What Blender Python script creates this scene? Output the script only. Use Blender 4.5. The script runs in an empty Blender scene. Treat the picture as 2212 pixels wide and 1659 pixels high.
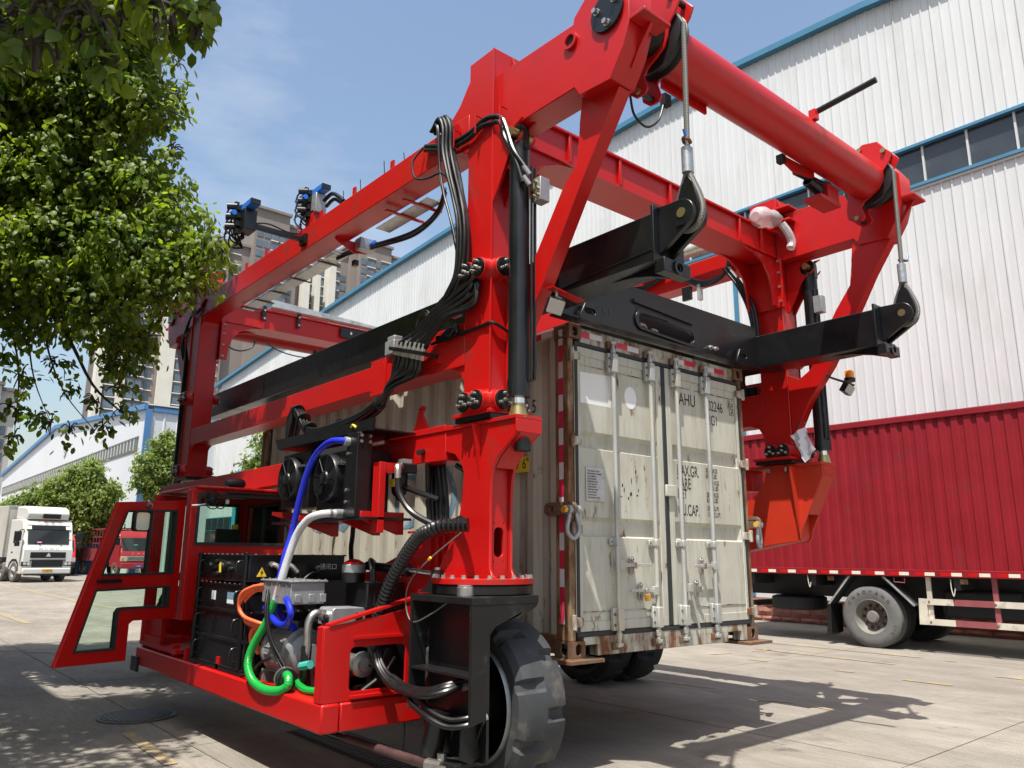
import bpy, bmesh, math, random
import numpy as np
from mathutils import Vector, Matrix, Quaternion
from mathutils.geometry import tessellate_polygon
PI = math.pi
rng = random.Random(7)
scene = bpy.context.scene
C = scene.collection

# ------------------------------------------------------------------ camera
cam_data = bpy.data.cameras.new("camera")
cam = bpy.data.objects.new("camera", cam_data)
C.objects.link(cam)
cam_data.sensor_width = 36.0
cam_data.lens = 36.0 * 1672.6 / 2212.0
cam_data.clip_end = 2000.0
cam_data.clip_start = 0.05
yaw, pitch, roll = math.radians(40.259), math.radians(12.40), math.radians(0.386)
fwd = Vector((math.sin(yaw) * math.cos(pitch), math.cos(yaw) * math.cos(pitch), math.sin(pitch)))
rgt = Vector((math.cos(yaw), -math.sin(yaw), 0.0))
upv = rgt.cross(fwd)
rgt2 = rgt * math.cos(roll) + upv * math.sin(roll)
up2 = upv * math.cos(roll) - rgt * math.sin(roll)
m3 = Matrix((rgt2, up2, -fwd)).transposed()
cam.matrix_world = Matrix.Translation((-4.229, -4.291, 1.55)) @ m3.to_4x4()
scene.camera = cam

# ------------------------------------------------------------------ sky, sun, exposure
SUN = Vector((-0.36, -0.23, 1.0)).normalized()          # towards the sun
sun_el = math.asin(SUN.z)
world = bpy.data.worlds.new("World")
scene.world = world
world.use_nodes = True
wn, wl = world.node_tree.nodes, world.node_tree.links
wn.clear()
wo = wn.new('ShaderNodeOutputWorld')
bg = wn.new('ShaderNodeBackground')
sky = wn.new('ShaderNodeTexSky')
sky.sky_type = 'NISHITA'
sky.sun_disc = False
sky.sun_elevation = sun_el
sky.sun_rotation = math.atan2(SUN.x, SUN.y)
sky.air_density = 1.4
sky.dust_density = 3.0
sky.ozone_density = 1.2
bg.inputs['Strength'].default_value = 0.118
# faint wisps of high cloud
tcw = wn.new('ShaderNodeTexCoord'); mpw = wn.new('ShaderNodeMapping'); mpw.inputs['Scale'].default_value = (1.6, 1.6, 4.5); mpw.inputs['Location'].default_value = (.35, .1, .2)
nzw = wn.new('ShaderNodeTexNoise'); nzw.inputs['Scale'].default_value = 1.5; nzw.inputs['Detail'].default_value = 8; nzw.inputs['Roughness'].default_value = .58
rmw = wn.new('ShaderNodeMapRange'); rmw.inputs[1].default_value = .50; rmw.inputs[2].default_value = .80; rmw.inputs[4].default_value = .55
mxw = wn.new('ShaderNodeMix'); mxw.data_type = 'RGBA'; mxw.inputs[7].default_value = (4.6, 4.9, 5.2, 1)
wl.new(tcw.outputs['Generated'], mpw.inputs[0]); wl.new(mpw.outputs[0], nzw.inputs[0]); wl.new(nzw.outputs[0], rmw.inputs[0]); wl.new(rmw.outputs[0], mxw.inputs[0])
wl.new(sky.outputs[0], mxw.inputs[6]); wl.new(mxw.outputs[2], bg.inputs['Color'])
wl.new(bg.outputs[0], wo.inputs['Surface'])
sun_data = bpy.data.lights.new("sun", 'SUN')
sun_data.energy = 5.0
sun_data.angle = math.radians(0.5)
sun_data.color = (1.0, 0.955, 0.88)
sun = bpy.data.objects.new("sun", sun_data)
C.objects.link(sun)
sun.rotation_euler = SUN.to_track_quat('Z', 'Y').to_euler()
sun.location = (-20, -12, 60)
vs = scene.view_settings
vs.view_transform = 'Standard'
vs.look = 'None'
vs.exposure = 0.70
vs.gamma = 1.0
vs.use_curve_mapping = False

# ------------------------------------------------------------------ materials
def mat(name, col, rough=0.5, metal=0.0, noise=0.0, nscale=6.0, bump=0.0, bscale=60.0, coat=0.0, dirt=None, dirt_amt=0.0, dscale=2.0, spec=0.5, stretch=None, orand=0.0, wpos=False):
    m = bpy.data.materials.new(name); m.use_nodes = True
    nt = m.node_tree; N, L = nt.nodes, nt.links
    b = N['Principled BSDF']
    b.inputs['Base Color'].default_value = (*col, 1)
    b.inputs['Roughness'].default_value = rough
    b.inputs['Metallic'].default_value = metal
    b.inputs['Specular IOR Level'].default_value = spec
    if coat: b.inputs['Coat Weight'].default_value = coat; b.inputs['Coat Roughness'].default_value = 0.12
    tc = N.new('ShaderNodeTexCoord')
    src = tc.outputs['Object']
    if wpos: src = N.new('ShaderNodeNewGeometry').outputs['Position']
    if stretch:
        mp = N.new('ShaderNodeMapping'); mp.inputs['Scale'].default_value = stretch
        L.new(src, mp.inputs[0]); src = mp.outputs[0]
    out = None
    if noise:
        n = N.new('ShaderNodeTexNoise'); n.inputs['Scale'].default_value = nscale; n.inputs['Detail'].default_value = 6
        L.new(src, n.inputs['Vector'])
        mr = N.new('ShaderNodeMapRange'); mr.inputs[3].default_value = 1 - noise; mr.inputs[4].default_value = 1 + noise
        mr.inputs[1].default_value = 0.25; mr.inputs[2].default_value = 0.75
        L.new(n.outputs[0], mr.inputs[0])
        mx = N.new('ShaderNodeMix'); mx.data_type = 'RGBA'; mx.blend_type = 'MULTIPLY'; mx.inputs[0].default_value = 1
        mx.inputs[6].default_value = (*col, 1)
        L.new(mr.outputs[0], mx.inputs[7]); out = mx.outputs[2]
        mr2 = N.new('ShaderNodeMapRange'); mr2.inputs[3].default_value = max(0.02, rough - noise * .5); mr2.inputs[4].default_value = min(1, rough + noise * .6)
        L.new(n.outputs[0], mr2.inputs[0]); L.new(mr2.outputs[0], b.inputs['Roughness'])
    if dirt is not None:
        n2 = N.new('ShaderNodeTexNoise'); n2.inputs['Scale'].default_value = dscale; n2.inputs['Detail'].default_value = 9; n2.inputs['Roughness'].default_value = 0.65
        L.new(src, n2.inputs['Vector'])
        r2 = N.new('ShaderNodeMapRange'); r2.inputs[1].default_value = 0.62 - dirt_amt * .3; r2.inputs[2].default_value = 0.72 - dirt_amt * .2
        L.new(n2.outputs[0], r2.inputs[0])
        m2 = N.new('ShaderNodeMix'); m2.data_type = 'RGBA'; m2.inputs[6].default_value = (*col, 1); m2.inputs[7].default_value = (*dirt, 1)
        if out: L.new(out, m2.inputs[6])
        L.new(r2.outputs[0], m2.inputs[0]); out = m2.outputs[2]
    if orand:
        oi = N.new('ShaderNodeObjectInfo'); ro = N.new('ShaderNodeMapRange'); ro.inputs[3].default_value = 1 - orand; ro.inputs[4].default_value = 1 + orand
        L.new(oi.outputs['Random'], ro.inputs[0])
        m4 = N.new('ShaderNodeMix'); m4.data_type = 'RGBA'; m4.blend_type = 'MULTIPLY'; m4.inputs[0].default_value = 1; m4.inputs[6].default_value = (*col, 1)
        if out: L.new(out, m4.inputs[6])
        L.new(ro.outputs[0], m4.inputs[7]); out = m4.outputs[2]
    if out: L.new(out, b.inputs['Base Color'])
    if bump:
        n3 = N.new('ShaderNodeTexNoise'); n3.inputs['Scale'].default_value = bscale; n3.inputs['Detail'].default_value = 4
        L.new(src, n3.inputs['Vector'])
        bp = N.new('ShaderNodeBump'); bp.inputs['Strength'].default_value = bump; bp.inputs['Distance'].default_value = 0.01
        L.new(n3.outputs[0], bp.inputs['Height']); L.new(bp.outputs[0], b.inputs['Normal'])
    return m

def glass(name, tint, refl=0.12, rough=0.02):
    m = bpy.data.materials.new(name); m.use_nodes = True
    N, L = m.node_tree.nodes, m.node_tree.links
    N.clear()
    o = N.new('ShaderNodeOutputMaterial'); t = N.new('ShaderNodeBsdfTransparent'); g = N.new('ShaderNodeBsdfGlossy')
    t.inputs[0].default_value = (*tint, 1); g.inputs['Roughness'].default_value = rough
    fr = N.new('ShaderNodeLayerWeight'); fr.inputs[0].default_value = refl
    mx = N.new('ShaderNodeMixShader'); L.new(fr.outputs['Fresnel'], mx.inputs[0]); L.new(t.outputs[0], mx.inputs[1]); L.new(g.outputs[0], mx.inputs[2])
    L.new(mx.outputs[0], o.inputs[0])
    return m

M = {}
M['red'] = mat('red_paint', (0.43, 0.0042, 0.0034), 0.36, noise=0.05, nscale=3, bump=0.06, bscale=9, dirt=(0.30, 0.016, 0.012), dirt_amt=0.2, dscale=2.2)
M['red_primer'] = mat('orange_red_paint', (0.44, 0.024, 0.006), 0.5, noise=0.06, nscale=4, bump=0.05, bscale=30)
M['black'] = mat('black_paint', (0.0055, 0.0058, 0.0068), 0.30, noise=0.25, nscale=5, bump=0.03, bscale=30)
M['black_grey'] = mat('worn_black_paint', (0.0075, 0.0078, 0.0082), 0.45, spec=.35, noise=0.25, nscale=7, bump=0.08, bscale=40, dirt=(0.035, 0.034, 0.033), dirt_amt=0.15, dscale=5)
M['rubber'] = mat('black_rubber', (0.007, 0.007, 0.0075), 0.42)
M['cable'] = mat('hose_black', (0.006, 0.006, 0.0066), 0.34, noise=0.2, nscale=20)
M['plastic'] = mat('black_plastic', (0.007, 0.007, 0.0075), 0.38)
M['tyre'] = mat('tyre_rubber', (0.033, 0.0355, 0.039), 0.72, noise=0.2, nscale=9, bump=0.12, bscale=120, dirt=(0.085, 0.075, 0.065), dirt_amt=0.2, dscale=5)
M['tyre_old'] = mat('dusty_tyre', (0.115, 0.112, 0.108), 0.9, noise=0.2, nscale=6, bump=0.1, bscale=80, dirt=(0.09, 0.088, 0.085), dirt_amt=0.3, dscale=3)
M['tyre_dark'] = mat('dark_tyre', (0.02, 0.02, 0.021), 0.8, noise=0.2, nscale=8)
M['steel'] = mat('bare_steel', (0.46, 0.45, 0.43), 0.32, 0.9, noise=0.15, nscale=18)
M['zinc'] = mat('zinc_bolt', (0.50, 0.49, 0.46), 0.30, 0.85)
M['chrome'] = mat('chrome_rod', (0.75, 0.74, 0.70), 0.12, 1.0)
M['brass'] = mat('brass_yellow_zinc', (0.40, 0.32, 0.15), 0.3, 0.85)
M['gold'] = mat('yellow_bolt', (0.65, 0.36, 0.06), 0.4, 0.4)
M['alu'] = mat('cast_aluminium', (0.33, 0.34, 0.35), 0.45, 0.55, noise=0.12, nscale=15, bump=0.1, bscale=80)
M['galv'] = mat('galvanised_sheet', (0.50, 0.51, 0.50), 0.42, 0.6, noise=0.18, nscale=7, dirt=(0.33, 0.34, 0.33), dirt_amt=0.3, dscale=5)
M['galv_rope'] = mat('wire_rope_steel', (0.20, 0.195, 0.185), 0.5, 0.75)
M['blue_hose'] = mat('blue_hose', (0.012, 0.025, 0.50), 0.32)
M['green_hose'] = mat('green_hose', (0.01, 0.30, 0.045), 0.25)
M['clear_hose'] = mat('clear_wire_hose', (0.46, 0.47, 0.48), 0.22)
M['orange'] = mat('orange_cable', (0.75, 0.13, 0.045), 0.5)
M['yellow'] = mat('yellow_print', (0.75, 0.55, 0.03), 0.5)
M['white'] = mat('white_print', (0.72, 0.72, 0.71), 0.5)
M['print_black'] = mat('black_print', (0.015, 0.015, 0.016), 0.6)
M['blue_valve'] = mat('blue_valve', (0.02, 0.16, 0.60), 0.4)
M['amber'] = mat('amber_lens', (0.80, 0.26, 0.01), 0.2)
M['lens'] = mat('led_lens', (0.42, 0.40, 0.37), 0.25, bump=0.5, bscale=60)
M['paper'] = mat('paper_in_plastic', (0.66, 0.65, 0.72), 0.25, bump=0.6, bscale=14)
M['film'] = mat('plastic_film', (0.62, 0.60, 0.60), 0.2, bump=.8, bscale=14); M['film'].node_tree.nodes['Principled BSDF'].inputs['Alpha'].default_value = .55
M['glass'] = glass('cab_glass', (0.82, 0.90, 0.85), 0.10)
M['dark_glass'] = mat('dark_window_glass', (0.035, 0.040, 0.046), 0.08, noise=0.3, nscale=1.2, spec=0.6, dirt=(0.085, 0.09, 0.095), dirt_amt=0.25, dscale=.8)
M['windscreen'] = mat('windscreen_glass', (0.02, 0.024, 0.026), 0.06, spec=0.7)
M['galv_pipe'] = mat('foil_duct', (0.52, 0.49, 0.43), 0.35, 0.5, bump=0.6, bscale=40)
M['seat'] = mat('seat_vinyl', (0.02, 0.02, 0.022), 0.6)

def cont_mat(name, base, rust_lo, rust_hi, seed=0.0, streak=(7, 7, 0.9)):
    m = bpy.data.materials.new(name); m.use_nodes = True
    N, L = m.node_tree.nodes, m.node_tree.links
    b = N['Principled BSDF']; b.inputs['Roughness'].default_value = 0.55
    tc = N.new('ShaderNodeTexCoord')
    def noise(scale, detail, vec=None, rough=0.6):
        n = N.new('ShaderNodeTexNoise'); n.inputs['Scale'].default_value = scale; n.inputs['Detail'].default_value = detail; n.inputs['Roughness'].default_value = rough
        mp = N.new('ShaderNodeMapping'); mp.inputs['Location'].default_value = (seed, seed * 1.7, seed * .3)
        if vec: mp.inputs['Scale'].default_value = vec
        L.new(tc.outputs['Object'], mp.inputs[0]); L.new(mp.outputs[0], n.inputs[0])
        return n.outputs[0]
    def ramp(x, lo, hi, a=0.0, c=1.0):
        r = N.new('ShaderNodeMapRange'); r.inputs[1].default_value = lo; r.inputs[2].default_value = hi; r.inputs[3].default_value = a; r.inputs[4].default_value = c
        L.new(x, r.inputs[0]); return r.outputs[0]
    def mix(f, a, c, bl='MIX'):
        x = N.new('ShaderNodeMix'); x.data_type = 'RGBA'; x.blend_type = bl
        for s, v in ((0, f), (6, a), (7, c)):
            if isinstance(v, (tuple, float, int)): x.inputs[s].default_value = (*v, 1) if isinstance(v, tuple) else v
            else: L.new(v, x.inputs[s])
        return x.outputs[2]
    col = mix(ramp(noise(1.6, 5), .35, .7), base, tuple(c * .86 for c in base))
    col = mix(ramp(noise(3.0, 6, streak), .47, .72, 0, .62), col, (base[0] * .62, base[1] * .58, base[2] * .50))
    rn = noise(4.5, 9, (1.6, 1.6, .55), .68)
    rm = ramp(rn, rust_lo, rust_hi)
    rc = mix(noise(22, 5), (0.035, 0.016, 0.008), (0.24, 0.085, 0.025))
    col = mix(rm, col, rc)
    sp = ramp(noise(55, 4), .70, .74)
    col = mix(sp, col, (0.16, 0.07, 0.03))
    L.new(col, b.inputs['Base Color'])
    L.new(ramp(rm, 0, 1, .5, .85), b.inputs['Roughness'])
    bp = N.new('ShaderNodeBump'); bp.inputs['Strength'].default_value = .25; bp.inputs['Distance'].default_value = .01
    L.new(noise(2.2, 3), bp.inputs['Height']); L.new(bp.outputs[0], b.inputs['Normal'])
    return m
CREAM = (0.475, 0.465, 0.395)
M['cream'] = cont_mat('cream_container_paint', CREAM, .60, .68, 0)
M['cream_side'] = cont_mat('cream_container_side', (0.44, 0.42, 0.35), .61, .69, 3.1, (9, 9, .5))
M['cream_rusty'] = cont_mat('cream_paint_with_rust', CREAM, .44, .60, 5.3)
M['rust'] = cont_mat('rusty_post_paint', (0.29, 0.20, 0.12), .40, .56, 9.2, (8, 8, .3))
M['rust_dark'] = cont_mat('rusty_casting', (0.15, 0.10, 0.065), .45, .60, 1.2)
M['bar'] = mat('worn_lock_bar', (0.40, 0.41, 0.40), 0.45, 0.35, noise=0.18, nscale=9, dirt=(0.50, 0.47, 0.38), dirt_amt=0.5, dscale=3, stretch=(1, 1, .3))
M['gasket'] = mat('door_gasket', (0.02, 0.022, 0.024), 0.6)
M['tape_red'] = mat('red_reflective_tape', (0.55, 0.02, 0.06), 0.35, noise=.1)
M['tape_white'] = mat('white_reflective_tape', (0.60, 0.57, 0.60), 0.35, noise=.1)

# ------------------------------------------------------------------ mesh builder
class MB:
    def __init__(s): s.v = []; s.f = []; s.T = None
    def add(s, vs, fs):
        o = len(s.v)
        s.v += [s.T(*p) if s.T else tuple(p) for p in vs]
        s.f += [tuple(i + o for i in f) for f in fs]
        return s
    def box(s, x0, x1, y0, y1, z0, z1):
        return s.add([(x0, y0, z0), (x1, y0, z0), (x1, y1, z0), (x0, y1, z0), (x0, y0, z1), (x1, y0, z1), (x1, y1, z1), (x0, y1, z1)],
                     [(0, 3, 2, 1), (4, 5, 6, 7), (0, 1, 5, 4), (1, 2, 6, 5), (2, 3, 7, 6), (3, 0, 4, 7)])
    def prism(s, poly, axis, a, b, holes=()):
        def P(p, w):
            return (w, p[0], p[1]) if axis == 'x' else (p[0], w, p[1]) if axis == 'y' else (p[0], p[1], w)
        loops = [list(poly)] + [list(h) for h in holes]
        flat = [p for l in loops for p in l]; n = len(flat)
        if holes or n > 4:
            tris = tessellate_polygon([[Vector((p[0], p[1], 0)) for p in l] for l in loops])
            caps = [tuple(t) for t in tris]
        else: caps = [tuple(range(n))]
        vs = [P(p, a) for p in flat] + [P(p, b) for p in flat]
        fs = [c for c in caps] + [tuple(i + n for i in reversed(c)) for c in caps]
        o = 0
        for l in loops:
            k = len(l)
            for i in range(k): fs.append((o + i, o + (i + 1) % k, o + (i + 1) % k + n, o + i + n))
            o += k
        return s.add(vs, fs)
    def cyl(s, p0, p1, r, n=16, r2=None, caps=True, inner=None):
        p0, p1 = Vector(p0), Vector(p1); d = (p1 - p0).normalized()
        a = d.orthogonal().normalized(); b = d.cross(a)
        r2 = r if r2 is None else r2
        vs = []
        for p, q in ((p0, r), (p1, r2)):
            for i in range(n):
                t = 2 * PI * i / n; vs.append(tuple(p + (a * math.cos(t) + b * math.sin(t)) * q))
        fs = [(i, (i + 1) % n, (i + 1) % n + n, i + n) for i in range(n)]
        if inner:
            for p in (p0, p1):
                for i in range(n):
                    t = 2 * PI * i / n; vs.append(tuple(p + (a * math.cos(t) + b * math.sin(t)) * inner))
            fs += [(i + 2 * n, (i + 1) % n + 2 * n, (i + 1) % n + 3 * n, i + 3 * n) for i in range(n)]
            fs += [(i, (i + 1) % n, (i + 1) % n + 2 * n, i + 2 * n) for i in range(n)]
            fs += [(i + n, (i + 1) % n + n, (i + 1) % n + 3 * n, i + 3 * n) for i in range(n)]
        elif caps: fs += [tuple(range(n)), tuple(range(n, 2 * n))]
        return s.add(vs, fs)
    def lathe(s, c, axis, prof, n=32, close=False, cap0=True):
        c, d = Vector(c), Vector(axis).normalized(); a = d.orthogonal().normalized(); b = d.cross(a)
        vs = []
        for (h, r) in prof:
            for i in range(n):
                t = 2 * PI * i / n; vs.append(tuple(c + d * h + (a * math.cos(t) + b * math.sin(t)) * r))
        k = len(prof); fs = []
        for j in range(k if close else k - 1):
            for i in range(n): fs.append((j * n + i, j * n + (i + 1) % n, ((j + 1) % k) * n + (i + 1) % n, ((j + 1) % k) * n + i))
        if not close:
            fs.append(tuple(range((k - 1) * n, k * n)))
            if cap0: fs.append(tuple(range(n)))
        return s.add(vs, fs)
    def tube(s, pts, r, n=8, sub=6, ridge=None, smooth=True):
        P = [Vector(p) for p in pts]
        if smooth and len(P) > 2:
            Q = [P[0] * 2 - P[1]] + P + [P[-1] * 2 - P[-2]]; out = []
            for i in range(1, len(Q) - 2):
                for j in range(sub):
                    t = j / sub; a, b, c, d = Q[i - 1], Q[i], Q[i + 1], Q[i + 2]
                    out.append(0.5 * ((2 * b) + (c - a) * t + (2 * a - 5 * b + 4 * c - d) * t * t + (3 * b - a - 3 * c + d) * t ** 3))
            out.append(P[-1]); P = out
        if ridge:
            step, amp = ridge; L = [0]
            for i in range(1, len(P)): L.append(L[-1] + (P[i] - P[i - 1]).length)
            m = max(2, int(L[-1] / step * 4)); R = []; j = 0
            for i in range(m + 1):
                t = L[-1] * i / m
                while j < len(L) - 2 and L[j + 1] < t: j += 1
                u = (t - L[j]) / max(1e-9, L[j + 1] - L[j]); R.append(P[j].lerp(P[j + 1], min(1, u)))
            P = R; rr = [r * (1 + amp * (1, .3, -1, .3)[i % 4]) for i in range(len(P))]
        else: rr = [r] * len(P)
        d = (P[1] - P[0]).normalized(); a = d.orthogonal().normalized(); vs = []
        for i, p in enumerate(P):
            d = (P[min(i + 1, len(P) - 1)] - P[max(i - 1, 0)]).normalized()
            a = (a - d * a.dot(d)).normalized(); b = d.cross(a)
            for k in range(n):
                t = 2 * PI * k / n; vs.append(tuple(p + (a * math.cos(t) + b * math.sin(t)) * rr[i]))
        fs = []
        for i in range(len(P) - 1):
            for k in range(n): fs.append((i * n + k, i * n + (k + 1) % n, (i + 1) * n + (k + 1) % n, (i + 1) * n + k))
        fs += [tuple(range(n)), tuple(range((len(P) - 1) * n, len(P) * n))]
        return s.add(vs, fs)
    def mesh(s, name, material, bevel=0.0, sharp=35):
        bm = bmesh.new()
        vs = [bm.verts.new(p) for p in s.v]
        for f in s.f:
            try: bm.faces.new([vs[i] for i in f])
            except ValueError: pass
        bmesh.ops.recalc_face_normals(bm, faces=bm.faces)
        me = bpy.data.meshes.new(name); bm.to_mesh(me); bm.free()
        for p in me.polygons: p.use_smooth = True
        me.set_sharp_from_angle(angle=math.radians(sharp))
        mats = material if isinstance(material, (list, tuple)) else [material]
        for mm in mats: me.materials.append(M[mm] if isinstance(mm, str) else mm)
        return me
    def build(s, name, material, parent=None, label=None, bevel=0.0, kind=None, sharp=35):
        return place(s.mesh(name, material, sharp=sharp), name, parent, label, bevel, kind)

def adopt(o, parent):
    o.parent = parent
    if parent is not None and parent.type == 'EMPTY':
        o.matrix_parent_inverse = (Matrix.Translation(parent.location) @ parent.rotation_euler.to_matrix().to_4x4()).inverted()
    return o
def place(me, name, parent=None, label=None, bevel=0.0, kind=None, loc=None, rot=None, local=False):
    o = bpy.data.objects.new(name, me); C.objects.link(o)
    if loc: o.location = loc
    if rot: o.rotation_euler = rot
    if parent is not None:
        if local: o.parent = parent
        else: adopt(o, parent)
    if label: o['label'] = label
    if kind: o['kind'] = kind
    if bevel:
        b = o.modifiers.new('bevel', 'BEVEL'); b.width = bevel; b.segments = 2; b.limit_method = 'ANGLE'; b.angle_limit = math.radians(40)
    return o
def thing(name, label, cat, loc=(0, 0, 0), group=None, rotz=0.0):
    o = bpy.data.objects.new(name, None); C.objects.link(o); o.location = loc; o.rotation_euler = (0, 0, rotz)
    o.empty_display_size = 0.2
    o['label'] = label; o['category'] = cat
    if group: o['group'] = group
    return o
def tag(o, label=None, cat=None, group=None, kind=None):
    for k, v in (('label', label), ('category', cat), ('group', group), ('kind', kind)):
        if v: o[k] = v
    return o
def text(name, s, size, material, parent, loc, right, up, sx=1.0, align='LEFT'):
    cu = bpy.data.curves.new(name, 'FONT'); cu.body = s; cu.size = size; cu.align_x = align; cu.extrude = 0.0006
    tmp = bpy.data.objects.new(name, cu); C.objects.link(tmp)
    dg = bpy.context.evaluated_depsgraph_get()
    me = bpy.data.meshes.new_from_object(tmp.evaluated_get(dg))
    bpy.data.objects.remove(tmp)
    me.name = name; me.materials.clear(); me.materials.append(M[material])
    r, u = Vector(right).normalized(), Vector(up).normalized(); n = r.cross(u)
    mt = Matrix((r * sx, u, n)).transposed().to_4x4(); mt.translation = Vector(loc)
    me.transform(mt)
    return place(me, name, parent)
def arc(cx, cy, r, a0, a1, n):
    return [(cx + r * math.cos(math.radians(a0 + (a1 - a0) * i / n)), cy + r * math.sin(math.radians(a0 + (a1 - a0) * i / n))) for i in range(n + 1)]
def rrect(x0, x1, y0, y1, r, n=4):
    return arc(x1 - r, y1 - r, r, 0, 90, n) + arc(x0 + r, y1 - r, r, 90, 180, n) + arc(x0 + r, y0 + r, r, 180, 270, n) + arc(x1 - r, y0 + r, r, 270, 360, n)
def catmull(pts, sub=5):
    P = [Vector(p) for p in pts]; Q = [P[0] * 2 - P[1]] + P + [P[-1] * 2 - P[-2]]; out = []
    for i in range(1, len(Q) - 2):
        for j in range(sub):
            t = j / sub; a, b, c, d = Q[i - 1], Q[i], Q[i + 1], Q[i + 2]
            out.append(tuple(0.5 * ((2 * b) + (c - a) * t + (2 * a - 5 * b + 4 * c - d) * t * t + (3 * b - a - 3 * c + d) * t ** 3)))
    out.append(tuple(P[-1])); return out

# ================================================================== SETTING
def concrete(name, base):
    m = bpy.data.materials.new(name); m.use_nodes = True
    N, L = m.node_tree.nodes, m.node_tree.links
    b = N['Principled BSDF']; b.inputs['Roughness'].default_value = 0.88; b.inputs['Specular IOR Level'].default_value = 0.25
    tc = N.new('ShaderNodeTexCoord'); geo = N.new('ShaderNodeNewGeometry')
    def noise(scale, detail, vec=None, rough=.6):
        n = N.new('ShaderNodeTexNoise'); n.inputs['Scale'].default_value = scale; n.inputs['Detail'].default_value = detail; n.inputs['Roughness'].default_value = rough
        mp = N.new('ShaderNodeMapping')
        if vec: mp.inputs['Scale'].default_value = vec
        L.new(geo.outputs['Position'], mp.inputs[0]); L.new(mp.outputs[0], n.inputs[0]); return n.outputs[0]
    def rng_(x, lo, hi, a, c):
        r = N.new('ShaderNodeMapRange'); r.inputs[1].default_value = lo; r.inputs[2].default_value = hi; r.inputs[3].default_value = a; r.inputs[4].default_value = c
        L.new(x, r.inputs[0]); return r.outputs[0]
    def mul(c, f):
        x = N.new('ShaderNodeMix'); x.data_type = 'RGBA'; x.blend_type = 'MULTIPLY'; x.inputs[0].default_value = 1
        if isinstance(c, tuple): x.inputs[6].default_value = (*c, 1)
        else: L.new(c, x.inputs[6])
        L.new(f, x.inputs[7]); return x.outputs[2]
    c = mul(base, rng_(noise(.35, 6), .3, .7, .80, 1.15))
    c = mul(c, rng_(noise(2.6, 8, (1, .35, 1)), .35, .7, .84, 1.12))
    c = mul(c, rng_(noise(90, 3), .3, .7, .80, 1.18))
    c = mul(c, rng_(noise(28, 3, (1, .12, 1)), .35, .65, .90, 1.08))
    c = mul(c, rng_(noise(1.1, 9, None, .7), .58, .70, 1.0, .66))
    c = mul(c, rng_(noise(.55, 10, (1.3, 1, 1), .75), .64, .68, 1.0, .55))
    c = mul(c, rng_(noise(.8, 4, (.06, 1.6, 1)), .60, .68, 1.0, .84))
    oi = N.new('ShaderNodeObjectInfo'); c = mul(c, rng_(oi.outputs['Random'], 0, 1, .94, 1.04))
    L.new(c, b.inputs['Base Color'])
    w = N.new('ShaderNodeTexWave'); w.inputs['Scale'].default_value = 11; w.inputs['Distortion'].default_value = 2.5; w.inputs['Detail'].default_value = 3; w.bands_direction = 'Y'
    L.new(geo.outputs['Position'], w.inputs[0])
    ad = N.new('ShaderNodeMath'); ad.operation = 'MULTIPLY_ADD'; ad.inputs[1].default_value = .45
    L.new(w.outputs[1], ad.inputs[0]); L.new(noise(70, 5), ad.inputs[2])
    bp = N.new('ShaderNodeBump'); bp.inputs['Strength'].default_value = .55; bp.inputs['Distance'].default_value = .012
    L.new(ad.outputs[0], bp.inputs['Height']); L.new(bp.outputs[0], b.inputs['Normal'])
    return m
M['concrete'] = concrete('yard_concrete', (0.245, 0.222, 0.188))
M['concrete_far'] = concrete('far_concrete', (0.235, 0.215, 0.184))
M['road_yellow'] = mat('worn_yellow_paint', (0.40, 0.265, 0.05), 0.85, noise=.2, nscale=8, dirt=(0.225, 0.20, 0.165), dirt_amt=.85, dscale=9)
M['joint'] = mat('dark_joint_dirt', (0.05, 0.047, 0.042), 0.95)
M['wall_white'] = mat('white_wall_sheet', (0.535, 0.545, 0.545), 0.45, noise=.05, nscale=1.2, dirt=(0.49, 0.495, 0.485), dirt_amt=.3, dscale=1.5, stretch=(1, 1, .25), orand=.025)
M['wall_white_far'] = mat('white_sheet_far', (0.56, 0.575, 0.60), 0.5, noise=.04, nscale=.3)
M['blue_trim'] = mat('blue_trim', (0.045, 0.165, 0.27), 0.45, noise=.08, nscale=2)
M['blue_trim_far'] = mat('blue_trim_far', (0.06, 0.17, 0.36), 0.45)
M['white_frame'] = mat('aluminium_frame', (0.47, 0.47, 0.46), 0.4)
M['stone'] = mat('red_stone', (0.33, 0.135, 0.095), 0.85, noise=.25, nscale=7, bump=.9, bscale=9, dirt=(0.22, 0.10, 0.08), dirt_amt=.4, dscale=4, orand=.15)
M['stone_mortar'] = mat('mortar', (0.24, 0.16, 0.13), 0.9)
M['tower_brown'] = mat('brown_render', (0.195, 0.168, 0.150), 0.8, noise=.08, nscale=.2)
M['tower_dark'] = mat('dark_brown_render', (0.125, 0.112, 0.105), 0.8, noise=.08, nscale=.2)
M['tower_cream'] = mat('cream_render', (0.56, 0.54, 0.475), 0.75, noise=.06, nscale=.25)
M['tower_grey'] = mat('grey_render', (0.36, 0.35, 0.34), 0.8, noise=.08, nscale=.2)
M['tower_glass'] = mat('flat_window_glass', (0.10, 0.145, 0.19), 0.12, noise=.35, nscale=.5)
M['tower_line'] = mat('white_ledge', (0.62, 0.61, 0.58), 0.7)
M['teal'] = mat('teal_panel', (0.02, 0.28, 0.40), 0.5)
M['mint'] = mat('pale_panel', (0.62, 0.66, 0.62), 0.5)

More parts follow.
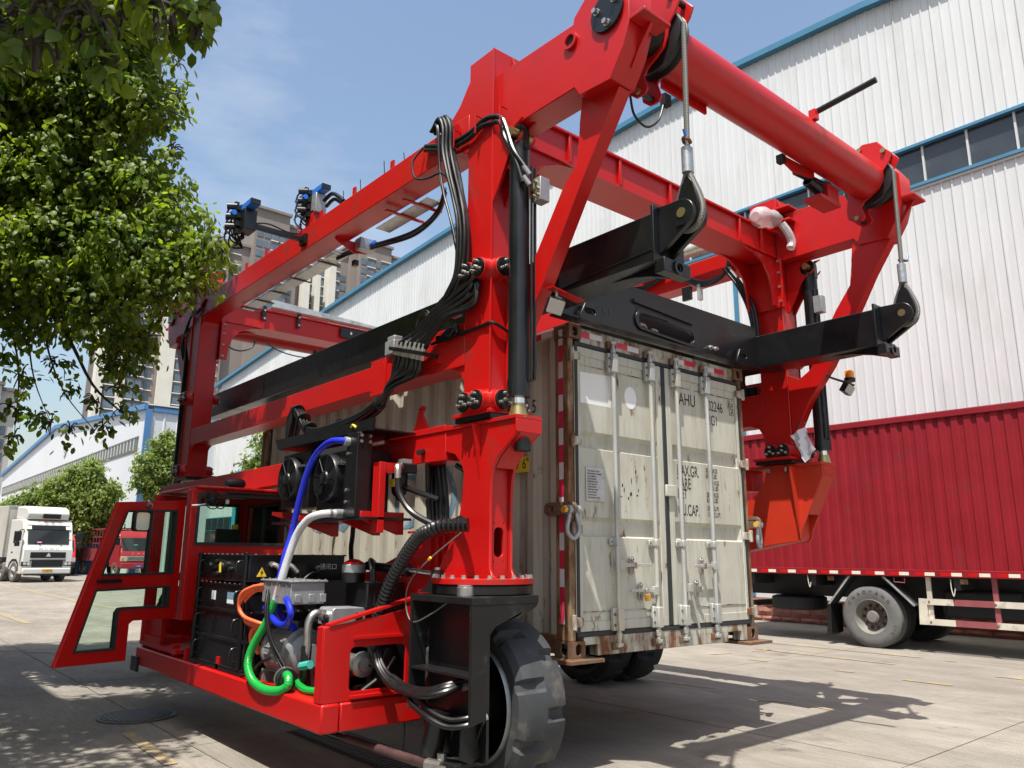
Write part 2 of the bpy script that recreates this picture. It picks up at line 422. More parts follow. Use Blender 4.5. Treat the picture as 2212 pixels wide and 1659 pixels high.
gm = MB().box(-400, 400, -60, 700, -.35, -.020)
ground = gm.build('ground', 'joint'); ground['kind'] = 'structure'
far = MB()
far.box(-400, 400, 58.62, 700, -.0199, -.004); far.box(-400, -22.02, -60, 58.6, -.0199, -.004); far.box(22.42, 400, -60, 58.6, -.0199, -.004); far.box(-22, 22.4, -60, -17.41, -.0199, -.004)
fo = far.build('pavement', 'concrete_far'); fo['kind'] = 'structure'
# concrete slabs with open joints
yard = thing('yard', 'pale concrete yard', 'ground'); del yard['category']; del yard['label']; yard['kind'] = 'structure'
slab = MB().box(0.006, 4.034, .006, 3.994, -.0195, 0).mesh('slab', 'concrete')
for i in range(11):
    for j in range(19):
        place(slab, 'slab', yard, loc=(-22 + i * 4.04, -17.39 + j * 4.0, rng.uniform(-.0015, .0015)))
lines = thing('road_markings', 'worn yellow lines', 'marking'); del lines['category']; del lines['label']; lines['kind'] = 'structure'
def stripe(a, b, w=.10):
    a, b = Vector((*a, 0)), Vector((*b, 0)); d = (b - a).normalized(); n = Vector((-d.y, d.x, 0)) * w / 2
    m = MB().add([tuple(p + Vector((0, 0, .006))) for p in (a - n, b - n, b + n, a + n)], [(0, 1, 2, 3)])
    m.build('painted_stripe', 'road_yellow', lines)
for a, b in ([(8.96, 4.932), (8.975, 1.309)], [(7.935, 3.608), (7.834, 1.207)], [(8.917, 0.947), (8.899, 0.766)], [(6.571, 1.464), (6.573, 1.193)],
             [(6.452, 0.488), (6.48, -0.091)], [(7.743, -0.158), (7.742, -0.592)], [(3.869, 2.571), (3.966, 1.617)], [(3.716, 0.867), (3.882, 0.541)], [(3.852, 0.312), (3.817, 0.056)],
             [(6.662, 3.59), (7.04, 3.475)], [(6.632, 2.869), (6.624, 2.549)], [(7.577, 3.425), (7.98, 3.304)]):
    stripe(a, b, .075)
for a, b in ([(1.799, 36.755), (1.755, 24.143)], [(3.417, 35.221), (3.665, 31.332)], [(1.784, 22.268), (1.855, 19.796)], [(-0.913, 19.54), (-0.855, 16.069)]):
    stripe(a, b, .16)
for a, b in ([(-2.158, 10.981), (-1.95, 10.674)], [(-1.767, 10.437), (-1.379, 9.949)], [(-2.08, 3.43), (-2.115, 2.101)]):
    stripe(a, b, .10)

# ---- big warehouse on the right: corrugated sheets, band of windows
WX = 13.4
wh = thing('warehouse', 'long white corrugated warehouse with blue roof edge and dark window band behind the red truck', 'warehouse', (WX, 20, 0))
roofpts = [(-14, 13.1), (-6, 14.1), (2.1, 14.86), (2.98, 14.97), (6.6, 15.2), (9.5, 15.27), (12.4, 15.17), (20.1, 14.8), (25.2, 14.44), (31.5, 13.9), (46.9, 12.33)]
def roofz(y):
    for (a, b), (c, d) in zip(roofpts, roofpts[1:]):
        if a <= y <= c: return b + (d - b) * (y - a) / (c - a)
    return 12.33
def sheet(y0, y1, z0, z1a, z1b):
    # one corrugated sheet, four trapezoid ribs
    p = []; w = (y1 - y0) / 4
    for k in range(4):
        a = y0 + k * w
        p += [(a, 0), (a + w * .70, 0), (a + w * .76, -.024), (a + w * .90, -.024), (a + w * .96, 0)]
    p.append((y1, 0)); m = MB(); n = len(p); vs = []
    for zz in (0, 1):
        for (y, dx) in p:
            t = (y - y0) / (y1 - y0); vs.append((WX + dx, y, (z1a * (1 - t) + z1b * t) if zz else z0))
    m.add(vs, [(i, i + 1, i + 1 + n, i + n) for i in range(n - 1)]); return m
nS = 72; y0 = -13.6; dy = .84
for i in range(nS):
    a, b = y0 + i * dy, y0 + (i + 1) * dy - .004
    if b > 46.7: break
    sheet(a, b, 10.87, roofz(a) - .05, roofz(b) - .05).build('wall_sheet', 'wall_white', wh, sharp=20)
    sheet(a, b, .55 if not (7.1 < a < 8) else .56, 9.80, 9.80).build('wall_sheet', 'wall_white', wh, sharp=20)
# window band
MB().box(WX - .06, WX + .1, -13.6, 46.8, 10.80, 10.868).build('window_lintel', 'blue_trim', wh)
MB().box(WX - .09, WX + .1, -13.6, 46.8, 9.805, 9.88).build('window_ledge', 'blue_trim', wh)
MB().box(WX - .05, WX + .02, -13.6, 46.8, 9.74, 9.803).build('ledge_flashing', 'white_frame', wh)
pane = MB().box(WX + .075, WX + .085, .02, .91, 9.882, 10.798).mesh('window_pane', 'dark_glass')
mull = MB().box(WX + .03, WX + .098, -.025, .02, 9.882, 10.798).mesh('mullion', 'white_frame')
k = 0; yy = -12.0
while yy < 46:
    place(pane, 'window_pane', wh, loc=(0, yy + .0, 0)); place(mull, 'mullion', wh, loc=(0, yy, 0)); yy += .935
rp = MB()
prof = []
for y, z in roofpts: prof.append((y, z))
rp.prism([(y, z + .07) for y, z in prof] + [(y, z - .10) for y, z in reversed(prof)], 'x', WX - .22, WX + .15)
rp.build('roof_edge', 'blue_trim', wh)
rp2 = MB().prism([(y, z + .12) for y, z in prof] + [(y, z + .1) for y, z in reversed(prof)], 'x', WX - .1, WX + 45); rp2.build('roof', 'wall_white', wh)
bw = MB()
bw.prism([(y, z - .2) for y, z in prof] + [(46.9, .1), (-14, .1)], 'x', WX + .12, WX + .3)
bw.build('wall', 'wall_white', wh)
MB().box(WX + .3, WX + 45, 46.5, 46.88, 0, 12.3).build('wall', 'wall_white', wh)
MB().box(WX - .085, WX - .026, 7.02, 7.13, .56, 9.73).build('downpipe', 'blue_trim', wh)
# stone plinth, block by block
MB().box(WX - .05, WX + .12, -13.6, 46.8, 0.002, .545).build('plinth_core', 'stone_mortar', wh)
def stone(L, h, sd):
    r = random.Random(sd); m = MB(); n = 5; vs = []
    for j in range(3):
        for i in range(n):
            e = i in (0, n - 1) or j in (0, 2)
            vs.append(((0 if e else -.02 - r.random() * .03) - .02, L * i / (n - 1), h * j / 2))
    m.add(vs, [(j * n + i, j * n + i + 1, (j + 1) * n + i + 1, (j + 1) * n + i) for j in range(2) for i in range(n - 1)])
    m.box(-.02, 0, 0, L, 0, h); return m.mesh('stone_block', 'stone', sharp=25)
stones = {h: [stone(.50, h, s) for s in range(5)] for h in (.195, .115)}
for (z, h, off) in ((.01, .115, 0), (.135, .195, .25), (.340, .195, .05)):
    yy = -8 + off
    while yy < 14.5:
        place(rng.choice(stones[h]), 'stone_block', wh, loc=(WX - .052, yy, z)); yy += .512

# ---- left warehouse, gable wall towards the yard
LX = 12.0
lw = thing('far_warehouse', 'white gabled warehouse with a strip of narrow windows behind the green trees', 'warehouse', (LX, 92, 0))
gab = [(57.5, 12.13), (91.6, 14.63), (126.8, 11.9)]
MB().prism(gab + [(126.8, 0), (57.5, 0)], 'x', LX, LX + .4).build('wall', 'wall_white_far', lw)
MB().prism([(57.3, 12.05), (91.6, 14.57), (127.2, 11.82), (127.2, 12.25), (91.6, 14.98), (57.3, 12.45)], 'x', LX - .3, LX - .01).build('roof_edge', 'blue_trim_far', lw)
MB().prism([(57.3, 12.40), (91.6, 14.93), (127.2, 12.2), (127.2, 12.3), (91.6, 15.03), (57.3, 12.5)], 'x', LX, LX + 40).build('roof', 'wall_white_far', lw)
m = MB()
for i in range(28):
    a = LX + .4 + i * 1.0; m.add([(a, 57.5, 0), (a + .8, 57.5, 0), (a + .86, 57.44, 0), (a + .94, 57.44, 0), (a + 1, 57.5, 0), (a, 57.5, 12.1), (a + .8, 57.5, 12.1), (a + .86, 57.44, 12.1), (a + .94, 57.44, 12.1), (a + 1, 57.5, 12.1)], [(q, q + 1, q + 6, q + 5) for q in range(4)])
m.build('side_wall', 'wall_white_far', lw, sharp=20)
MB().box(LX + .4, LX + 28.4, 57.35, 57.52, 11.95, 12.28).build('gutter', 'blue_trim_far', lw)
MB().box(LX - .12, LX + .3, 57.30, 57.49, 0, 12.05).build('corner_trim', 'blue_trim_far', lw)
win = MB().box(LX - .05, LX + .02, 0, .78, 9.22, 10.05).mesh('window_pane', 'dark_glass'); post = MB().box(LX - .1, LX + .02, .78, .94, 9.22, 10.05).mesh('mullion', 'white_frame')
MB().box(LX - .06, LX + .02, 59.0, 125.2, 9.05, 9.2).build('window_ledge', 'tower_dark', lw); MB().box(LX - .08, LX + .02, 59.0, 125.2, 10.07, 10.2).build('window_lintel', 'tower_dark', lw)
for i in range(70):
    place(win, 'window_pane', lw, loc=(0, 59.1 + i * .945, 0)); place(post, 'mullion', lw, loc=(0, 59.1 + i * .945, 0))
sg = MB().lathe((LX - .02, 85.7, 11.77), (-1, 0, 0), [(0, .75), (.08, .75), (.08, .62), (.05, .6)], 20).build('round_sign', 'tower_grey', lw)
MB().lathe((LX - .08, 85.7, 11.77), (-1, 0, 0), [(0, .3), (.03, .3)], 16).build('emblem', 'wall_white_far', sg)

# ---- apartment towers far behind
def tower(name, label, x0, y0, blocks, piers, cols, zlo, zhi, wmat='tower_brown', grp=None):
    t = thing(name, label, 'apartment tower', ((blocks[0][0] + blocks[-1][1]) / 2, y0, 0), grp)
    for (a, b, top, dy, mt) in blocks:
        MB().box(a, b, y0 + dy, y0 + dy + 18, 0, top).build('block', mt, t)
        MB().box(a - .5, b + .5, y0 + dy - .6, y0 + dy + 18.4, top + .02, top + .75).build('parapet', wmat, t)
    for (a, b, top, dy) in piers:
        MB().box(a, b, y0 - dy, y0 + 3, 0, top).build('pier', 'tower_cream', t)
    f0 = MB().box(0, 1, -.16, 0, 0, 1).mesh('window', 'tower_dark')
    zz = zlo
    while zz < zhi:
        for (a, b, dy, kind) in cols:
            top = [q[2] for q in blocks if q[0] <= a < q[1]]
            if top and zz + 2.4 > top[0] - 4: continue
            w = b - a; yv = y0 + dy
            fr = MB().box(a - .06, b + .06, yv - .10, yv - .02, zz - .06, zz + 1.96)
            win = fr.build('window', 'tower_dark', t)
            m = MB(); n = 3 if w > 1.9 else 2
            for i in range(n): m.box(a + w * i / n + .04, a + w * (i + 1) / n - .04, yv - .13, yv - .11, zz + .04, zz + 1.86)
            m.build('pane', 'tower_glass', win)
        zz += 3.0
    zz = zlo - .62
    while zz < zhi:
        for (a, b, dy, kind) in cols:
            if kind: MB().box(a - .5, b + .5, y0 + dy - .35, y0 + dy - .005, zz + .18, zz + .42).build('ledge', 'tower_line', t)
        zz += 3.0
    return t
G1 = 'apartment towers beyond the warehouses'
tower('apartment_tower', 'tall brown and cream apartment tower rising behind the red upper beam', 71, 200,
      [(66.6, 72.6, 86.0, 2, 'tower_brown'), (72.6, 82.9, 98.0, 0, 'tower_brown'), (82.9, 86.6, 95.5, 1.5, 'tower_brown'), (86.6, 104, 92.5, 3.2, 'tower_brown'), (104, 106.4, 95.5, 1.5, 'tower_brown'), (106.4, 117.6, 97.2, 0, 'tower_brown'), (117.6, 122.8, 95.0, 1.5, 'tower_brown')],
      [(88.3, 90.2, 82.5, .4), (92.4, 93.6, 82.5, .3), (96.2, 98.3, 86.5, .6), (82.0, 83.0, 60, .3)],
      [(67.6, 69.6, 2, 1), (73.4, 75.2, 0, 0), (75.7, 77.5, 0, 0), (78.0, 79.8, 0, 1), (80.3, 82.2, 0, 1), (83.4, 85.2, 1.5, 0), (90.3, 92.2, 3.2, 1), (93.8, 96.0, 3.2, 1), (98.6, 100.8, 3.2, 1), (101.3, 103.4, 3.2, 0), (106.9, 109.0, 0, 0), (109.4, 111.4, 0, 1), (112.0, 114.0, 0, 0), (114.4, 117.0, 0, 1), (118.6, 120.4, 1.5, 0)], 62.6, 94)
tower('apartment_tower', 'dark brown apartment tower with one wide cream pier, half hidden by the leafy tree', 50, 200,
      [(38.5, 47.6, 88, 0, 'tower_dark'), (47.6, 51, 86, 1, 'tower_brown'), (51, 54.5, 86.4, -.5, 'tower_cream'), (54.5, 66.3, 85.2, 0, 'tower_brown')],
      [(36.8, 38.5, 84, .6), (41.6, 43.3, 84, .6)],
      [(39.0, 41.2, 0, 1), (43.7, 45.5, 0, 1), (45.8, 47.2, 0, 1), (48.0, 49.4, 1, 1), (54.9, 56.6, 0, 1), (57.5, 59.4, 0, 1), (60.3, 62.2, 0, 0), (63.1, 65.0, 0, 1)], 32.6, 82)
tower('apartment_tower', 'pale grey slab tower at the far left edge behind hanging leaves', 18, 200,
      [(8, 18.4, 38.0, 0, 'tower_grey'), (18.4, 21.8, 37.0, 1.5, 'tower_grey')], [], [(9, 10, 0, 0), (12.5, 13.5, 0, 0), (15.6, 16.5, 0, 0), (19.4, 20.3, 1.5, 0)], 6, 34, 'tower_dark')

# ---- teal portal and gridded window at the far end of the big warehouse (seen through the cab)
MB().box(WX - .55, WX - .03, 30.5, 41.0, 0, 6.2).build('portal', 'teal', wh)
MB().box(WX - .75, WX - .56, 31.2, 40.2, 3.9, 5.9).build('portal_panel', 'blue_trim', wh)
wf = MB().box(WX - .07, WX - .028, 41.4, 46.6, 2.1, 3.66).build('window', 'teal', wh)
gp = MB().box(WX - .085, WX - .071, 0, .95, 0, .70).mesh('window_pane', 'dark_glass')
for i in range(5):
    for j in range(2): place(gp, 'window_pane', wf, loc=(0, 41.5 + i * 1.02, 2.16 + j * .75))

# ---- workshop added out of view left of the yard to shade the left concrete
ws = thing('shade_building', 'plain grey workshop added out of view left of the yard for its shade', 'shade_building', (-12, 30, 0))
MB().box(-20, -5.75, 3.2, 62, 0, 9.3).build('wall', mat('grey_brown_wall', (.22, .20, .18), .85, noise=.1, nscale=.8), ws)
MB().box(-20.2, -5.60, 3.0, 62.2, 9.305, 9.5).build('roof_edge', 'blue_trim', ws)

# ================================================================== SHIPPING CONTAINER (hangs level with the spreader, tipped a fraction of a degree)
LOCAL = set()
_adopt = adopt
def adopt(o, parent):
    if parent is not None and parent.name in LOCAL:
        o.parent = parent; return o
    return _adopt(o, parent)
ct = thing('shipping_container', 'weathered cream twenty foot container with rust streaks and galvanised lock bars under the black spreader', 'shipping container')
LOCAL.add(ct.name)
tilt = Matrix.Rotation(math.radians(-0.393), 4, Vector((0.763, -0.646, 0.0)).normalized())
ct.location = (-0.003, -0.004, 0.799); ct.rotation_euler = tilt.to_euler()
CL, CW, CH = 6.058, 2.438, 2.591
def corr(m, axis_fixed, a0, a1, z0, z1, depth, pitch, sgn):
    # vertical trapezoid corrugation along y, wall at x=axis_fixed
    p = []; y = a0
    while y + pitch <= a1 + 1e-6:
        p += [(y, 0), (y + pitch * .26, 0), (y + pitch * .5, depth), (y + pitch * .76, depth)]; y += pitch
    p.append((y, 0)); n = len(p)
    m.add([(axis_fixed + sgn * d, yy, z) for z in (z0, z1) for yy, d in p], [(i, i + 1, i + 1 + n, i + n) for i in range(n - 1)])
m = MB(); corr(m, .012, .16, 5.9, .16, 2.53, .036, .278, 1); m.build('side_wall', 'cream_side', ct, sharp=20)
m = MB(); corr(m, CW - .012, .16, 5.9, .16, 2.53, .036, .278, -1); m.build('side_wall', 'cream_side', ct, sharp=20)
MB().box(.06, CW - .06, 5.98, 6.02, .16, 2.53).build('front_wall', 'cream_side', ct)
MB().box(.05, CW - .05, .06, 6.0, 2.535, 2.56).build('roof', 'cream_side', ct)
MB().box(.05, CW - .05, .12, 6.0, .06, .155).build('floor', 'rust_dark', ct)
for x in (0, CW - .06):
    MB().box(x + .006, x + .054, .178, 5.88, 2.505, 2.57).build('top_rail', 'cream_side', ct, bevel=.006)
    MB().box(x + .006, x + .054, .178, 5.88, .02, .16).build('bottom_rail', 'rust', ct, bevel=.006)
def casting(cx, cy, cz, sx, sy):
    # corner casting: end face hole, side face hole
    x0, x1 = (0, .140) if sx > 0 else (CW - .150, CW + .0)
    y0, y1 = (-.004, .174) if sy > 0 else (CL - .174, CL + .004)
    z0, z1 = (0, .118) if cz == 0 else (CH - .118, CH)
    h = rrect((x0 + x1) / 2 - .030, (x0 + x1) / 2 + .030, (z0 + z1) / 2 - .042, (z0 + z1) / 2 + .042, .028, 4)
    m = MB()
    e = y0 if sy > 0 else y1
    m.prism([(x0, z0), (x1, z0), (x1, z1), (x0, z1)], 'y', e, e + (.014 if sy > 0 else -.014), [h])
    f = x0 if sx > 0 else x1; g = .014 if sx > 0 else -.014
    h2 = rrect((y0 + y1) / 2 - .036, (y0 + y1) / 2 + .036, (z0 + z1) / 2 - .042, (z0 + z1) / 2 + .042, .03, 4)
    ya, yb = (y0 + .0145, y1) if sy > 0 else (y0, y1 - .0145)
    m.prism([(ya, z0), (yb, z0), (yb, z1), (ya, z1)], 'x', f, f + g, [h2])
    o = x1 if sx > 0 else x0
    xi = sorted((f + g * 1.02, o))
    m.box(xi[0], xi[1], ya + .0005, yb, z0, z0 + .012); m.box(xi[0], xi[1], ya + .0005, yb, z1 - .012, z1)
    xo = sorted((o, o - g)); m.box(xo[0], xo[1], ya + .0005, yb, z0 + .0125, z1 - .0125)
    m.build('corner_casting', 'rust_dark', ct, bevel=.004)
for sx in (1, -1):
    for sy in (1, -1):
        for cz in (0, 1): casting(0, 0, cz, sx, sy)
# rear corner posts
MB().prism([(0.004, .02), (.004, .165), (.05, .165), (.05, .07), (.066, .07), (.066, .02)], 'z', .119, 2.472).build('corner_post', 'rust', ct, bevel=.005)
MB().prism([(CW - .004, .02), (CW - .004, .165), (CW - .05, .165), (CW - .05, .07), (CW - .066, .07), (CW - .066, .02)], 'z', .119, 2.472).build('corner_post', 'rust', ct, bevel=.005)
MB().box(.004, .06, 5.9, 6.04, .119, 2.472).build('corner_post', 'rust', ct); MB().box(CW - .06, CW - .004, 5.9, 6.04, .119, 2.472).build('corner_post', 'rust', ct)
# header and sill
MB().box(.142, CW - .152, .012, .11, 2.452, 2.575).build('door_header', 'cream_rusty', ct, bevel=.004)
MB().prism([(.142, .145), (.142, .088), (.290, .088), (.290, .004), (1.985, .004), (1.985, .088), (2.19, .088), (2.19, .004), (2.284, .004), (2.284, .145)], 'y', .008, .1).build('door_sill', 'cream_rusty', ct, bevel=.004)
m = MB()
for a, b in ((.15, .285), (1.99, 2.185)): m.box(a, b, .10, 1.2, -.002, .0); m.box(a, b, .10, 1.2, .084, .087)
m.build('fork_pocket', 'rust_dark', ct)
def frame(x0, x1, z0, z1, w, ya, yb):
    return MB().prism([(x0, z0), (x1, z0), (x1, z1), (x0, z1)], 'y', ya, yb, [[(x0 + w, z0 + w), (x1 - w, z0 + w), (x1 - w, z1 - w), (x0 + w, z1 - w)]])
frame(.070, 2.366, .148, 2.448, .03, .004, .03).build('door_gasket', 'gasket', ct)
MB().box(1.160, 1.215, .006, .03, .18, 2.418).build('door_gasket', 'gasket', ct, bevel=.008)
def door(x0, x1):
    # sheet with two recessed channels
    p = [(.185, 0), (.888, 0), (.902, .034), (1.010, .034), (1.045, 0), (1.585, 0), (1.598, .034), (1.690, .034), (1.725, 0), (2.41, 0)]
    m = MB()
    xs = [x0 + .072, x0 + .105, x1 - .105, x1 - .072]; n = len(p)
    ys = [(.020 if i in (0, 3) else None) for i in range(4)]
    vs = []
    for i, x in enumerate(xs):
        for (z, d) in p: vs.append((x, .020 if ys[i] else .020 + d, z))
    m.add(vs, [(i * n + j, (i + 1) * n + j, (i + 1) * n + j + 1, i * n + j + 1) for i in range(3) for j in range(n - 1)])
    d = m.build('door', 'cream', ct, sharp=20)
    fr = frame(x0, x1, .182, 2.414, .072, .010, .0205)
    fr.build('door_frame', 'cream', d, bevel=.004)
    MB().box(x0 + .073, x1 - .073, .0145, .0195, .322, .330).build('weld_seam', 'cream_rusty', d); MB().box(x0 + .073, x1 - .073, .0145, .0195, 2.262, 2.270).build('weld_seam', 'cream_rusty', d)
    return d
dl = door(.066, 1.158); dr = door(1.217, 2.372)
dr['label'] = 'right container door with stencilled weights and numbers'; dl['label'] = 'left container door with white sticker and data plate'
# lock bars with cams, brackets and keepers
def lockbar(x, d):
    lb = MB().cyl((x, -.030, .13), (x, -.030, 2.44), .0185, 14).build('lock_bar', 'bar', d)
    m = MB()
    for z, s in ((2.44, 1), (.13, -1)):
        m.cyl((x, -.030, z - .03 * s), (x, -.030, z + .02 * s), .026, 10, .019)
        m.cyl((x, -.030, z + .02 * s), (x, -.030, z + .045 * s), .016, 10)
        a, b = sorted((z + .045 * s, z + .075 * s))
        m.box(x - .030, x + .012, -.048, -.012, a, b); m.box(x + .014, x + .034, -.044, -.020, a + .004, b + .012 * s if s > 0 else b)
    m.build('cam', 'bar', d, bevel=.004)
    m = MB()
    for z in (2.482, .066): m.prism([(x - .055, z - .03), (x + .05, z - .03), (x + .05, z + .028), (x - .055, z + .028)], 'y', -.022, .009, [[(x - .02, z - .012), (x + .022, z - .012), (x + .022, z + .014), (x - .02, z + .014)]])
    m.build('cam_keeper', 'rust_dark', d, bevel=.004)
    for z in (2.325, .262):
        m = MB(); m.box(x - .056, x - .020, -.028, .009, z - .085, z + .085); m.box(x - .030, x + .032, -.062, -.002, z - .085, z + .080)
        m.build('bar_bracket', 'bar', d, bevel=.008)
    m = MB(); z = .855
    m.box(x - .062, x + .055, -.014, .009, z - .026, z + .026); m.box(x - .025, x + .025, -.054, -.010, z - .03, z + .03)
    m.build('bar_guide', 'bar', d, bevel=.008)
    m = MB()
    for z in (2.36, 2.29, .30, .22): m.cyl((x - .044, -.034, z), (x - .044, -.024, z), .010, 8)
    for xx in (-.050, .044): m.cyl((x + xx, -.020, .855), (x + xx, -.012, .855), .007, 8)
    m.build('rivet', 'rust_dark', d)
for x, d in ((.490, dl), (.968, dl), (1.330, dr), (1.776, dr)): lockbar(x, d)
def hasp(x, z, d):
    m = MB().prism(arc(x, z + .045, .024, 0, 180, 8) + arc(x, z - .05, .024, 180, 360, 8), 'y', -.006, .009)
    m.cyl((x, -.02, z + .045), (x, -.004, z + .045), .013, 10); m.box(x - .016, x + .016, -.048, -.006, z - .028, z + .022)
    m.build('hasp', 'steel', d, bevel=.002)
def handle(x0, z0, x1, z1, w, d):
    a = Vector((x0, -.036, z0)); b = Vector((x1, -.036, z1)); n = Vector((-(b - a).z, 0, (b - a).x)).normalized() * w
    m = MB().add([tuple(p + Vector((0, dy, 0))) for dy in (-.006, .006) for p in (a - n, b - n * .7, b + n * .7, a + n)], [(0, 1, 2, 3), (4, 5, 6, 7), (0, 1, 5, 4), (1, 2, 6, 5), (2, 3, 7, 6), (3, 0, 4, 7)])
    m.box(x0 - .034 if x1 < x0 else x0 - .028, x0 + .03, -.05, -.012, z0 - .034, z0 + .034)
    m.build('handle', 'bar', d, bevel=.003)
handle(.530, .675, .900, .678, .016, dl); hasp(.690, .675, dl)
handle(.940, .470, .635, .478, .016, dl); hasp(.790, .47, dl)
handle(1.780, .668, 1.480, .668, .016, dr); hasp(1.622, .67, dr)
handle(1.405, .485, 1.505, .140, .017, dr); hasp(1.534, .475, dr)
# hinges
for z in (2.33, 1.633, .945, .255):
    for x0, x1, s, d in ((.014, .13, 1, dl), (2.30, 2.424, -1, dr)):
        m = MB().prism([(x0, z - .042), (x1, z - .03), (x1, z + .03), (x0, z + .042)] if s > 0 else [(x0, z - .03), (x1, z - .042), (x1, z + .042), (x0, z + .03)], 'y', -.006, .0095)
        px = x0 + .012 if s > 0 else x1 - .012
        m.cyl((px, -.010, z - .055), (px, -.010, z + .055), .018, 10); m.build('hinge', 'cream_rusty', d, bevel=.004)
MB().box(1.152, 1.284, -.022, .004, 1.256, 1.356).build('lock_box', 'cream', dr, bevel=.006)
# stickers, plate, stencils
MB().add([(.140, .0195, 1.952), (.505, .0195, 1.952), (.509, .0195, 2.222), (.140, .0195, 2.206)], [(0, 1, 2, 3)]).build('sticker', 'white', dl)
MB().add([(.753 + .078 * math.cos(t * PI / 12), .0185, 2.070 + .097 * math.sin(t * PI / 12)) for t in range(24)], [tuple(range(24))]).build('sticker', 'white', dl)
pl = MB().box(.186, .400, .008, .0195, 1.166, 1.436).build('data_plate', 'galv', dl, bevel=.003)
for i in range(11): text('plate_line', rng.choice(['OWNER NO', 'MANUFACTURED', 'STACKING', 'RACKING TEST', 'GROSS KG', 'CSC SAFETY']), .016, 'print_black', pl, (.20, .007, 1.40 - i * .021), (1, 0, 0), (0, 0, 1), 1.3)
def stencil(s, x, z, size, sx=.62, mat_='print_black', w=None): text('stencil', s, size, mat_, dr, (x + .022, .0185, z), (1, 0, 0), (0, 0, 1), sx)
stencil('AHU', 1.398, 2.108, .165, .72); stencil('02246', 1.838, 2.108, .142, .68); stencil('22G1', 1.783, 1.972, .135, .68); stencil('5', 2.203, 2.118, .120, .70)
m = MB()
for a, b, c, d_ in ((2.208, 2.274, 2.100, 2.104), (2.208, 2.274, 2.214, 2.218), (2.208, 2.212, 2.104, 2.214), (2.270, 2.274, 2.104, 2.214)): m.box(a, b, .0165, .019, c, d_)
m.build('check_box', 'print_black', dr)
for s, z in (('MAX.GR.', 1.455), ('TARE', 1.340), ('NET', 1.252), ('CU.CAP.', 1.105)): stencil(s, 1.327, z, .142 if s != 'NET' else .125, .58)
for s, z in (('30480 KGS', 1.512), ('67200 LBS', 1.460), ('2185 KGS', 1.400), ('4820 LBS', 1.350), ('28295 KGS', 1.288), ('62380 LBS', 1.238), ('33.2 CU.M.', 1.164), ('1173 CU.FT.', 1.105)): stencil(s, 1.755 if len(s) > 8 else 1.79, z, .060, .66)
m = MB()
for (x, z, w, h) in ((.62, 1.30, .02, .05), (.64, 1.255, .015, .07), (.72, 1.23, .03, .06), (.735, 1.33, .012, .09), (.82, 1.27, .014, .05), (.80, 1.235, .03, .02), (.79, 1.42, .02, .06), (.60, 1.22, .03, .012), (.69, 1.20, .02, .04)):
    w *= .7; h *= .7; m.add([(x, .0186, z), (x + w, .0186, z + h * .3), (x + w * .8, .0186, z + h), (x - w * .3, .0186, z + h * .6)], [(0, 1, 2, 3)])
m.build('torn_sticker', 'print_black', dl)
for (a, b, c, z) in ((.137, .252, 'r', 2.520), (.252, .405, 'w', 2.527), (.575, .722, 'r', 2.507), (.722, .868, 'w', 2.507), (1.421, 1.512, 'w', 2.507), (1.512, 1.676, 'r', 2.514), (1.855, 1.978, 'w', 2.508), (1.978, 2.137, 'r', 2.513)):
    MB().add([(a, .0095, z - .024), (b, .0095, z - .024), (b, .0095, z + .024), (a, .0095, z + .024)], [(0, 1, 2, 3)]).build('reflective_tape', 'tape_red' if c == 'r' else 'tape_white', ct)
z = 2.55
for i in range(17):
    MB().add([(.001, .072, z - .135), (.001, .124, z - .135), (.001, .124, z - .001), (.001, .072, z - .001)], [(0, 1, 2, 3)]).build('reflective_tape', 'tape_white' if i % 2 == 0 else 'tape_red', ct); z -= .136
for i, y in enumerate((.20, .33, .46, .59)):
    MB().add([(.003, y, 2.512), (.003, y + .13, 2.512), (.003, y + .13, 2.562), (.003, y, 2.562)], [(0, 1, 2, 3)]).build('reflective_tape', 'tape_white' if i % 2 == 0 else 'tape_red', ct)
# torn end of the side tape
MB().tube([(-.004, .09, .40), (-.010, .085, .33), (-.014, .10, .25)], .018, 6).build('torn_tape', 'tape_red', ct)
# side lettering, painted on both levels of the corrugation
M['letter_blue'] = mat('faded_blue_letters', (0.115, 0.20, 0.27), 0.6, noise=.15, nscale=6, dirt=(.42, .42, .38), dirt_amt=.15, dscale=6)
for ch, y in (('C', 4.26), ('O', 3.64), ('S', 3.02), ('C', 2.40), ('O', 1.75)):
    t = text('letter', ch, .80, 'letter_blue', ct, (0, 0, 0), (0, -1, 0), (0, 0, 1), .82, 'CENTER')
    # follow the corrugation: cut fine and push to the sheet
    bm = bmesh.new(); bm.from_mesh(t.data)
    bmesh.ops.translate(bm, verts=bm.verts, vec=(0, y, 1.01))
    yy = .16
    while yy < 5.9:
        for q in (0, .26, .5, .76):
            bmesh.ops.bisect_plane(bm, geom=bm.verts[:] + bm.edges[:] + bm.faces[:], plane_co=(0, yy + .278 * q, 0), plane_no=(0, 1, 0))
        yy += .278
    for v in bm.verts:
        f = ((v.co.y - .16) % .278) / .278
        d = 0 if f < .26 else (f - .26) / .24 if f < .5 else 1 if f < .76 else 1 - (f - .76) / .24
        v.co.x = .0095 + .036 * d - (.001 if v.co.x < 0 else 0)
    bm.to_mesh(t.data); bm.free()
text('stencil', '5', .16, 'print_black', ct, (.009, .456, 1.905), (0, -1, 0), (0, 0, 1), .7); text('stencil', '02246', .16, 'print_black', ct, (.009, 1.03, 1.905), (0, -1, 0), (0, 0, 1), .7)
yl = MB().box(.004, .008, .485, .68, 1.42, 1.55).build('height_sign', 'yellow', ct); text('height_text', "9' 6\"", .12, 'print_black', yl, (.003, .66, 1.45), (0, -1, 0), (0, 0, 1), .8)
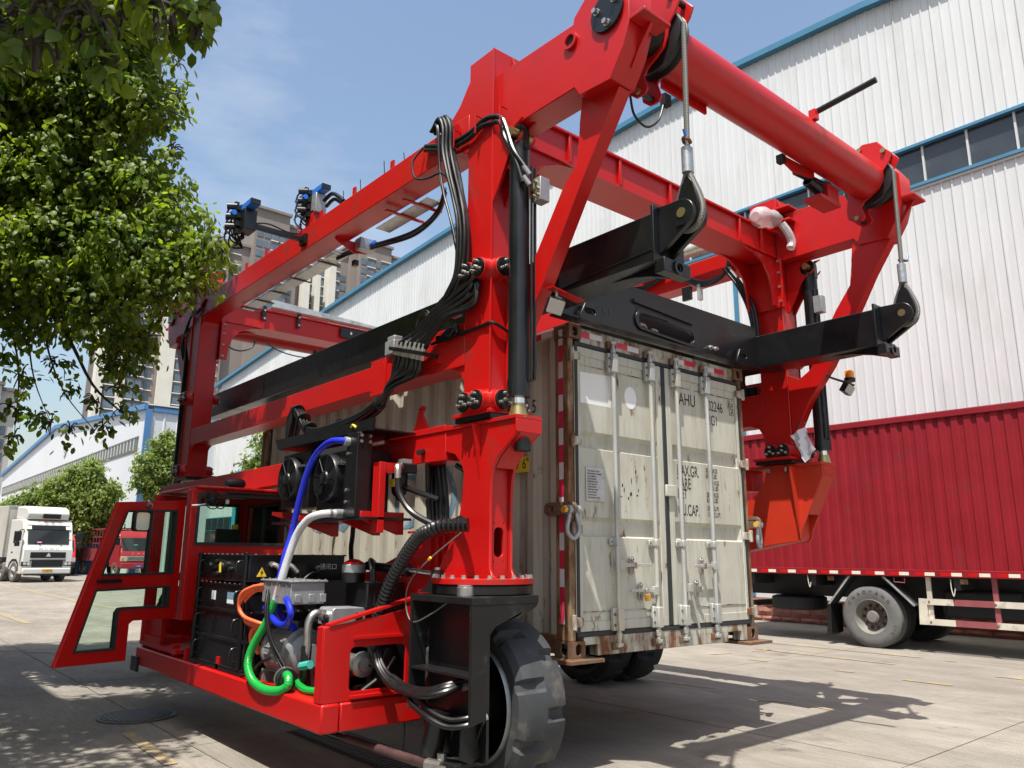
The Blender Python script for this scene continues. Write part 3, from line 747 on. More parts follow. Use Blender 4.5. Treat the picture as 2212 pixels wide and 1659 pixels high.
# rusty feet plates
for a in (-.112, 2.163):
    MB().box(a, a + .36, -.10, .26, -.030, -.003).build('foot_plate', 'rust_dark', ct, bevel=.003)
# lashing lugs (rusty plates) on both rear posts
MB().prism(rrect(-.075, .27, 1.05, 1.15, .045, 4), 'x', -.030, .003, [arc(-.035, 1.10, .022, 0, 350, 9), arc(.07, 1.10, .02, 0, 350, 9), arc(.18, 1.10, .02, 0, 350, 9)]).build('lashing_lug', 'rust_dark', ct, bevel=.004)
MB().prism(rrect(-.10, .22, 1.02, 1.13, .05, 4), 'x', CW - .003, CW + .028, [arc(-.05, 1.075, .022, 0, 350, 9)]).build('lashing_lug', 'rust_dark', ct, bevel=.004)

# shackles hanging in the lugs
def shackle(x, y, z, rz, label):
    t = thing('shackle', label, 'shackle', (x, y, z), 'galvanised shackles on the container posts', rz)
    LOCAL.add(t.name)
    M.setdefault('shackle', mat('grey_galvanised_forging', (.33, .35, .37), .45, .6, noise=.15, nscale=30))
    MB().tube([(-.045, 0, .0), (-.040, 0, -.05), (-.062, 0, -.12), (-.058, 0, -.175), (0, 0, -.215), (.058, 0, -.175), (.062, 0, -.12), (.040, 0, -.05), (.045, 0, .0)], .017, 10).build('bow', 'shackle', t)
    m = MB()
    for s in (-1, 1): m.cyl((s * .030, 0, 0), (s * .062, 0, 0), .034, 14)
    m.build('eye', 'shackle', t)
    MB().cyl((-.085, 0, 0), (.085, 0, 0), .015, 10).build('pin', 'steel', t)
    MB().cyl((-.105, 0, 0), (-.078, 0, 0), .028, 6).build('nut', 'gold', t)
    return t
shackle(-.022, -.052, 1.885, math.radians(0), 'galvanised bow shackle on the left rusty post, beside the red wheel leg')
shackle(2.452, -.072, 1.842, math.radians(20), 'galvanised bow shackle with yellow bolt on the right container post')
pk = thing('padlock', 'small rusty padlock hanging on the lower left door hasp', 'padlock', (.815, -.055, 1.25)); LOCAL.add(pk.name)
MB().box(-.026, .026, -.011, .011, -.062, -.008).build('lock_case', 'gold', pk, bevel=.004)
MB().tube([(-.016, 0, -.008), (-.016, 0, .02), (0, 0, .036), (.016, 0, .02), (.016, 0, -.008)], .005, 6).build('shackle_bow', 'zinc', pk)

# ================================================================== STRADDLE CRANE
cr = thing('straddle_crane', 'bright red straddle crane with open cab door, four masts and black front wheel fork', 'straddle crane', (1.219, 3.22, 0))
YM, XM = 6.44, 2.438
def TA(x, y, z): return (x, y, z)
def TB(x, y, z): return (x, YM - y, z)
def TC(x, y, z): return (XM - x, y, z)
def TD(x, y, z): return (XM - x, YM - y, z)
CORN = {'A': TA, 'B': TB, 'C': TC, 'D': TD}
def mb(T=None): m = MB(); m.T = T; return m

# bolted pin cap, axis +x, shared by all
_cap = MB().lathe((0, 0, 0), (1, 0, 0), [(0, .088), (.012, .080), (.075, .078), (.078, .074)], 20).mesh('pin_collar', 'red')
_disc = MB().lathe((.0785, 0, 0), (1, 0, 0), [(0, .070), (.016, .070), (.018, .066)], 20).mesh('pin_cap', 'black')
_bolt = MB().lathe((.097, 0, 0), (1, 0, 0), [(0, .013), (.006, .013), (.0065, .011), (.026, .011), (.028, .008)], 8).mesh('bolt', 'zinc')
def pincap(pos, rz):
    c = place(_cap, 'pin_collar', cr, loc=pos, rot=(0, 0, rz))
    d = place(_disc, 'pin_cap', c, local=True)
    for a in (90, 210, 330, None):
        place(_bolt, 'bolt', c, local=True, loc=(0, 0, 0) if a is None else (0, .046 * math.cos(math.radians(a)), .046 * math.sin(math.radians(a))))

def corner(k):
    T = CORN[k]; inner = k in 'CD'
    # mast with doubled edge strips
    mast = mb(T).box(-.90, -.64, -.12, .19, 2.545, 5.41).build('mast', 'red', cr, bevel=.006)
    m = mb(T)
    m.tube([(-.905, -.122, 2.56), (-.905, -.122, 5.40)], .008, 6, smooth=False); m.tube([(-.638, -.122, 2.56), (-.638, -.122, 5.40)], .008, 6, smooth=False)
    m.build('weld_bead', 'red', mast, kind='stuff')
    mb(T).box(-.935, -.535, -.165, .275, 2.515, 2.543).build('base_plate', 'red', cr, bevel=.004)
    mb(T).box(-.92, -.56, -.15, .26, 2.478, 2.513).build('spacer_plate', 'black', cr)
    for z in (2.605, 3.59):
        for y in (.075, -.065):
            p = T(-.90, y, z); pincap(p, PI if k in 'AB' else 0)
            p = T(-.64, y, z); pincap(p, 0 if k in 'AB' else PI)
        for x in (-.845, -.70):
            p = T(x, -.12, z); pincap(p, -PI / 2 if k in 'AC' else PI / 2)
    # cantilever arm with head
    head = [(-.12, 4.66), (-.95, 4.66), (-.995, 4.585), (-1.285, 4.565), (-1.395, 4.74), (-1.455, 4.915), (-1.455, 5.18), (-1.36, 5.33), (-1.11, 5.33), (-.955, 5.20), (-.945, 5.155), (-.12, 5.185)]
    arm = mb(T).prism(head, 'x', -.862, -.632).build('arm', 'red', cr, bevel=.006)
    # pocket lips on the nose of the arm head
    mb(T).prism([(-1.455, 4.90), (-1.58, 4.905), (-1.58, 4.93), (-1.455, 4.93)], 'x', -.862, -.60).build('nose_plate', 'red', arm, bevel=.004)
    m = mb(T).prism([(-1.36, 4.66), (-1.42, 4.76), (-1.53, 4.90), (-1.47, 4.90)], 'x', -.74, -.715); m.build('nose_rib', 'red', arm)
    # lifting eye tube through the arm
    m = mb(T); m.cyl((-.885, -.93, 5.03), (-.858, -.93, 5.03), .062, 20, inner=.044); m.build('eye_ring', 'red', arm)
    mb(T).cyl((-.866, -.93, 5.03), (-.8635, -.93, 5.03), .045, 20).build('eye_hole', 'print_black', arm)
    # round cover of the tube shaft
    c = mb(T).cyl((-.885, -1.275, 5.055), (-.863, -1.275, 5.055), .140, 28).build('shaft_cover', 'black', arm, bevel=.003)
    for a in (25, 145, 265):
        q = T(-.885, -1.275 + .09 * math.cos(math.radians(a)), 5.055 + .09 * math.sin(math.radians(a)))
        m = MB(); s = -1 if k in 'AB' else 1
        m.cyl(q, (q[0] + s * .006, q[1], q[2]), .026, 12); m.cyl((q[0] + s * .006, q[1], q[2]), (q[0] + s * .035, q[1], q[2]), .020, 6); m.build('bolt', 'zinc', c)
    mb(T).cyl((-.64, -1.28, 5.05), (-.44, -1.28, 5.05), .135, 28).build('shaft', 'black_grey', cr)
    # diagonal brace
    br = [(-.93, 4.655)] + arc(-.70, 4.44, .20, 170, 190, 3)[1:] + [(-.865, 4.16), (-.74, 4.05), (-.375, 3.52), (-.335, 3.50), (-.335, 3.36), (-.20, 3.30), (-.125, 3.32), (-.125, 2.70), (-.205, 2.86), (-.345, 3.155), (-.505, 3.37), (-.90, 4.00), (-1.10, 4.30), (-1.27, 4.56)]
    if inner: br = [(-.93, 4.655)] + arc(-.70, 4.44, .20, 170, 190, 3)[1:] + [(-.865, 4.20), (-.70, 3.98), (-.50, 3.66), (-.38, 3.42), (-.25, 3.34), (-.125, 3.40), (-.125, 2.70), (-.185, 2.80), (-.345, 3.10), (-.60, 3.42), (-.94, 3.97), (-1.10, 4.25), (-1.31, 4.56)]
    mb(T).prism(br, 'x', -.762, -.652).build('brace', 'red', cr, bevel=.005)
    # curved gusset at the arm root and the fin on the mast top
    mb(T).prism([(-.121, 5.186), (-.36, 5.18)] + [(-.30, 5.195), (-.21, 5.24), (-.15, 5.32), (-.121, 5.40)], 'x', -.72, -.70).build('gusset', 'red', cr)
    mb(T).prism([(.191, 5.30), (.26, 5.22), (.34, 5.12), (.47, 5.03), (.62, 4.985), (.191, 4.985)], 'x', -.885, -.66).build('gusset', 'red', cr, bevel=.004)
    mb(T).prism([(.191, 4.56), (.22, 4.64), (.30, 4.695), (.42, 4.715), (.191, 4.715)], 'x', -.885, -.66).build('gusset', 'red', cr, bevel=.004)
    # lifting cylinder beside the mast
    cy = mb(T).cyl((-.835, -.352, 2.63), (-.835, -.352, 4.50), .075, 28).build('cylinder_barrel', 'black', cr)
    m = mb(T); m.cyl((-.835, -.352, 2.60), (-.835, -.352, 2.72), .081, 28); m.build('cylinder_gland', 'black', cy)
    mb(T).cyl((-.835, -.352, 2.555), (-.835, -.352, 2.60), .045, 20).build('piston_rod', 'chrome', cy)
    mb(T).cyl((-.835, -.352, 2.455), (-.835, -.352, 2.555), .072, 20, .048).build('rod_foot', 'brass', cy)
    mb(T).tube([(-.765, -.425, 2.76), (-.76, -.432, 2.72), (-.758, -.434, 2.80), (-.758, -.434, 4.30)], .012, 8, smooth=False).build('oil_pipe', 'black', cy)
    mb(T).tube([(-.80, -.445, 2.70), (-.80, -.445, 4.30)], .010, 8, smooth=False).build('oil_pipe', 'black', cy)
    m = mb(T)
    m.prism(arc(-.352, 4.58, .075, 0, 180, 8) + [(-.43, 4.44), (-.274, 4.44)], 'x', -.865, -.805); m.build('cylinder_eye', 'black', cy)
    for xa in (-.905, -.78):
        mb(T).prism([(-.125, 4.655), (-.46, 4.655)] + arc(-.37, 4.56, .085, 20, -160, 8) + [(-.30, 4.40), (-.20, 4.22), (-.125, 4.10)], 'x', xa, xa + .022).build('clevis_plate', 'red', cr, bevel=.003)
    mb(T).cyl((-.93, -.36, 4.57), (-.74, -.36, 4.57), .036, 16).build('clevis_pin', 'brass', cr)
    # valve block on the barrel
    v = mb(T).box(-.79, -.70, -.53, -.44, 4.02, 4.20).build('valve_block', 'alu', cy, bevel=.004)
    m = mb(T)
    for (yy, zz) in ((-.465, 4.06), (-.505, 4.06), (-.465, 4.11), (-.505, 4.11), (-.485, 4.165)): m.cyl((-.79, yy, zz), (-.812, yy, zz), .013, 8)
    m.build('plug', 'brass', v, kind='stuff')
for k in 'ABCD': corner(k)

# long beams on each side
def side(T, k):
    ub = mb(T).box(-.898, -.652, .191, 6.249, 4.718, 4.978).build('upper_beam', 'red', cr, bevel=.006)
    mbm = mb(T).box(-.895, -.655, .191, 6.249, 2.93, 3.145).build('middle_beam', 'red', cr, bevel=.005)
    mb(T).box(-.902, -.648, .191, .66, 2.915, 3.245).build('beam_sleeve', 'red', mbm, bevel=.005)
    mb(T).prism([(.191, 2.66), (.21, 2.80), (.26, 2.88), (.36, 2.914), (.191, 2.914)], 'x', -.885, -.66).build('gusset', 'red', mbm)
    mb(T).prism([(6.249, 2.70), (6.23, 2.82), (6.18, 2.89), (6.08, 2.929), (6.249, 2.929)], 'x', -.885, -.66).build('gusset', 'red', mbm)
    pl = mb(T).prism([(1.30, 2.875), (1.535, 2.875), (1.535, 3.185), (1.30, 3.185)], 'x', -.912, -.897, [arc(1.325, 3.155, .010, 0, 330, 7), arc(1.51, 3.155, .010, 0, 330, 7), arc(1.325, 2.905, .010, 0, 330, 7), arc(1.51, 2.905, .010, 0, 330, 7)]).build('joint_plate', 'red', mbm, bevel=.002)
    lb = mb(T).box(-.905, -.685, .395, 7.25, 2.228, 2.443).build('lower_beam', 'red', cr, bevel=.005)
    if k == 'A':
        mb(T).box(-.912, -.680, -.422, .62, 2.4435, 2.470).build('top_plate', 'red', lb, bevel=.003)
        mb(T).prism([(.15, 2.228), (.39, 2.228), (.39, 2.4425), (.15, 2.4425)], 'x', -.80, -.79).build('rib', 'red', lb)
    return ub, mbm, lb
ubA, mbA, lbA = side(TA, 'A'); ubC, mbC, lbC = side(TC, 'C')
lbA['label'] = 'lower beam carrying the coolers and lifting ear'
for y in (6.9, 7.0): pass
# cross beams over the container: flanged box with stiffeners
def cross(T, tray):
    b = mb(T).box(-.64, XM + .64, -.10, .22, 4.716, 4.965).build('cross_beam', 'red', cr, bevel=.005)
    mb(T).box(-.64, XM + .64, -.135, .255, 4.966, 4.985).build('flange', 'red', b); mb(T).box(-.64, XM + .64, -.125, .245, 4.695, 4.715).build('flange', 'red', b)
    for x in (-.10, .52, 1.22, 1.75, 2.35, 2.75): mb(T).box(x, x + .03, -.130, -.101, 4.716, 4.965).build('stiffener', 'red', b, bevel=.004)
    for s in (0, 1):
        q = (lambda x: x) if s == 0 else (lambda x: XM - x)
        for ya in (-.10, .20):
            p = [(q(-.639), 4.694), (q(-.02), 4.694), (q(-.20), 4.665), (q(-.36), 4.60), (q(-.46), 4.48), (q(-.50), 4.34), (q(-.52), 4.15), (q(-.639), 4.15)]
            mb(T).prism(p, 'y', ya, ya + .022).build('knee_plate', 'red', b, bevel=.003)
        mb(T).prism([(q(-.639), 4.14), (q(-.605), 4.14), (q(-.605), 4.69), (q(-.639), 4.69)], 'y', -.16, .26).build('knee_flange', 'red', b, bevel=.003)
        for z in (4.2, 4.36, 4.52, 4.65):
            for y in (-.14, .24):
                p = T(q(-.605), y, z); sgn = 1 if s == 0 else -1
                MB().cyl(p, (p[0] + sgn * .03, p[1], p[2]), .014, 6).build('bolt', 'zinc', b)
    return b
cbF = cross(TA, 0); cbR = cross(TB, 1)
# big round tubes between the arm heads, with sheave brackets
def bigtube(T, front):
    t = mb(T).cyl((-.28, -1.28, 5.045), (XM + .28, -1.28, 5.045), .172, 48).build('hoist_tube', 'red', cr)
    for s in (0, 1):
        q = (lambda x: x) if s == 0 else (lambda x: XM - x)
        pr = [(-1.20, 5.38), (-1.28, 5.425), (-1.42, 5.40), (-1.545, 5.235), (-1.515, 5.17), (-1.45, 5.09), (-1.43, 5.0), (-1.40, 4.93), (-1.33, 4.885), (-1.26, 4.85), (-1.215, 4.80), (-1.245, 4.70), (-1.225, 4.665), (-1.14, 4.665), (-1.08, 4.72), (-1.07, 4.80), (-1.095, 4.95), (-1.12, 5.15)]
        for xa in (-.445, -.300):
            a, b = sorted((q(xa), q(xa + .018)))
            mb(T).prism(pr, 'x', a, b).build('sheave_cheek', 'red', t, bevel=.004)
        for (y, z) in ((-1.47, 5.28), (-1.25, 5.37), (-1.17, 4.70)):
            m = mb(T); m.cyl((q(-.460), y, z), (q(-.266), y, z), .021, 12); m.build('spacer_pin', 'black', t)
            for xx, s2 in ((-.4455, -1), (-.2815, 1)):
                m = mb(T); m.cyl((q(xx), y, z), (q(xx + .022 * s2), y, z), .024, 6); m.build('nut', 'brass', t)
        sh = mb(T).lathe((q(-.42), -1.28, 5.045), (1 if s == 0 else -1, 0, 0), [(0, .232), (.012, .235), (.03, .205), (.08, .205), (.098, .235), (.11, .232)], 36).build('sheave', 'rubber', t)
    return t
tubeF = bigtube(TA, 1); tubeR = bigtube(TB, 0); tubeF['label'] = 'front tube with camera bracket'

# ---- near leg under mast A
leg = MB()
prof = [(.300, 1.50), (.235, 1.73), (.185, 1.95), (.172, 2.12), (.215, 2.20), (.29, 2.262), (.44, 2.30), (.62, 2.30), (.62, 2.443), (-.421, 2.443), (-.421, 2.352), (-.30, 2.27), (-.215, 2.205), (-.165, 2.14), (-.140, 2.04), (-.132, 1.90), (-.132, 1.46), (-.16, 1.41), (-.20, 1.392), (.44, 1.392)]
lg = MB().prism(prof, 'x', -.897, -.872).build('leg', 'red', cr, bevel=.004)
MB().prism(prof, 'x', -.712, -.690).build('leg_web', 'red', lg, bevel=.004)
MB().prism([(-.868, 1.395), (-.714, 1.395), (-.714, 2.16), (-.868, 2.16)], 'y', -.105, -.085, [rrect(-.835, -.752, 1.53, 1.73, .036, 5)] + [arc(x, z, .006, 0, 330, 6) for x in (-.838, -.750) for z in (1.50, 1.76)]).build('leg_front_plate', 'red', lg, bevel=.002)
MB().prism([(-.871, 1.395), (-.713, 1.395), (-.713, 2.16), (-.871, 2.16)], 'y', .14, .155).build('leg_back_plate', 'red', lg)
MB().prism([(-.420, 2.351), (-.416, 2.345), (-.30, 2.262), (-.215, 2.197), (-.165, 2.13), (-.152, 2.13), (-.205, 2.21), (-.29, 2.278), (-.41, 2.36)], 'x', -.871, -.713).build('sloped_plate', 'red', lg)
MB().box(-.910, -.682, -.422, -.405, 2.352, 2.4425).build('end_plate', 'red', lg, bevel=.003)
MB().prism([(-.898, 2.442), (-.97, 2.442), (-.955, 2.38), (-.898, 2.06)], 'y', -.02, -.006).build('rib', 'red', lg)
MB().cyl((-.79, -.345, 2.30), (-.79, -.345, 2.443), .045, 14).build('spring_housing', 'plastic', lg)
MB().cyl((-.79, -.345, 2.235), (-.79, -.345, 2.30), .058, 14).build('spring_housing', 'plastic', lg)
# low red web and sill running back from the leg
sill = MB().prism([(.30, 1.50), (.22, 1.72), (.30, 1.735), (.70, 1.69), (.84, 1.70), (.92, 1.60), (1.6, 1.40), (4.4, 1.20), (4.4, .95), (.6, 1.05), (.44, 1.392)], 'x', -.80, -.78).build('sill_web', 'red', lg, bevel=.003)
MB().box(-.95, -.66, .32, .80, 1.70, 1.715).build('hose_shelf', 'red', lg)
for y in (.48, .56, .66): MB().box(-.83, -.801, y, y + .012, 1.40, 1.68).build('stiffener', 'red', lg)
MB().prism([(.30, 1.395), (.44, 1.395), (.46, 1.44), (.33, 1.62), (.255, 1.70)], 'x', -.895, -.801).build('leg_gusset', 'red', lg, bevel=.003)
# slewing ring, black and bolted
rc = (-.80, .06)
fl = MB().lathe((*rc, 1.352), (0, 0, 1), [(0, .352), (.003, .356), (.036, .356), (.039, .352)], 48).build('ring_flange', 'red', cr)
bt = MB().lathe((0, 0, 0), (0, 0, 1), [(0, .021), (.006, .021), (.0065, .016), (.022, .016)], 8).mesh('bolt', 'zinc')
for i in range(24):
    a = 2 * PI * i / 24; place(bt, 'bolt', fl, loc=(rc[0] + .332 * math.cos(a), rc[1] + .332 * math.sin(a), 1.391))
MB().lathe((*rc, 1.285), (0, 0, 1), [(0, .340), (.006, .346), (.058, .346), (.064, .340)], 48).build('slewing_ring', 'black', cr)
# fork: open box outside the tyre
fk = MB().prism([(-1.195, -.345), (-.99, -.345), (-.645, -.345), (-.60, -.30), (-.56, .36), (-1.195, .36)], 'z', 1.238, 1.282).build('fork', 'black_grey', cr, bevel=.004)
fk['label'] = 'black wheel fork with scuffed paint'
fp = [(-1.195, 1.237), (-.645, 1.237), (-.66, 1.215), (-.70, 1.19), (-.82, 1.152)] + [(-.93, 1.13), (-1.01, 1.10), (-1.055, 1.05), (-1.070, .98), (-1.072, .70), (-1.072, .556), (-1.128, .548), (-1.193, .546)]
MB().prism(fp, 'y', -.342, -.316).build('fork_plate', 'black_grey', fk, bevel=.003)
MB().prism(fp, 'y', .33, .352).build('fork_plate', 'black_grey', fk, bevel=.003)
MB().box(-1.05, -1.03, -.315, .329, .30, 1.237).build('fork_web', 'black', fk)
MB().box(-1.19, -1.051, -.315, .329, .800, .815).build('fork_shelf', 'black_grey', fk)
MB().prism([(-1.19, .545), (-1.075, .545), (-1.045, .33), (-1.12, .30), (-1.19, .33)], 'y', -.25, -.235).build('fork_rib', 'black_grey', fk)
MB().prism([(-.315, .545), (-.19, .31), (.13, .285), (.30, .545)], 'x', -1.075, -1.052).build('fork_foot', 'black', fk, bevel=.004)
MB().box(-1.21, -1.04, -.22, .06, .275, .30).build('fork_foot', 'black_grey', fk, bevel=.004)
MB().cyl((-1.19, .08, .30), (-1.13, .06, .56), .075, 18).build('steer_post', 'black', fk)
MB().prism(arc(-.18, 1.335, .045, 0, 180, 8) + [(-.235, 1.283), (-.125, 1.283)], 'x', -.80, -.785, [arc(-.18, 1.335, .02, 0, 330, 9)]).build('lifting_ear', 'black_grey', fk)
# front-left wheel: tyre with real tread blocks
def tyre(R, w, groove=True):
    m = MB(); n = 144; prof = []
    hw = w / 2
    base = [(-hw * .86, R * .70), (-hw, R * .78), (-hw * 1.0, R * .90), (-hw * .86, R * .985), (-hw * .72, R), (-hw * .30, R * 1.004), (0, R * 1.006), (hw * .30, R * 1.004), (hw * .72, R), (hw * .86, R * .985), (hw * 1.0, R * .90), (hw, R * .78), (hw * .86, R * .70)]
    vs = []; k = len(base)
    for i in range(n):
        a = 2 * PI * i / n
        for j, (x, r) in enumerate(base):
            if groove:
                ph = i % 16
                left = ph in (0, 1, 2) and j in (2, 3, 4, 5); right = ph in (8, 9, 10) and j in (7, 8, 9, 10)
                if left or right: r -= R * .072 * (1 if j not in (2, 10) else .5)
            vs.append((x, r * math.cos(a), r * math.sin(a)))
    m.add(vs, [(i * k + j, i * k + j + 1, ((i + 1) % n) * k + j + 1, ((i + 1) % n) * k + j) for i in range(n) for j in range(k - 1)])
    return m
wl_ = MB().lathe((-.57, .20, .552), (1, 0, 0), [(-.17, .372), (-.15, .388), (-.15, .372), (-.10, .355), (.10, .355), (.10, .25), (.06, .12), (.10, .1), (.10, .02)], 40, cap0=False).build('wheel', 'black', cr)
ty = tyre(.552, .40).mesh('tyre', 'tyre', sharp=22)
place(ty, 'tyre', wl_, loc=(-.57, .20, .552))
MB().lathe((-.57, .20, .552), (1, 0, 0), [(-.205, .384), (-.175, .400), (-.172, .392), (-.19, .37)], 48, close=True).build('rim_edge', 'alu', wl_)
MB().cyl((-1.03, .20, .552), (-.47, .20, .552), .20, 24).build('hub_motor', 'black', wl_)
MB().cyl((-1.0, .20, .552), (-.95, .20, .552), .27, 24).build('hub_flange', 'black_grey', wl_)
td = tyre(.55, .42).mesh('tyre', 'tyre_dark', sharp=22)
for (x, y) in ((3.15, 2.85), (3.62, 2.75), (-.60, 6.85), (3.05, 6.85)):
    w2 = MB().lathe((x, y, .55), (1, 0, 0), [(-.15, .39), (-.15, .36), (-.08, .34), (-.08, .02)], 28, cap0=False).build('wheel', 'black', cr)
    place(td, 'tyre', w2, loc=(x, y, .55))
    if y > 6: MB().box(x - .24, x - .21, y - .12, y + .12, .5, 2.2).build('leg', 'black', cr); MB().box(x - .24, x + .24, y - .15, y + .15, 1.18, 1.28).build('leg_plate', 'black', cr)
MB().box(3.0, 3.8, 2.65, 3.0, 1.12, 1.45).build('bogie', 'black', cr)

# ---- far leg under mast C: deep web running back to the bogie
lc = [(-.421, 2.443), (-.421, 2.345), (-.148, 1.80), (-.135, 1.735), (-.10, 1.69), (.14, 1.665), (.6, 1.585), (3.1, 1.30), (3.1, 1.65), (.90, 2.06), (.55, 2.10), (.42, 2.125), (.32, 2.20), (.24, 2.31), (.20, 2.443)]
lC = MB().prism(lc, 'x', 3.10, 3.124).build('leg', 'red_primer', cr, bevel=.006)
MB().prism(lc, 'x', 3.316, 3.34).build('leg_web', 'red_primer', lC, bevel=.006)
MB().prism([(-.118, 2.442), (-.118, 1.74), (-.09, 1.70)] + lc[5:-1] + [(.20, 2.442)], 'x', 3.1245, 3.3155).build('leg_core', 'red_primer', lC)
MB().prism([(-.421, 2.442), (-.421, 2.345), (-.405, 2.345), (-.405, 2.442)], 'x', 3.1245, 3.3155).build('end_plate', 'red_primer', lC)
MB().prism([(-.418, 2.343), (-.402, 2.350), (-.215, 1.965), (-.228, 1.960)], 'x', 3.1245, 3.3155).build('sloped_plate', 'red_primer', lC)
lC['label'] = 'deep orange red leg web under the far mast'
MB().box(3.08, 3.36, -.424, .62, 2.4435, 2.474).build('top_plate', 'red_primer', lC, bevel=.003)
MB().prism([(3.099, 2.44), (2.985, 2.44), (3.02, 2.20), (3.06, 1.95), (3.082, 1.72), (3.099, 1.70)], 'y', -.140, -.122).build('rib', 'red_primer', lC)
MB().box(3.0, 3.36, 2.6, 3.2, 1.3, 1.7).build('leg_foot', 'red_primer', lC)
for y in (.16, -.04, -.10): MB().cyl((3.07, y, 2.40), (3.07, y, 2.443), .018, 6).build('bolt', 'zinc', lC)

# ---- platform with end plate
pf = MB().box(-1.735, -1.60, .52, 4.66, .415, .595).build('platform_rail', 'red', cr, bevel=.014)
MB().box(-1.598, -.96, .521, .67, .4155, .594).build('platform_end_beam', 'red', cr, bevel=.012)
MB().box(-1.598, -.86, .68, 4.66, .44, .47).build('platform_floor', 'red', cr)
MB().box(-.98, -.86, .68, 4.66, .42, .60).build('platform_rail', 'red', cr, bevel=.01)
MB().box(-1.71, -.99, 4.50, 4.66, .42, .595).build('platform_end_beam', 'red', cr, bevel=.01)
ep = MB().prism([(-1.733, .598), (-.95, .598), (-.93, 1.26), (-.98, 1.245), (-1.12, 1.165), (-1.352, 1.125), (-1.733, 1.07)], 'y', .538, .556, [rrect(-1.535, -1.10, .655, .935, .035, 4)]).build('end_plate', 'red', cr, bevel=.003)
MB().prism([(-1.733, .598), (-1.70, .598), (-1.70, 1.078), (-1.733, 1.07)], 'y', .558, .64).build('side_plate', 'red', ep, bevel=.003)
MB().box(-1.52, -.98, .524, .5375, .985, 1.005).build('stiffener', 'red', ep); MB().box(-1.53, -.98, .505, .537, .615, .632).build('stiffener', 'red', ep)
m = MB(); m.prism([(-1.70, 1.075), (-.98, 1.245), (-.98, 1.262), (-1.70, 1.092)], 'y', .530, .60); m.build('capping_strip', 'red', ep)
for y in (2.45, 3.25, 3.6): MB().box(-1.70, -1.64, y, y + .05, .596, .70).build('bracket', 'red', pf)
MB().box(-1.76, -1.736, 4.50, 4.72, .36, .50).build('tow_eye', 'black', pf)
m = MB().box(-1.66, -1.56, 2.05, 2.15, .596, .64); m.build('bracket', 'red', pf)
MB().prism([(-1.60, .471), (-1.3, .471), (-1.3, .60), (-1.60, .64)], 'y', 1.5, 1.52).build('bracket', 'red', pf)

# ================================================================== SPREADER (hangs on two wire ropes)
sp = thing('spreader_frame', 'black steel spreader frame with two long arms and oval slot, resting on the cream container', 'spreader', (1.22, 0, 3.40))
for T, s in ((TA, 1), (TC, -1)):
    bm_ = mb(T).box(-.47, -.195, -1.285, 6.80, 3.425, 3.752).build('side_beam', 'black', sp, bevel=.008)
    mb(T).box(-.478, -.19, -1.27, -.02, 3.418, 3.4245).build('bottom_flange', 'black', bm_)
    mb(T).box(-.490, -.175, -1.29, -1.268, 3.40, 3.80).build('end_collar', 'black', bm_, bevel=.004)
    mb(T).tube([(-.47, -1.26, 3.50), (-.472, -.60, 3.465), (-.472, -.05, 3.43)], .007, 6).build('weld_bead', 'black', bm_)
    ck = [(-1.29, 3.79), (-1.45, 3.785)] + arc(-1.475, 3.685, .098, 95, 235, 10) + [(-1.29, 3.46)]
    for xa in (-.44, -.322): mb(T).prism(ck, 'x', xa, xa + .036).build('tip_cheek', 'black', bm_, bevel=.005)
    pn = mb(T).cyl((-.446, -1.478, 3.69), (-.284, -1.478, 3.69), .033, 18).build('tip_pin', 'brass', bm_)
    mb(T).box(-.452, -.441, -1.50, -1.44, 3.60, 3.632).build('keeper_plate', 'black', bm_)
    mb(T).prism([(-.47, 3.424), (-.195, 3.424), (-.195, 3.33), (-.47, 3.33)], 'y', -1.355, -1.27, [arc(-.33, 3.375, .028, 0, 340, 12)]).build('pad_eye', 'black', bm_, bevel=.006)
    mb(T).cyl((-.33, -1.37, 3.375), (-.33, -1.355, 3.375), .052, 18, inner=.03).build('eye_boss', 'black', bm_)
    mb(T).prism([(-1.27, 3.417), (-1.27, 3.33), (-1.15, 3.37), (-1.0, 3.40), (-.80, 3.417)], 'x', -.36, -.30).build('gusset', 'black', bm_)
    mb(T).box(-.475, -.465, 4.96, 5.06, 3.47, 3.70).build('slot_plate', 'plastic', bm_)
    mb(T).prism(arc(3.82, 3.80, .055, -10, 190, 10) + [(3.70, 3.752), (3.94, 3.752)], 'x', -.36, -.34, [arc(3.82, 3.80, .026, 0, 330, 9)]).build('lifting_ear', 'black', bm_, bevel=.003)
slot = arc(1.50, 3.525, .062, 90, -90, 8) + arc(.84, 3.555, .062, 270, 90, 8)
slot_o = arc(1.51, 3.523, .092, 90, -90, 8) + arc(.83, 3.557, .092, 270, 90, 8)
epl = MB().prism([(-.19, 3.415), (2.63, 3.415), (2.63, 3.845), (.32, 3.845), (-.19, 3.752)], 'y', -.06, -.035, [slot]).build('end_plate', 'black', sp, bevel=.004)
MB().prism(slot_o, 'y', -.080, -.061, [slot]).build('slot_rim', 'black', epl, bevel=.004)
MB().prism([(.72, 3.70), (1.55, 3.655), (1.55, 3.685), (.72, 3.73)], 'y', -.085, -.061).build('ledge', 'black', epl)
MB().box(-.19, 2.63, -.11, .02, 3.400, 3.4145).build('end_flange', 'black', epl)
MB().box(.40, 2.0, .25, .27, 3.42, 3.80).build('inner_plate', 'plastic', sp)
for x in (1.83, 1.91): MB().lathe((x, -.06, 3.49), (0, -1, 0), [(0, .026), (.008, .026), (.009, .017), (.03, .017)], 8).build('bolt', 'zinc', epl)
for x in (.345, .415): MB().box(x, x + .02, -.064, -.0605, 3.52, 3.575).build('notch', 'print_black', epl)
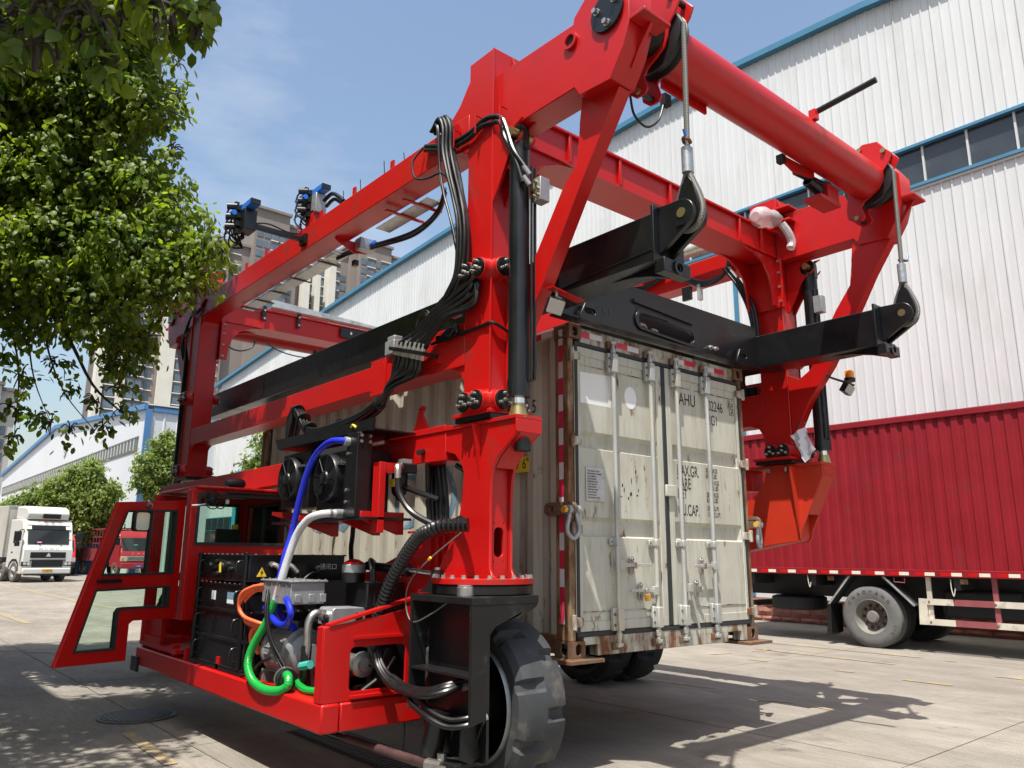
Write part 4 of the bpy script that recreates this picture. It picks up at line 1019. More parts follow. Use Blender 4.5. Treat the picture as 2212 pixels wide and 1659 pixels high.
for q in range(2): MB().tube([(.86 + q * .16, -.01, 3.54 - q * .02), (.92 + q * .16, -.012, 3.545 - q * .02), (.97 + q * .16, .0, 3.515 - q * .02)], .014, 8).build('hose_fitting', 'zinc', epl)
# twist lock housings at the corners
for x0, x1 in ((.02, .26), (2.19, 2.42)):
    h = rrect(x0 + .05, x1 - .06, 3.455, 3.505, .024, 4)
    MB().prism([(x0, 3.395), (x1, 3.395), (x1, 3.43), (x1 - .01, 3.545), (x0 + .06, 3.545), (x0, 3.43)], 'y', -.115, -.088, [h]).build('lock_housing', 'black', sp, bevel=.005)
MB().box(-.19, 2.63, 6.2, 6.4, 3.42, 3.75).build('cross_member', 'black', sp); MB().box(-.19, 2.63, 3.0, 3.2, 3.42, 3.75).build('cross_member', 'black', sp)

# wire ropes with ferrules and thimbles
M['rope'] = mat('twisted_rope', (0.20, 0.195, 0.18), .5, .6)
nt = M['rope'].node_tree; tcn = nt.nodes.new('ShaderNodeTexCoord'); wv = nt.nodes.new('ShaderNodeTexWave'); wv.inputs['Scale'].default_value = 55; wv.bands_direction = 'DIAGONAL'
bpn = nt.nodes.new('ShaderNodeBump'); bpn.inputs['Strength'].default_value = .6; bpn.inputs['Distance'].default_value = .006
nt.links.new(tcn.outputs['Object'], wv.inputs[0]); nt.links.new(wv.outputs[1], bpn.inputs['Height']); nt.links.new(bpn.outputs[0], nt.nodes['Principled BSDF'].inputs['Normal'])
cr_ = nt.nodes.new('ShaderNodeMapRange'); cr_.inputs[3].default_value = .6; cr_.inputs[4].default_value = 1.15
mx_ = nt.nodes.new('ShaderNodeMix'); mx_.data_type = 'RGBA'; mx_.blend_type = 'MULTIPLY'; mx_.inputs[0].default_value = 1; mx_.inputs[6].default_value = (.20, .195, .18, 1)
nt.links.new(wv.outputs[1], cr_.inputs[0]); nt.links.new(cr_.outputs[0], mx_.inputs[7]); nt.links.new(mx_.outputs[2], nt.nodes['Principled BSDF'].inputs['Base Color'])
for T, lab in ((TA, 'near wire rope hanging from the sheave to the left black arm tip'), (TC, 'far wire rope hanging from the sheave to the right black arm tip')):
    x = -.363
    w = thing('wire_rope', lab, 'wire rope', T(x, -1.48, 3.69), 'wire ropes holding the spreader')
    pts = [(x, -1.20, 5.268), (x, -1.32, 5.268), (x, -1.43, 5.205), (x, -1.493, 5.10), (x, -1.505, 4.98), (x, -1.490, 4.05)]
    mb(T).tube(pts, .019, 10).build('rope', 'rope', w)
    mb(T).tube([(x, -1.490, 4.0), (x, -1.52, 3.93), (x, -1.572, 3.80), (x, -1.59, 3.70), (x, -1.56, 3.62), (x, -1.49, 3.59), (x, -1.41, 3.62), (x, -1.385, 3.70), (x, -1.41, 3.82), (x, -1.455, 3.93), (x, -1.485, 4.0)], .0205, 10).build('rope_eye', 'rope', w)
    mb(T).prism(rrect(x - .040, x + .040, -1.522, -1.455, .030, 4), 'z', 3.985, 4.165).build('ferrule', 'shackle', w, bevel=.006)
    mb(T).prism([(-1.49, 3.97), (-1.535, 3.90), (-1.565, 3.78), (-1.572, 3.70)] + arc(-1.485, 3.69, .085, 0, -180, 10)[::-1][::-1] + [(-1.40, 3.78), (-1.44, 3.90)], 'x', x - .020, x + .020).build('thimble', 'black', w, bevel=.003)
    mb(T).tube([(x, -1.52, 4.19), (x - .04, -1.53, 4.20), (x - .05, -1.50, 4.215), (x, -1.47, 4.21)], .012, 6).build('clamp_band', 'rust_dark', w)
    mb(T).cyl((x - .045, -1.52, 4.20), (x - .075, -1.525, 4.26), .010, 8).build('band_screw', 'blue_valve', w)

# ================================================================== OPERATOR CAB
Y0, Y1, X0, X1, Z0, Z1 = 3.42, 4.62, -1.72, -.70, .62, 2.15
cab = MB().prism([(X0, .93), (X1, .93), (X1, Z1), (X0, Z1)], 'y', Y0, Y0 + .045, [[(-1.655, 1.625), (-.735, 1.625), (-.735, 2.105), (-1.655, 2.105)]]).build('cab', 'red', cr, bevel=.004)
cab['label'] = 'operator cab with open door and clear windows'
def wframe(m, a, b, c, d, ax, w0, w1, t=.028): return m.prism([(a, c), (b, c), (b, d), (a, d)], ax, w0, w1, [[(a + t, c + t), (b - t, c + t), (b - t, d - t), (a + t, d - t)]])
wframe(MB(), -1.664, -.726, 1.616, 2.114, 'y', Y0 - .008, Y0 + .0495).build('window_seal', 'gasket', cab)
MB().box(-1.655, -.735, Y0 + .02, Y0 + .026, 1.625, 2.105).build('window_glass', 'glass', cab)
MB().box(X0, X1, Y0 + .046, Y1, .62, .66).build('cab_floor', 'red', cab)
MB().box(X0 + .04, X1 + .03, Y0 - .03, Y1 + .02, Z1 + .002, Z1 + .032).build('cab_roof', 'red', cab, bevel=.01)
MB().prism([(Y0 + .05, .66), (Y1, .66), (Y1, Z1 - .001), (Y0 + .05, Z1 - .001)], 'x', X1 - .04, X1, [[(3.60, 1.40), (4.45, 1.40), (4.40, 2.06), (3.60, 2.06)]]).build('cab_wall', 'red', cab)
wframe(MB(), 3.59, 4.46, 1.39, 2.07, 'x', X1 - .052, X1 + .006, .03).build('window_seal', 'gasket', cab); MB().box(X1 - .03, X1 - .024, 3.60, 4.45, 1.40, 2.06).build('window_glass', 'glass', cab)
MB().box(X1 - .05, X1 - .01, 4.02, 4.05, 1.41, 2.05).build('window_bar', 'gasket', cab)
MB().prism([(X0, .66), (X1 - .041, .66), (X1 - .041, Z1 - .001), (X0, Z1 - .001)], 'y', Y1 - .04, Y1, [[(-1.66, .95), (-.80, .95), (-.80, 2.08), (-1.66, 2.08)]]).build('cab_wall', 'red', cab)
wframe(MB(), -1.67, -.79, .94, 2.09, 'y', Y1 - .048, Y1 + .008, .035).build('window_seal', 'gasket', cab); MB().box(-1.66, -.80, Y1 - .02, Y1 - .014, .95, 2.08).build('window_glass', 'glass', cab)
MB().box(X0 - .002, X0 + .05, Y0 - .001, Y0 + .14, .93, Z1 - .001).build('door_post', 'red', cab, bevel=.008)
MB().prism([(X0 - .002, .93), (X0 + .05, .93), (X0 + .05, .97), (X0 - .002, .97)], 'y', Y0 + .14, Y1).build('sill', 'red', cab)
MB().box(X0 + .02, X0 + .25, 4.05, 4.58, .66, .72).build('step', 'red', cab); MB().box(X0 + .05, X0 + .06, 4.1, 4.55, .60, .95).build('step_plate', 'red', cab)
MB().box(X0 + .02, X0 + .06, 4.02, 4.06, .60, .98).build('step_post', 'red', cab); MB().box(X0 + .03, X0 + .10, 4.54, 4.62, .60, 2.14).build('door_post', 'red', cab)
# inside: seat, console, monitor, little fan
se = MB().box(-1.45, -.98, 3.62, 4.05, .95, 1.07).build('seat', 'seat', cab, bevel=.03); MB().box(-1.44, -.99, 3.56, 3.66, 1.07, 1.60).build('backrest', 'seat', se, bevel=.03); MB().box(-1.35, -1.08, 3.7, 3.95, .66, .95).build('seat_base', 'seat', se)
MB().box(-1.0, -.78, 3.75, 4.4, .66, 1.55).build('console', 'plastic', cab, bevel=.02); MB().box(-1.12, -.85, 4.36, 4.40, 1.58, 1.80).build('monitor', 'plastic', cab, bevel=.008)
MB().cyl((-.92, 4.36, 1.80), (-.92, 4.36, 1.85), .035, 12).build('warning_lamp', 'yellow', cab)
MB().box(-1.65, -1.35, 3.75, 3.95, 1.62, 1.635).build('shelf', 'mint', cab)
fn = MB().tube([(-1.52 + .075 * math.cos(t), 3.40, 2.045 + .085 * math.sin(t)) for t in [i * PI / 8 for i in range(17)]], .005, 6, smooth=False).build('fan', 'plastic', cab)
for i in range(6):
    a = i * PI / 6; MB().tube([(-1.52 - .075 * math.cos(a), 3.395, 2.045 - .085 * math.sin(a)), (-1.52, 3.375, 2.045), (-1.52 + .075 * math.cos(a), 3.395, 2.045 + .085 * math.sin(a))], .0025, 4).build('fan_guard', 'plastic', fn)
MB().lathe((-1.52, 3.41, 2.045), (0, -1, 0), [(-.10, .05), (-.02, .055), (0, .04), (.02, .02)], 14).build('fan_motor', 'plastic', fn)
MB().tube([(-1.60, 3.40, 2.12), (-1.57, 3.38, 2.15), (-1.55, 3.40, 2.05), (-1.48, 3.37, 1.97), (-1.42, 3.38, 1.98), (-1.40, 3.40, 2.06), (-1.38, 3.40, 2.16), (-1.36, 3.5, 2.20)], .006, 6).build('cable', 'cable', cab)
MB().box(-1.405, -1.375, 3.372, 3.40, 2.015, 2.055).build('connector', 'white_frame', cab)
MB().tube([(-1.40, 3.405, 2.122), (-.74, 3.405, 2.128)], .010, 8, smooth=False).build('wiper_rail', 'black', cab)
MB().tube([(-1.72, 3.40, 1.985), (-1.66, 3.375, 1.99), (-1.60, 3.375, 2.0)], .012, 8).build('door_stay', 'zinc', cab)
cmr = MB().lathe((-1.34, 3.60, 2.235), (1, 0, 0), [(0, .03), (.03, .05), (.14, .052), (.18, .045), (.20, .02)], 16).build('roof_camera', 'plastic', cab); MB().box(-1.30, -1.24, 3.57, 3.63, 2.182, 2.20).build('camera_foot', 'plastic', cmr)

# open door in its own vertical plane
do = Vector((-1.75, 3.53, 0)); dd = (Vector((-2.80, 2.98, 0)) - do).normalized(); dn = Vector((dd.y, -dd.x, 0))
def TDOOR(s, w, z): p = do + dd * s + dn * w; return (p.x, p.y, z)
outl = [(.770, 1.975), (-.005, 2.035), (-.005, .945), (.480, .956), (.520, .93), (.518, .625), (1.205, .648)]
up = [(.672, 1.905), (.094, 1.938), (.082, 1.352), (.868, 1.348)]
lo = [(.903, 1.235), (.100, 1.240), (.096, 1.052), (.575, 1.062)] + [(.625, 1.058), (.648, 1.030)] + [(.646, .730), (1.050, .742)]
dr_ = mb(TDOOR).prism(outl, 'y', -.02, .02, [up, lo]).build('door', 'red', cr, bevel=.004); dr_['label'] = 'open slanted cab door with two windows'
def ring(poly, t):
    c = sum((Vector(p) for p in poly), Vector((0, 0))) / len(poly); n = len(poly); out = []
    area = sum(poly[i][0] * poly[(i + 1) % n][1] - poly[(i + 1) % n][0] * poly[i][1] for i in range(n))
    sg = 1 if area > 0 else -1
    for i in range(n):
        a, b, d = Vector(poly[i - 1]), Vector(poly[i]), Vector(poly[(i + 1) % n])
        e1, e2 = (b - a).normalized(), (d - b).normalized()
        n1, n2 = Vector((-e1.y, e1.x)) * sg, Vector((-e2.y, e2.x)) * sg
        mm = (n1 + n2); mm = mm / max(.3, mm.length_squared) * 2 * .5
        out.append(tuple(b + mm * t * 1.0))
    return out
for poly in (up, lo):
    mb(TDOOR).prism(ring(poly, -.006), 'y', -.026, .026, [ring(poly, .030)]).build('window_seal', 'gasket', dr_)
    mb(TDOOR).prism(poly, 'y', -.003, .003).build('window_glass', 'glass', dr_)
mb(TDOOR).box(.372, .402, -.012, .012, 1.36, 1.92).build('window_bar', 'gasket', dr_)
mi = mb(TDOOR).prism(rrect(.485, .652, 1.725, 1.905, .03, 4), 'y', -.10, -.06).build('mirror', 'plastic', dr_, bevel=.01)
mb(TDOOR).prism(rrect(.497, .640, 1.738, 1.892, .025, 4), 'y', -.106, -.1005).build('mirror_glass', 'chrome', mi)
mb(TDOOR).tube([(.45, .02, 1.964), (.45, -.05, 1.964), (.50, -.09, 1.93), (.55, -.09, 1.90)], .009, 8).build('mirror_arm', 'plastic', mi)
mb(TDOOR).cyl((.449, -.022, 1.964), (.449, -.05, 1.964), .026, 14).build('door_stop', 'zinc', dr_)
mb(TDOOR).cyl((.449, .022, 1.964), (.449, .05, 1.964), .026, 14).build('door_stop', 'zinc', dr_)
hd = mb(TDOOR).prism(rrect(.672, .905, 1.288, 1.318, .010, 3), 'y', .02, .055).build('door_handle', 'plastic', dr_, bevel=.005); mb(TDOOR).box(.845, .905, .02, .065, 1.268, 1.318).build('lock', 'plastic', hd)
mb(TDOOR).prism(rrect(.672, .905, 1.288, 1.318, .010, 3), 'y', -.055, -.02).build('door_handle', 'plastic', dr_, bevel=.005)
mb(TDOOR).tube([(.73, .023, 1.945), (.55, .024, 1.955), (.47, .024, 1.962)], .007, 6).build('wiper_arm', 'plastic', dr_)
for z in (1.13, 1.88): mb(TDOOR).cyl((-.012, .024, z - .055), (-.012, .024, z + .055), .011, 10).build('hinge', 'zinc', dr_)

# ================================================================== BATTERY STACK
bx = [(1.325, 1.528, -.83, 1.985), (1.085, 1.290, -.83, 1.995), (.862, 1.070, -.83, 1.985), (.640, .848, -.83, 1.975)]
for i, (z0, z1, xr, yf) in enumerate(bx):
    b = MB().box(-1.685, xr, yf, 3.145, z0, z1).build('battery_box', 'black', cr, bevel=.006)
    b['label'] = ['top battery box with service plugs and warning triangle', 'second battery box with pale stickers', 'third battery box', 'lowest battery box'][i]
    for zf in (z0 - .008, z1 - .006):
        MB().box(-1.700, xr + .01, yf - .015, 3.16, zf, zf + .011).build('box_flange', 'black_grey', b)
    for y in (2.12, 2.98):
        for zz in ((z0 + z1) / 2,):
            MB().tube([(-1.688, y, zz + .055), (-1.725, y, zz + .045), (-1.735, y, zz), (-1.725, y, zz - .05), (-1.688, y, zz - .06)], .008, 6).build('grab_handle', 'plastic', b)
    m = MB()
    for q in range(11): m.cyl((-1.692, 2.02 + q * .11, z1 + .004), (-1.692, 2.02 + q * .11, z1 + .012), .008, 6)
    for q in range(9): m.cyl((-1.64 + q * .1, yf - .008, z1 + .004), (-1.64 + q * .1, yf - .008, z1 + .012), .008, 6)
    m.build('flange_bolts', 'zinc', b, kind='stuff')
    if i == 0:
        MB().lathe((-1.687, 2.50, 1.43), (-1, 0, 0), [(0, .055), (.02, .055), (.025, .04), (.05, .035)], 16).build('service_plug', 'plastic', b)
        MB().prism([(2.455, 1.385), (2.485, 1.385), (2.50, 1.45), (2.47, 1.47)], 'x', -1.742, -1.736).build('plug_label', 'yellow', b)
        for y, z in ((2.66, 1.47), (2.72, 1.41), (2.34, 1.41), (2.62, 1.37)): MB().lathe((-1.687, y, z), (-1, 0, 0), [(0, .022), (.03, .022), (.035, .012)], 10).build('socket', 'black_grey', b)
        text('print', '主正', .03, 'white', b, (-1.689, 2.88, 1.44), (0, -1, 0), (0, 0, 1)); text('print', '通讯口', .032, 'white', b, (-1.689, 2.80, 1.40), (0, -1, 0), (0, 0, 1))
        tri = MB().prism([(-1.62, 1.358), (-1.535, 1.358), (-1.578, 1.432)], 'y', yf - .004, yf - .0005).build('warning_triangle', 'yellow', b)
        MB().prism([(-1.628, 1.354), (-1.527, 1.354), (-1.578, 1.441)], 'y', yf - .0022, yf - .0004).build('triangle_border', 'print_black', b)
        MB().prism([(-1.574, 1.418), (-1.590, 1.390), (-1.578, 1.392), (-1.585, 1.366), (-1.565, 1.398), (-1.577, 1.396)], 'y', yf - .006, yf - .0042).build('bolt_sign', 'print_black', tri)
        for x in (-1.50, -1.375):
            g = MB().cyl((x, yf, 1.455), (x, yf - .035, 1.455), .024, 12).build('cable_gland', 'zinc', b)
            MB().tube([(x, yf - .035, 1.455), (x + .03, yf - .06, 1.44), (x + .075, yf - .075, 1.39)], .020, 10).build('gland_elbow', 'zinc', g)
            MB().tube([(x + .075, yf - .075, 1.39), (x + .10, yf - .08, 1.34), (x + .07, yf - .12, 1.27), (x + .02, yf - .16, 1.20)], .017, 8).build('cable', 'cable', g)
        MB().lathe((-1.085, yf, 1.425), (0, -1, 0), [(0, .022), (.03, .022), (.03, .014), (.05, .012)], 12).build('cable_gland', 'zinc', b)
        MB().tube([(-1.085, yf - .04, 1.425), (-1.14, yf - .10, 1.40), (-1.22, yf - .12, 1.37), (-1.30, yf - .12, 1.30)], .011, 8).build('cable', 'cable', b)
        text('print', '通讯口', .055, 'white', b, (-1.065, yf - .001, 1.415), (1, 0, 0), (0, 0, 1))
    if i == 1:
        MB().add([(-1.6875, 2.24, 1.13), (-1.6875, 2.24, 1.225), (-1.6875, 2.40, 1.225), (-1.6875, 2.40, 1.13)], [(0, 1, 2, 3)]).build('sticker', mat('blue_grey_print', (.16, .26, .36), .5), b)
        MB().add([(-1.688, 2.245, 1.135), (-1.688, 2.245, 1.165), (-1.688, 2.395, 1.165), (-1.688, 2.395, 1.135)], [(0, 1, 2, 3)]).build('sticker', 'white', b)
        MB().add([(-1.6875, 2.66, 1.15), (-1.6875, 2.66, 1.225), (-1.6875, 2.76, 1.225), (-1.6875, 2.76, 1.15)], [(0, 1, 2, 3)]).build('sticker', 'white', b)
for y in (2.0, 3.06): MB().box(-1.71, -1.69, y, y + .06, .64, 1.55).build('rack_post', 'black', cr, bevel=.004)
MB().box(-1.70, -.80, 1.96, 3.17, .60, .635).build('rack_base', 'black', cr)
MB().box(-1.30, -.85, .70, 1.80, .471, 1.02).build('hydraulic_tank', 'black', cr, bevel=.02)
MB().box(-1.15, -.83, 1.02, 1.72, 1.10, 1.33).build('control_box', 'plastic', cr, bevel=.01)
ft = MB().lathe((-1.15, 1.24, 1.40), (0, 0, 1), [(0, .085), (.006, .09), (.06, .09), (.065, .085)], 24).build('float_can', 'alu', cr); MB().lathe((-1.15, 1.24, 1.466), (0, 0, 1), [(0, .082), (.012, .082), (.035, .04), (.04, .01)], 8).build('can_cap', 'red', ft)
MB().cyl((-1.15, 1.24, 1.33), (-1.15, 1.24, 1.40), .09, 16).build('can_foot', 'black', ft)
hv = MB().box(-1.66, -1.385, 1.24, 1.75, 1.175, 1.335).build('inverter_box', 'alu', cr, bevel=.008); hv['label'] = 'cast aluminium inverter with orange and blue leads'
MB().box(-1.675, -1.37, 1.225, 1.765, 1.335, 1.348).build('inverter_lid', 'alu', hv, bevel=.003)
for y in (1.30, 1.42, 1.56, 1.68): MB().box(-1.668, -1.661, y, y + .010, 1.18, 1.33).build('inverter_rib', 'alu', hv)
MB().add([(-1.6625, 1.44, 1.23), (-1.6625, 1.44, 1.31), (-1.6625, 1.54, 1.31), (-1.6625, 1.54, 1.23)], [(0, 1, 2, 3)]).build('sticker', mat('pale_red_plate', (.30, .17, .17), .4), hv)
for x in (-1.63, -1.52, -1.43): MB().box(x, x + .05, 1.222, 1.2395, 1.19, 1.25).build('connector', 'alu', hv, bevel=.004)
m = MB()
for q in range(6):
    for yy in (1.232, 1.757): m.cyl((-1.655 + q * .053, yy, 1.348), (-1.655 + q * .053, yy, 1.357), .008, 6)
m.build('lid_bolts', 'zinc', hv, kind='stuff')
mo = MB().lathe((-1.42, 1.90, .80), (0, -1, 0), [(0, .10), (.01, .165), (.06, .172), (.065, .180), (.09, .180), (.095, .172), (.40, .172), (.405, .186), (.44, .186), (.445, .16), (.50, .15), (.52, .09), (.60, .08)], 40).build('electric_motor', 'alu', cr); mo['label'] = 'round silver electric motor'
for i in range(14):
    a = math.radians(100 + i * 17); c, s_ = math.cos(a), math.sin(a)
    MB().tube([(-1.42 + .174 * c, 1.80, .80 + .174 * s_), (-1.42 + .174 * c, 1.52, .80 + .174 * s_)], .006, 5, smooth=False).build('motor_rib', 'alu', mo)
for i in range(8):
    a = math.radians(i * 45 + 10); MB().cyl((-1.42 + .178 * math.cos(a), 1.455, .80 + .178 * math.sin(a)), (-1.42 + .178 * math.cos(a), 1.50, .80 + .178 * math.sin(a)), .016, 8).build('motor_lug', 'alu', mo)
for y in (1.86, 1.46): MB().box(-1.56, -1.28, y, y + .03, .471, .66).build('motor_foot', 'alu', mo)
MB().box(-1.50, -1.40, 1.62, 1.80, .965, 1.03).build('terminal_box', 'alu', mo, bevel=.008)
mc = MB().prism([(-1.44, 1.035), (-1.165, 1.035), (-1.165, 1.13), (-1.185, 1.155), (-1.42, 1.16), (-1.44, 1.14)], 'y', 1.0, 1.22).build('controller', 'alu', cr, bevel=.006); MB().box(-1.25, -1.20, .985, .999, 1.06, 1.12).build('socket', 'plastic', mc); MB().cyl((-1.47, 1.08, 1.08), (-1.44, 1.08, 1.08), .035, 12).build('cable_gland', 'plastic', mc)
MB().tube([(-1.44, 1.10, 1.10), (-1.52, 1.10, 1.12), (-1.57, 1.10, 1.06), (-1.57, 1.10, .92), (-1.57, 1.11, .78)], .030, 12).build('steel_elbow', 'steel', cr); MB().cyl((-1.48, 1.10, 1.105), (-1.43, 1.10, 1.10), .042, 6).build('pipe_nut', 'steel', cr); MB().tube([(-1.57, 1.11, .90), (-1.57, 1.12, .74), (-1.54, 1.16, .62)], .037, 10).build('hose', 'cable', cr)
pu = MB().lathe((-1.64, 1.27, .66), (-.3, -1, 0), [(-.10, .05), (-.05, .075), (.03, .078), (.035, .06), (.09, .05), (.095, .03)], 18).build('coolant_pump', 'plastic', cr); MB().lathe((-1.64, 1.27, .66), (-.3, -1, 0), [(-.048, .079), (-.03, .082), (-.012, .079)], 18).build('clamp', 'zinc', pu)
MB().tube([(-1.50, .95, .70), (-1.42, .85, .72)], .05, 12, smooth=False).build('pump_head', 'steel', cr); MB().lathe((-1.36, .70, .80), (0, -1, 0), [(-.2, .06), (0, .06), (.01, .085), (.04, .085), (.045, .05), (.08, .045)], 18).build('gear_pump', 'steel', cr); MB().box(-1.30, -1.12, .66, .95, .60, .90).build('pump_block', 'plastic', cr)

# ================================================================== COOLERS
def cooler(y0, y1, z0, z1, xo, fy, fz, r, lab):
    c = MB().box(xo, -.95, y0, y1, z0, z1).build('cooler', 'black', cr, bevel=.006); c['label'] = lab
    sh = MB().lathe((xo, fy, fz), (-1, 0, 0), [(0, r + .012), (.055, r + .008), (.070, r), (.070, r - .010), (.0, r - .012)], 40, close=True).build('fan_shroud', 'plastic', c)
    for q in range(9):
        rr = r * (.26 + .08 * q); MB().tube([(xo - .066, fy + rr * math.cos(t), fz + rr * math.sin(t)) for t in [i * PI / 14 for i in range(29)]], .0035, 5, smooth=False).build('guard_ring', 'black', c)
    for q in range(8):
        a = q * PI / 4 + .2; MB().tube([(xo - .068, fy + .06 * math.cos(a), fz + .06 * math.sin(a)), (xo - .068, fy + r * math.cos(a), fz + r * math.sin(a))], .0045, 5, smooth=False).build('guard_spoke', 'black', c)
    for q in range(7):
        a = q * 2 * PI / 7; ca, sa = math.cos(a), math.sin(a); cb, sb = math.cos(a + .55), math.sin(a + .55)
        MB().add([(xo - .045, fy + .06 * ca, fz + .06 * sa), (xo - .045, fy + r * .93 * ca, fz + r * .93 * sa), (xo - .020, fy + r * .93 * cb, fz + r * .93 * sb), (xo - .020, fy + .06 * cb, fz + .06 * sb)], [(0, 1, 2, 3)]).build('fan_blade', 'plastic', c)
    MB().lathe((xo - .03, fy, fz), (-1, 0, 0), [(0, .065), (.035, .062), (.05, .05), (.055, .02)], 20).build('fan_motor', 'plastic', c)
    MB().box(xo - .06, xo - .001, fy - r - .03, fy - r + .01, fz + r * .55, fz + r * .62).build('fan_clip', 'zinc', c)
    return c
c1 = cooler(1.93, 2.47, 1.935, 2.42, -1.24, 2.225, 2.185, .185, 'left cooler with round fan')
c2 = cooler(1.10, 1.745, 1.88, 2.355, -1.25, 1.49, 2.145, .190, 'right cooler with round fan')
MB().box(-1.24, -1.22, 1.10, 1.745, 2.356, 2.40).build('cooler_tank', 'alu', c2); MB().box(-1.26, -.95, 1.10, 1.70, 1.815, 1.879).build('cooler_tank', 'plastic', c2)
spn = MB().box(-1.345, -1.215, .925, 1.095, 1.815, 2.455).build('side_panel', 'black', cr, bevel=.005)
for (y, x) in ((.925, -1.315), (.925, -1.24)):
    for z in (2.43, 2.385): MB().cyl((x, .924, z), (x, .912, z), .013, 8).build('bolt', 'zinc', spn)
for z in (2.30, 2.02, 1.93): MB().cyl((-1.346, 1.06, z), (-1.358, 1.06, z), .013, 8).build('bolt', 'zinc', spn)
MB().prism([(.755, 2.545), (2.52, 2.560), (2.455, 2.468), (.768, 2.462)], 'x', -1.31, -1.295).build('hose_tray', 'black', cr)
MB().box(-1.295, -.92, .78, 2.45, 2.462, 2.474).build('hose_tray', 'black', cr)
MB().tube([(-1.312, 1.02, 2.50), (-1.318, 1.06, 2.525), (-1.312, 1.10, 2.515)], .010, 6).build('yellow_clip', 'yellow', cr)
for y in (.905, 1.25, 1.95):
    MB().prism([(-1.30, 1.86), (-.92, 1.86), (-.92, 1.69), (-.98, 1.69), (-1.30, 1.80)] if y < 2 else [(-1.30, 1.90), (-.92, 1.90), (-.92, 1.80)], 'y', y, y + .02).build('cooler_bracket', 'red', cr, bevel=.003)
MB().prism([(-1.32, 1.905), (-.92, 1.905), (-.92, 1.80), (-1.0, 1.80), (-1.32, 1.875)], 'y', 2.44, 2.46).build('cooler_bracket', 'red', cr)
MB().box(-1.32, -.92, .80, 2.46, 1.795, 1.814).build('cooler_shelf', 'black', cr)
MB().box(-1.215, -1.16, .80, .90, 1.70, 2.2275).build('cooler_post', 'red', cr, bevel=.004); MB().box(-1.159, -.92, .805, .895, 2.15, 2.226).build('cooler_post', 'red', cr)
MB().box(-.915, -.70, .395, 1.26, 2.444, 2.492).build('beam_pad', 'red', cr, bevel=.004)
MB().prism([(.905, 2.493), (.835, 2.672)] + arc(.80, 2.665, .036, 170, 10, 6) + [(.69, 2.493)], 'x', -.86, -.835, [arc(.80, 2.658, .016, 0, 330, 9)]).build('lifting_ear', 'red', cr, bevel=.003)
# filter under the beam
fi = MB().lathe((-1.0, .86, 1.975), (0, 0, 1), [(-.03, .012), (-.025, .02), (0, .03), (.02, .055), (.04, .062), (.17, .062), (.175, .068)], 20).build('oil_filter', 'black', cr)
MB().box(-1.08, -.93, .72, .95, 2.145, 2.225).build('filter_head', 'black', fi, bevel=.014); MB().box(-1.03, -.95, .77, .85, 2.225, 2.262).build('filter_mount', 'alu', fi)
MB().prism([(.83, 2.05), (.90, 2.05), (.90, 2.11), (.83, 2.11)], 'x', -1.066, -1.062).build('filter_label', 'yellow', fi)
MB().tube([(-1.07, .74, 2.19), (-1.12, .70, 2.19), (-1.13, .68, 2.15), (-1.13, .68, 2.10)], .026, 10).build('filter_elbow', 'zinc', fi)
MB().tube([(-1.13, .68, 2.10), (-1.12, .66, 1.98), (-1.08, .56, 1.85), (-1.02, .38, 1.76), (-.95, .25, 1.72)], .024, 10).build('hose', 'cable', cr)
MB().tube([(-1.0, .80, 2.05), (-.95, .66, 2.0), (-.85, .55, 1.95)], .022, 8).build('hose', 'cable', cr)

# ================================================================== HOSES AND CABLES
def hose(pts, r, mt='cable', name='hose', par=None, **k): return MB().tube(pts, r, 10, **k).build(name, mt, par or cr)
def off(pts, d, seed): r = random.Random(seed); return [(p[0] + d[0] + r.uniform(-.008, .008), p[1] + d[1] + r.uniform(-.008, .008), p[2] + d[2] + r.uniform(-.008, .008)) for p in pts]
down = [(-.95, .60, 4.99), (-.99, .44, 5.02), (-1.0, .365, 4.90), (-1.0, .345, 4.70), (-1.0, .275, 4.45), (-1.0, .205, 4.25), (-1.0, .150, 4.05), (-1.0, .125, 3.85), (-1.0, .16, 3.60), (-1.0, .28, 3.45)]
for i, (dx, dy) in enumerate(((0, 0), (.04, .012), (.015, -.032), (.05, -.028), (-.01, .03), (.03, .04))): hose(off(down, (dx, dy, 0), i), .0165)
hose([(-.98, .62, 4.98), (-1.0, .50, 4.98), (-1.0, .46, 4.7), (-1.0, .42, 4.45), (-1.0, .28, 4.1), (-1.0, .16, 3.72)], .010, name='cable'); hose([(-.98, .60, 4.98), (-1.0, .48, 4.96), (-1.0, .44, 4.6), (-1.0, .36, 4.3), (-1.0, .24, 4.0), (-1.0, .15, 3.7)], .010, name='cable')
hose([(-.93, .80, 4.93), (-.99, .86, 4.80), (-1.0, .80, 4.63), (-1.0, .62, 4.55), (-1.0, .42, 4.52), (-.98, .33, 4.44)], .010, name='cable')
m1 = [(-1.0, .12, 3.55), (-1.0, .07, 3.38), (-1.0, .28, 3.31), (-1.0, .54, 3.262), (-1.0, .72, 3.20), (-1.0, .80, 3.16)]
mids = []
for i in range(9):
    e = (-1.0 - .012 * (i % 3), .58 + .042 * i, 3.10 + .013 * i)
    mids.append(e)
    a = (-.97 + .02 * (i % 2), -.02 + .05 * (i % 3), 3.33 + .035 * i)
    hose([(-.93, .05 + .02 * i, 3.62 + .01 * i), a, (-1.0, .27 + .02 * i, 3.29 + .014 * i), (-1.0, (.27 + e[1]) / 2 + .03 * i * .5, (3.29 + e[2]) / 2 + .015), e], .0175)
MB().prism([(.50, 3.02), (.99, 3.16), (.985, 3.19), (.495, 3.05)], 'x', -1.07, -.92).build('manifold_plate', 'black', cr)
MB().box(-.92, -.90, .48, .72, 2.98, 3.04).build('bracket', 'red', cr)
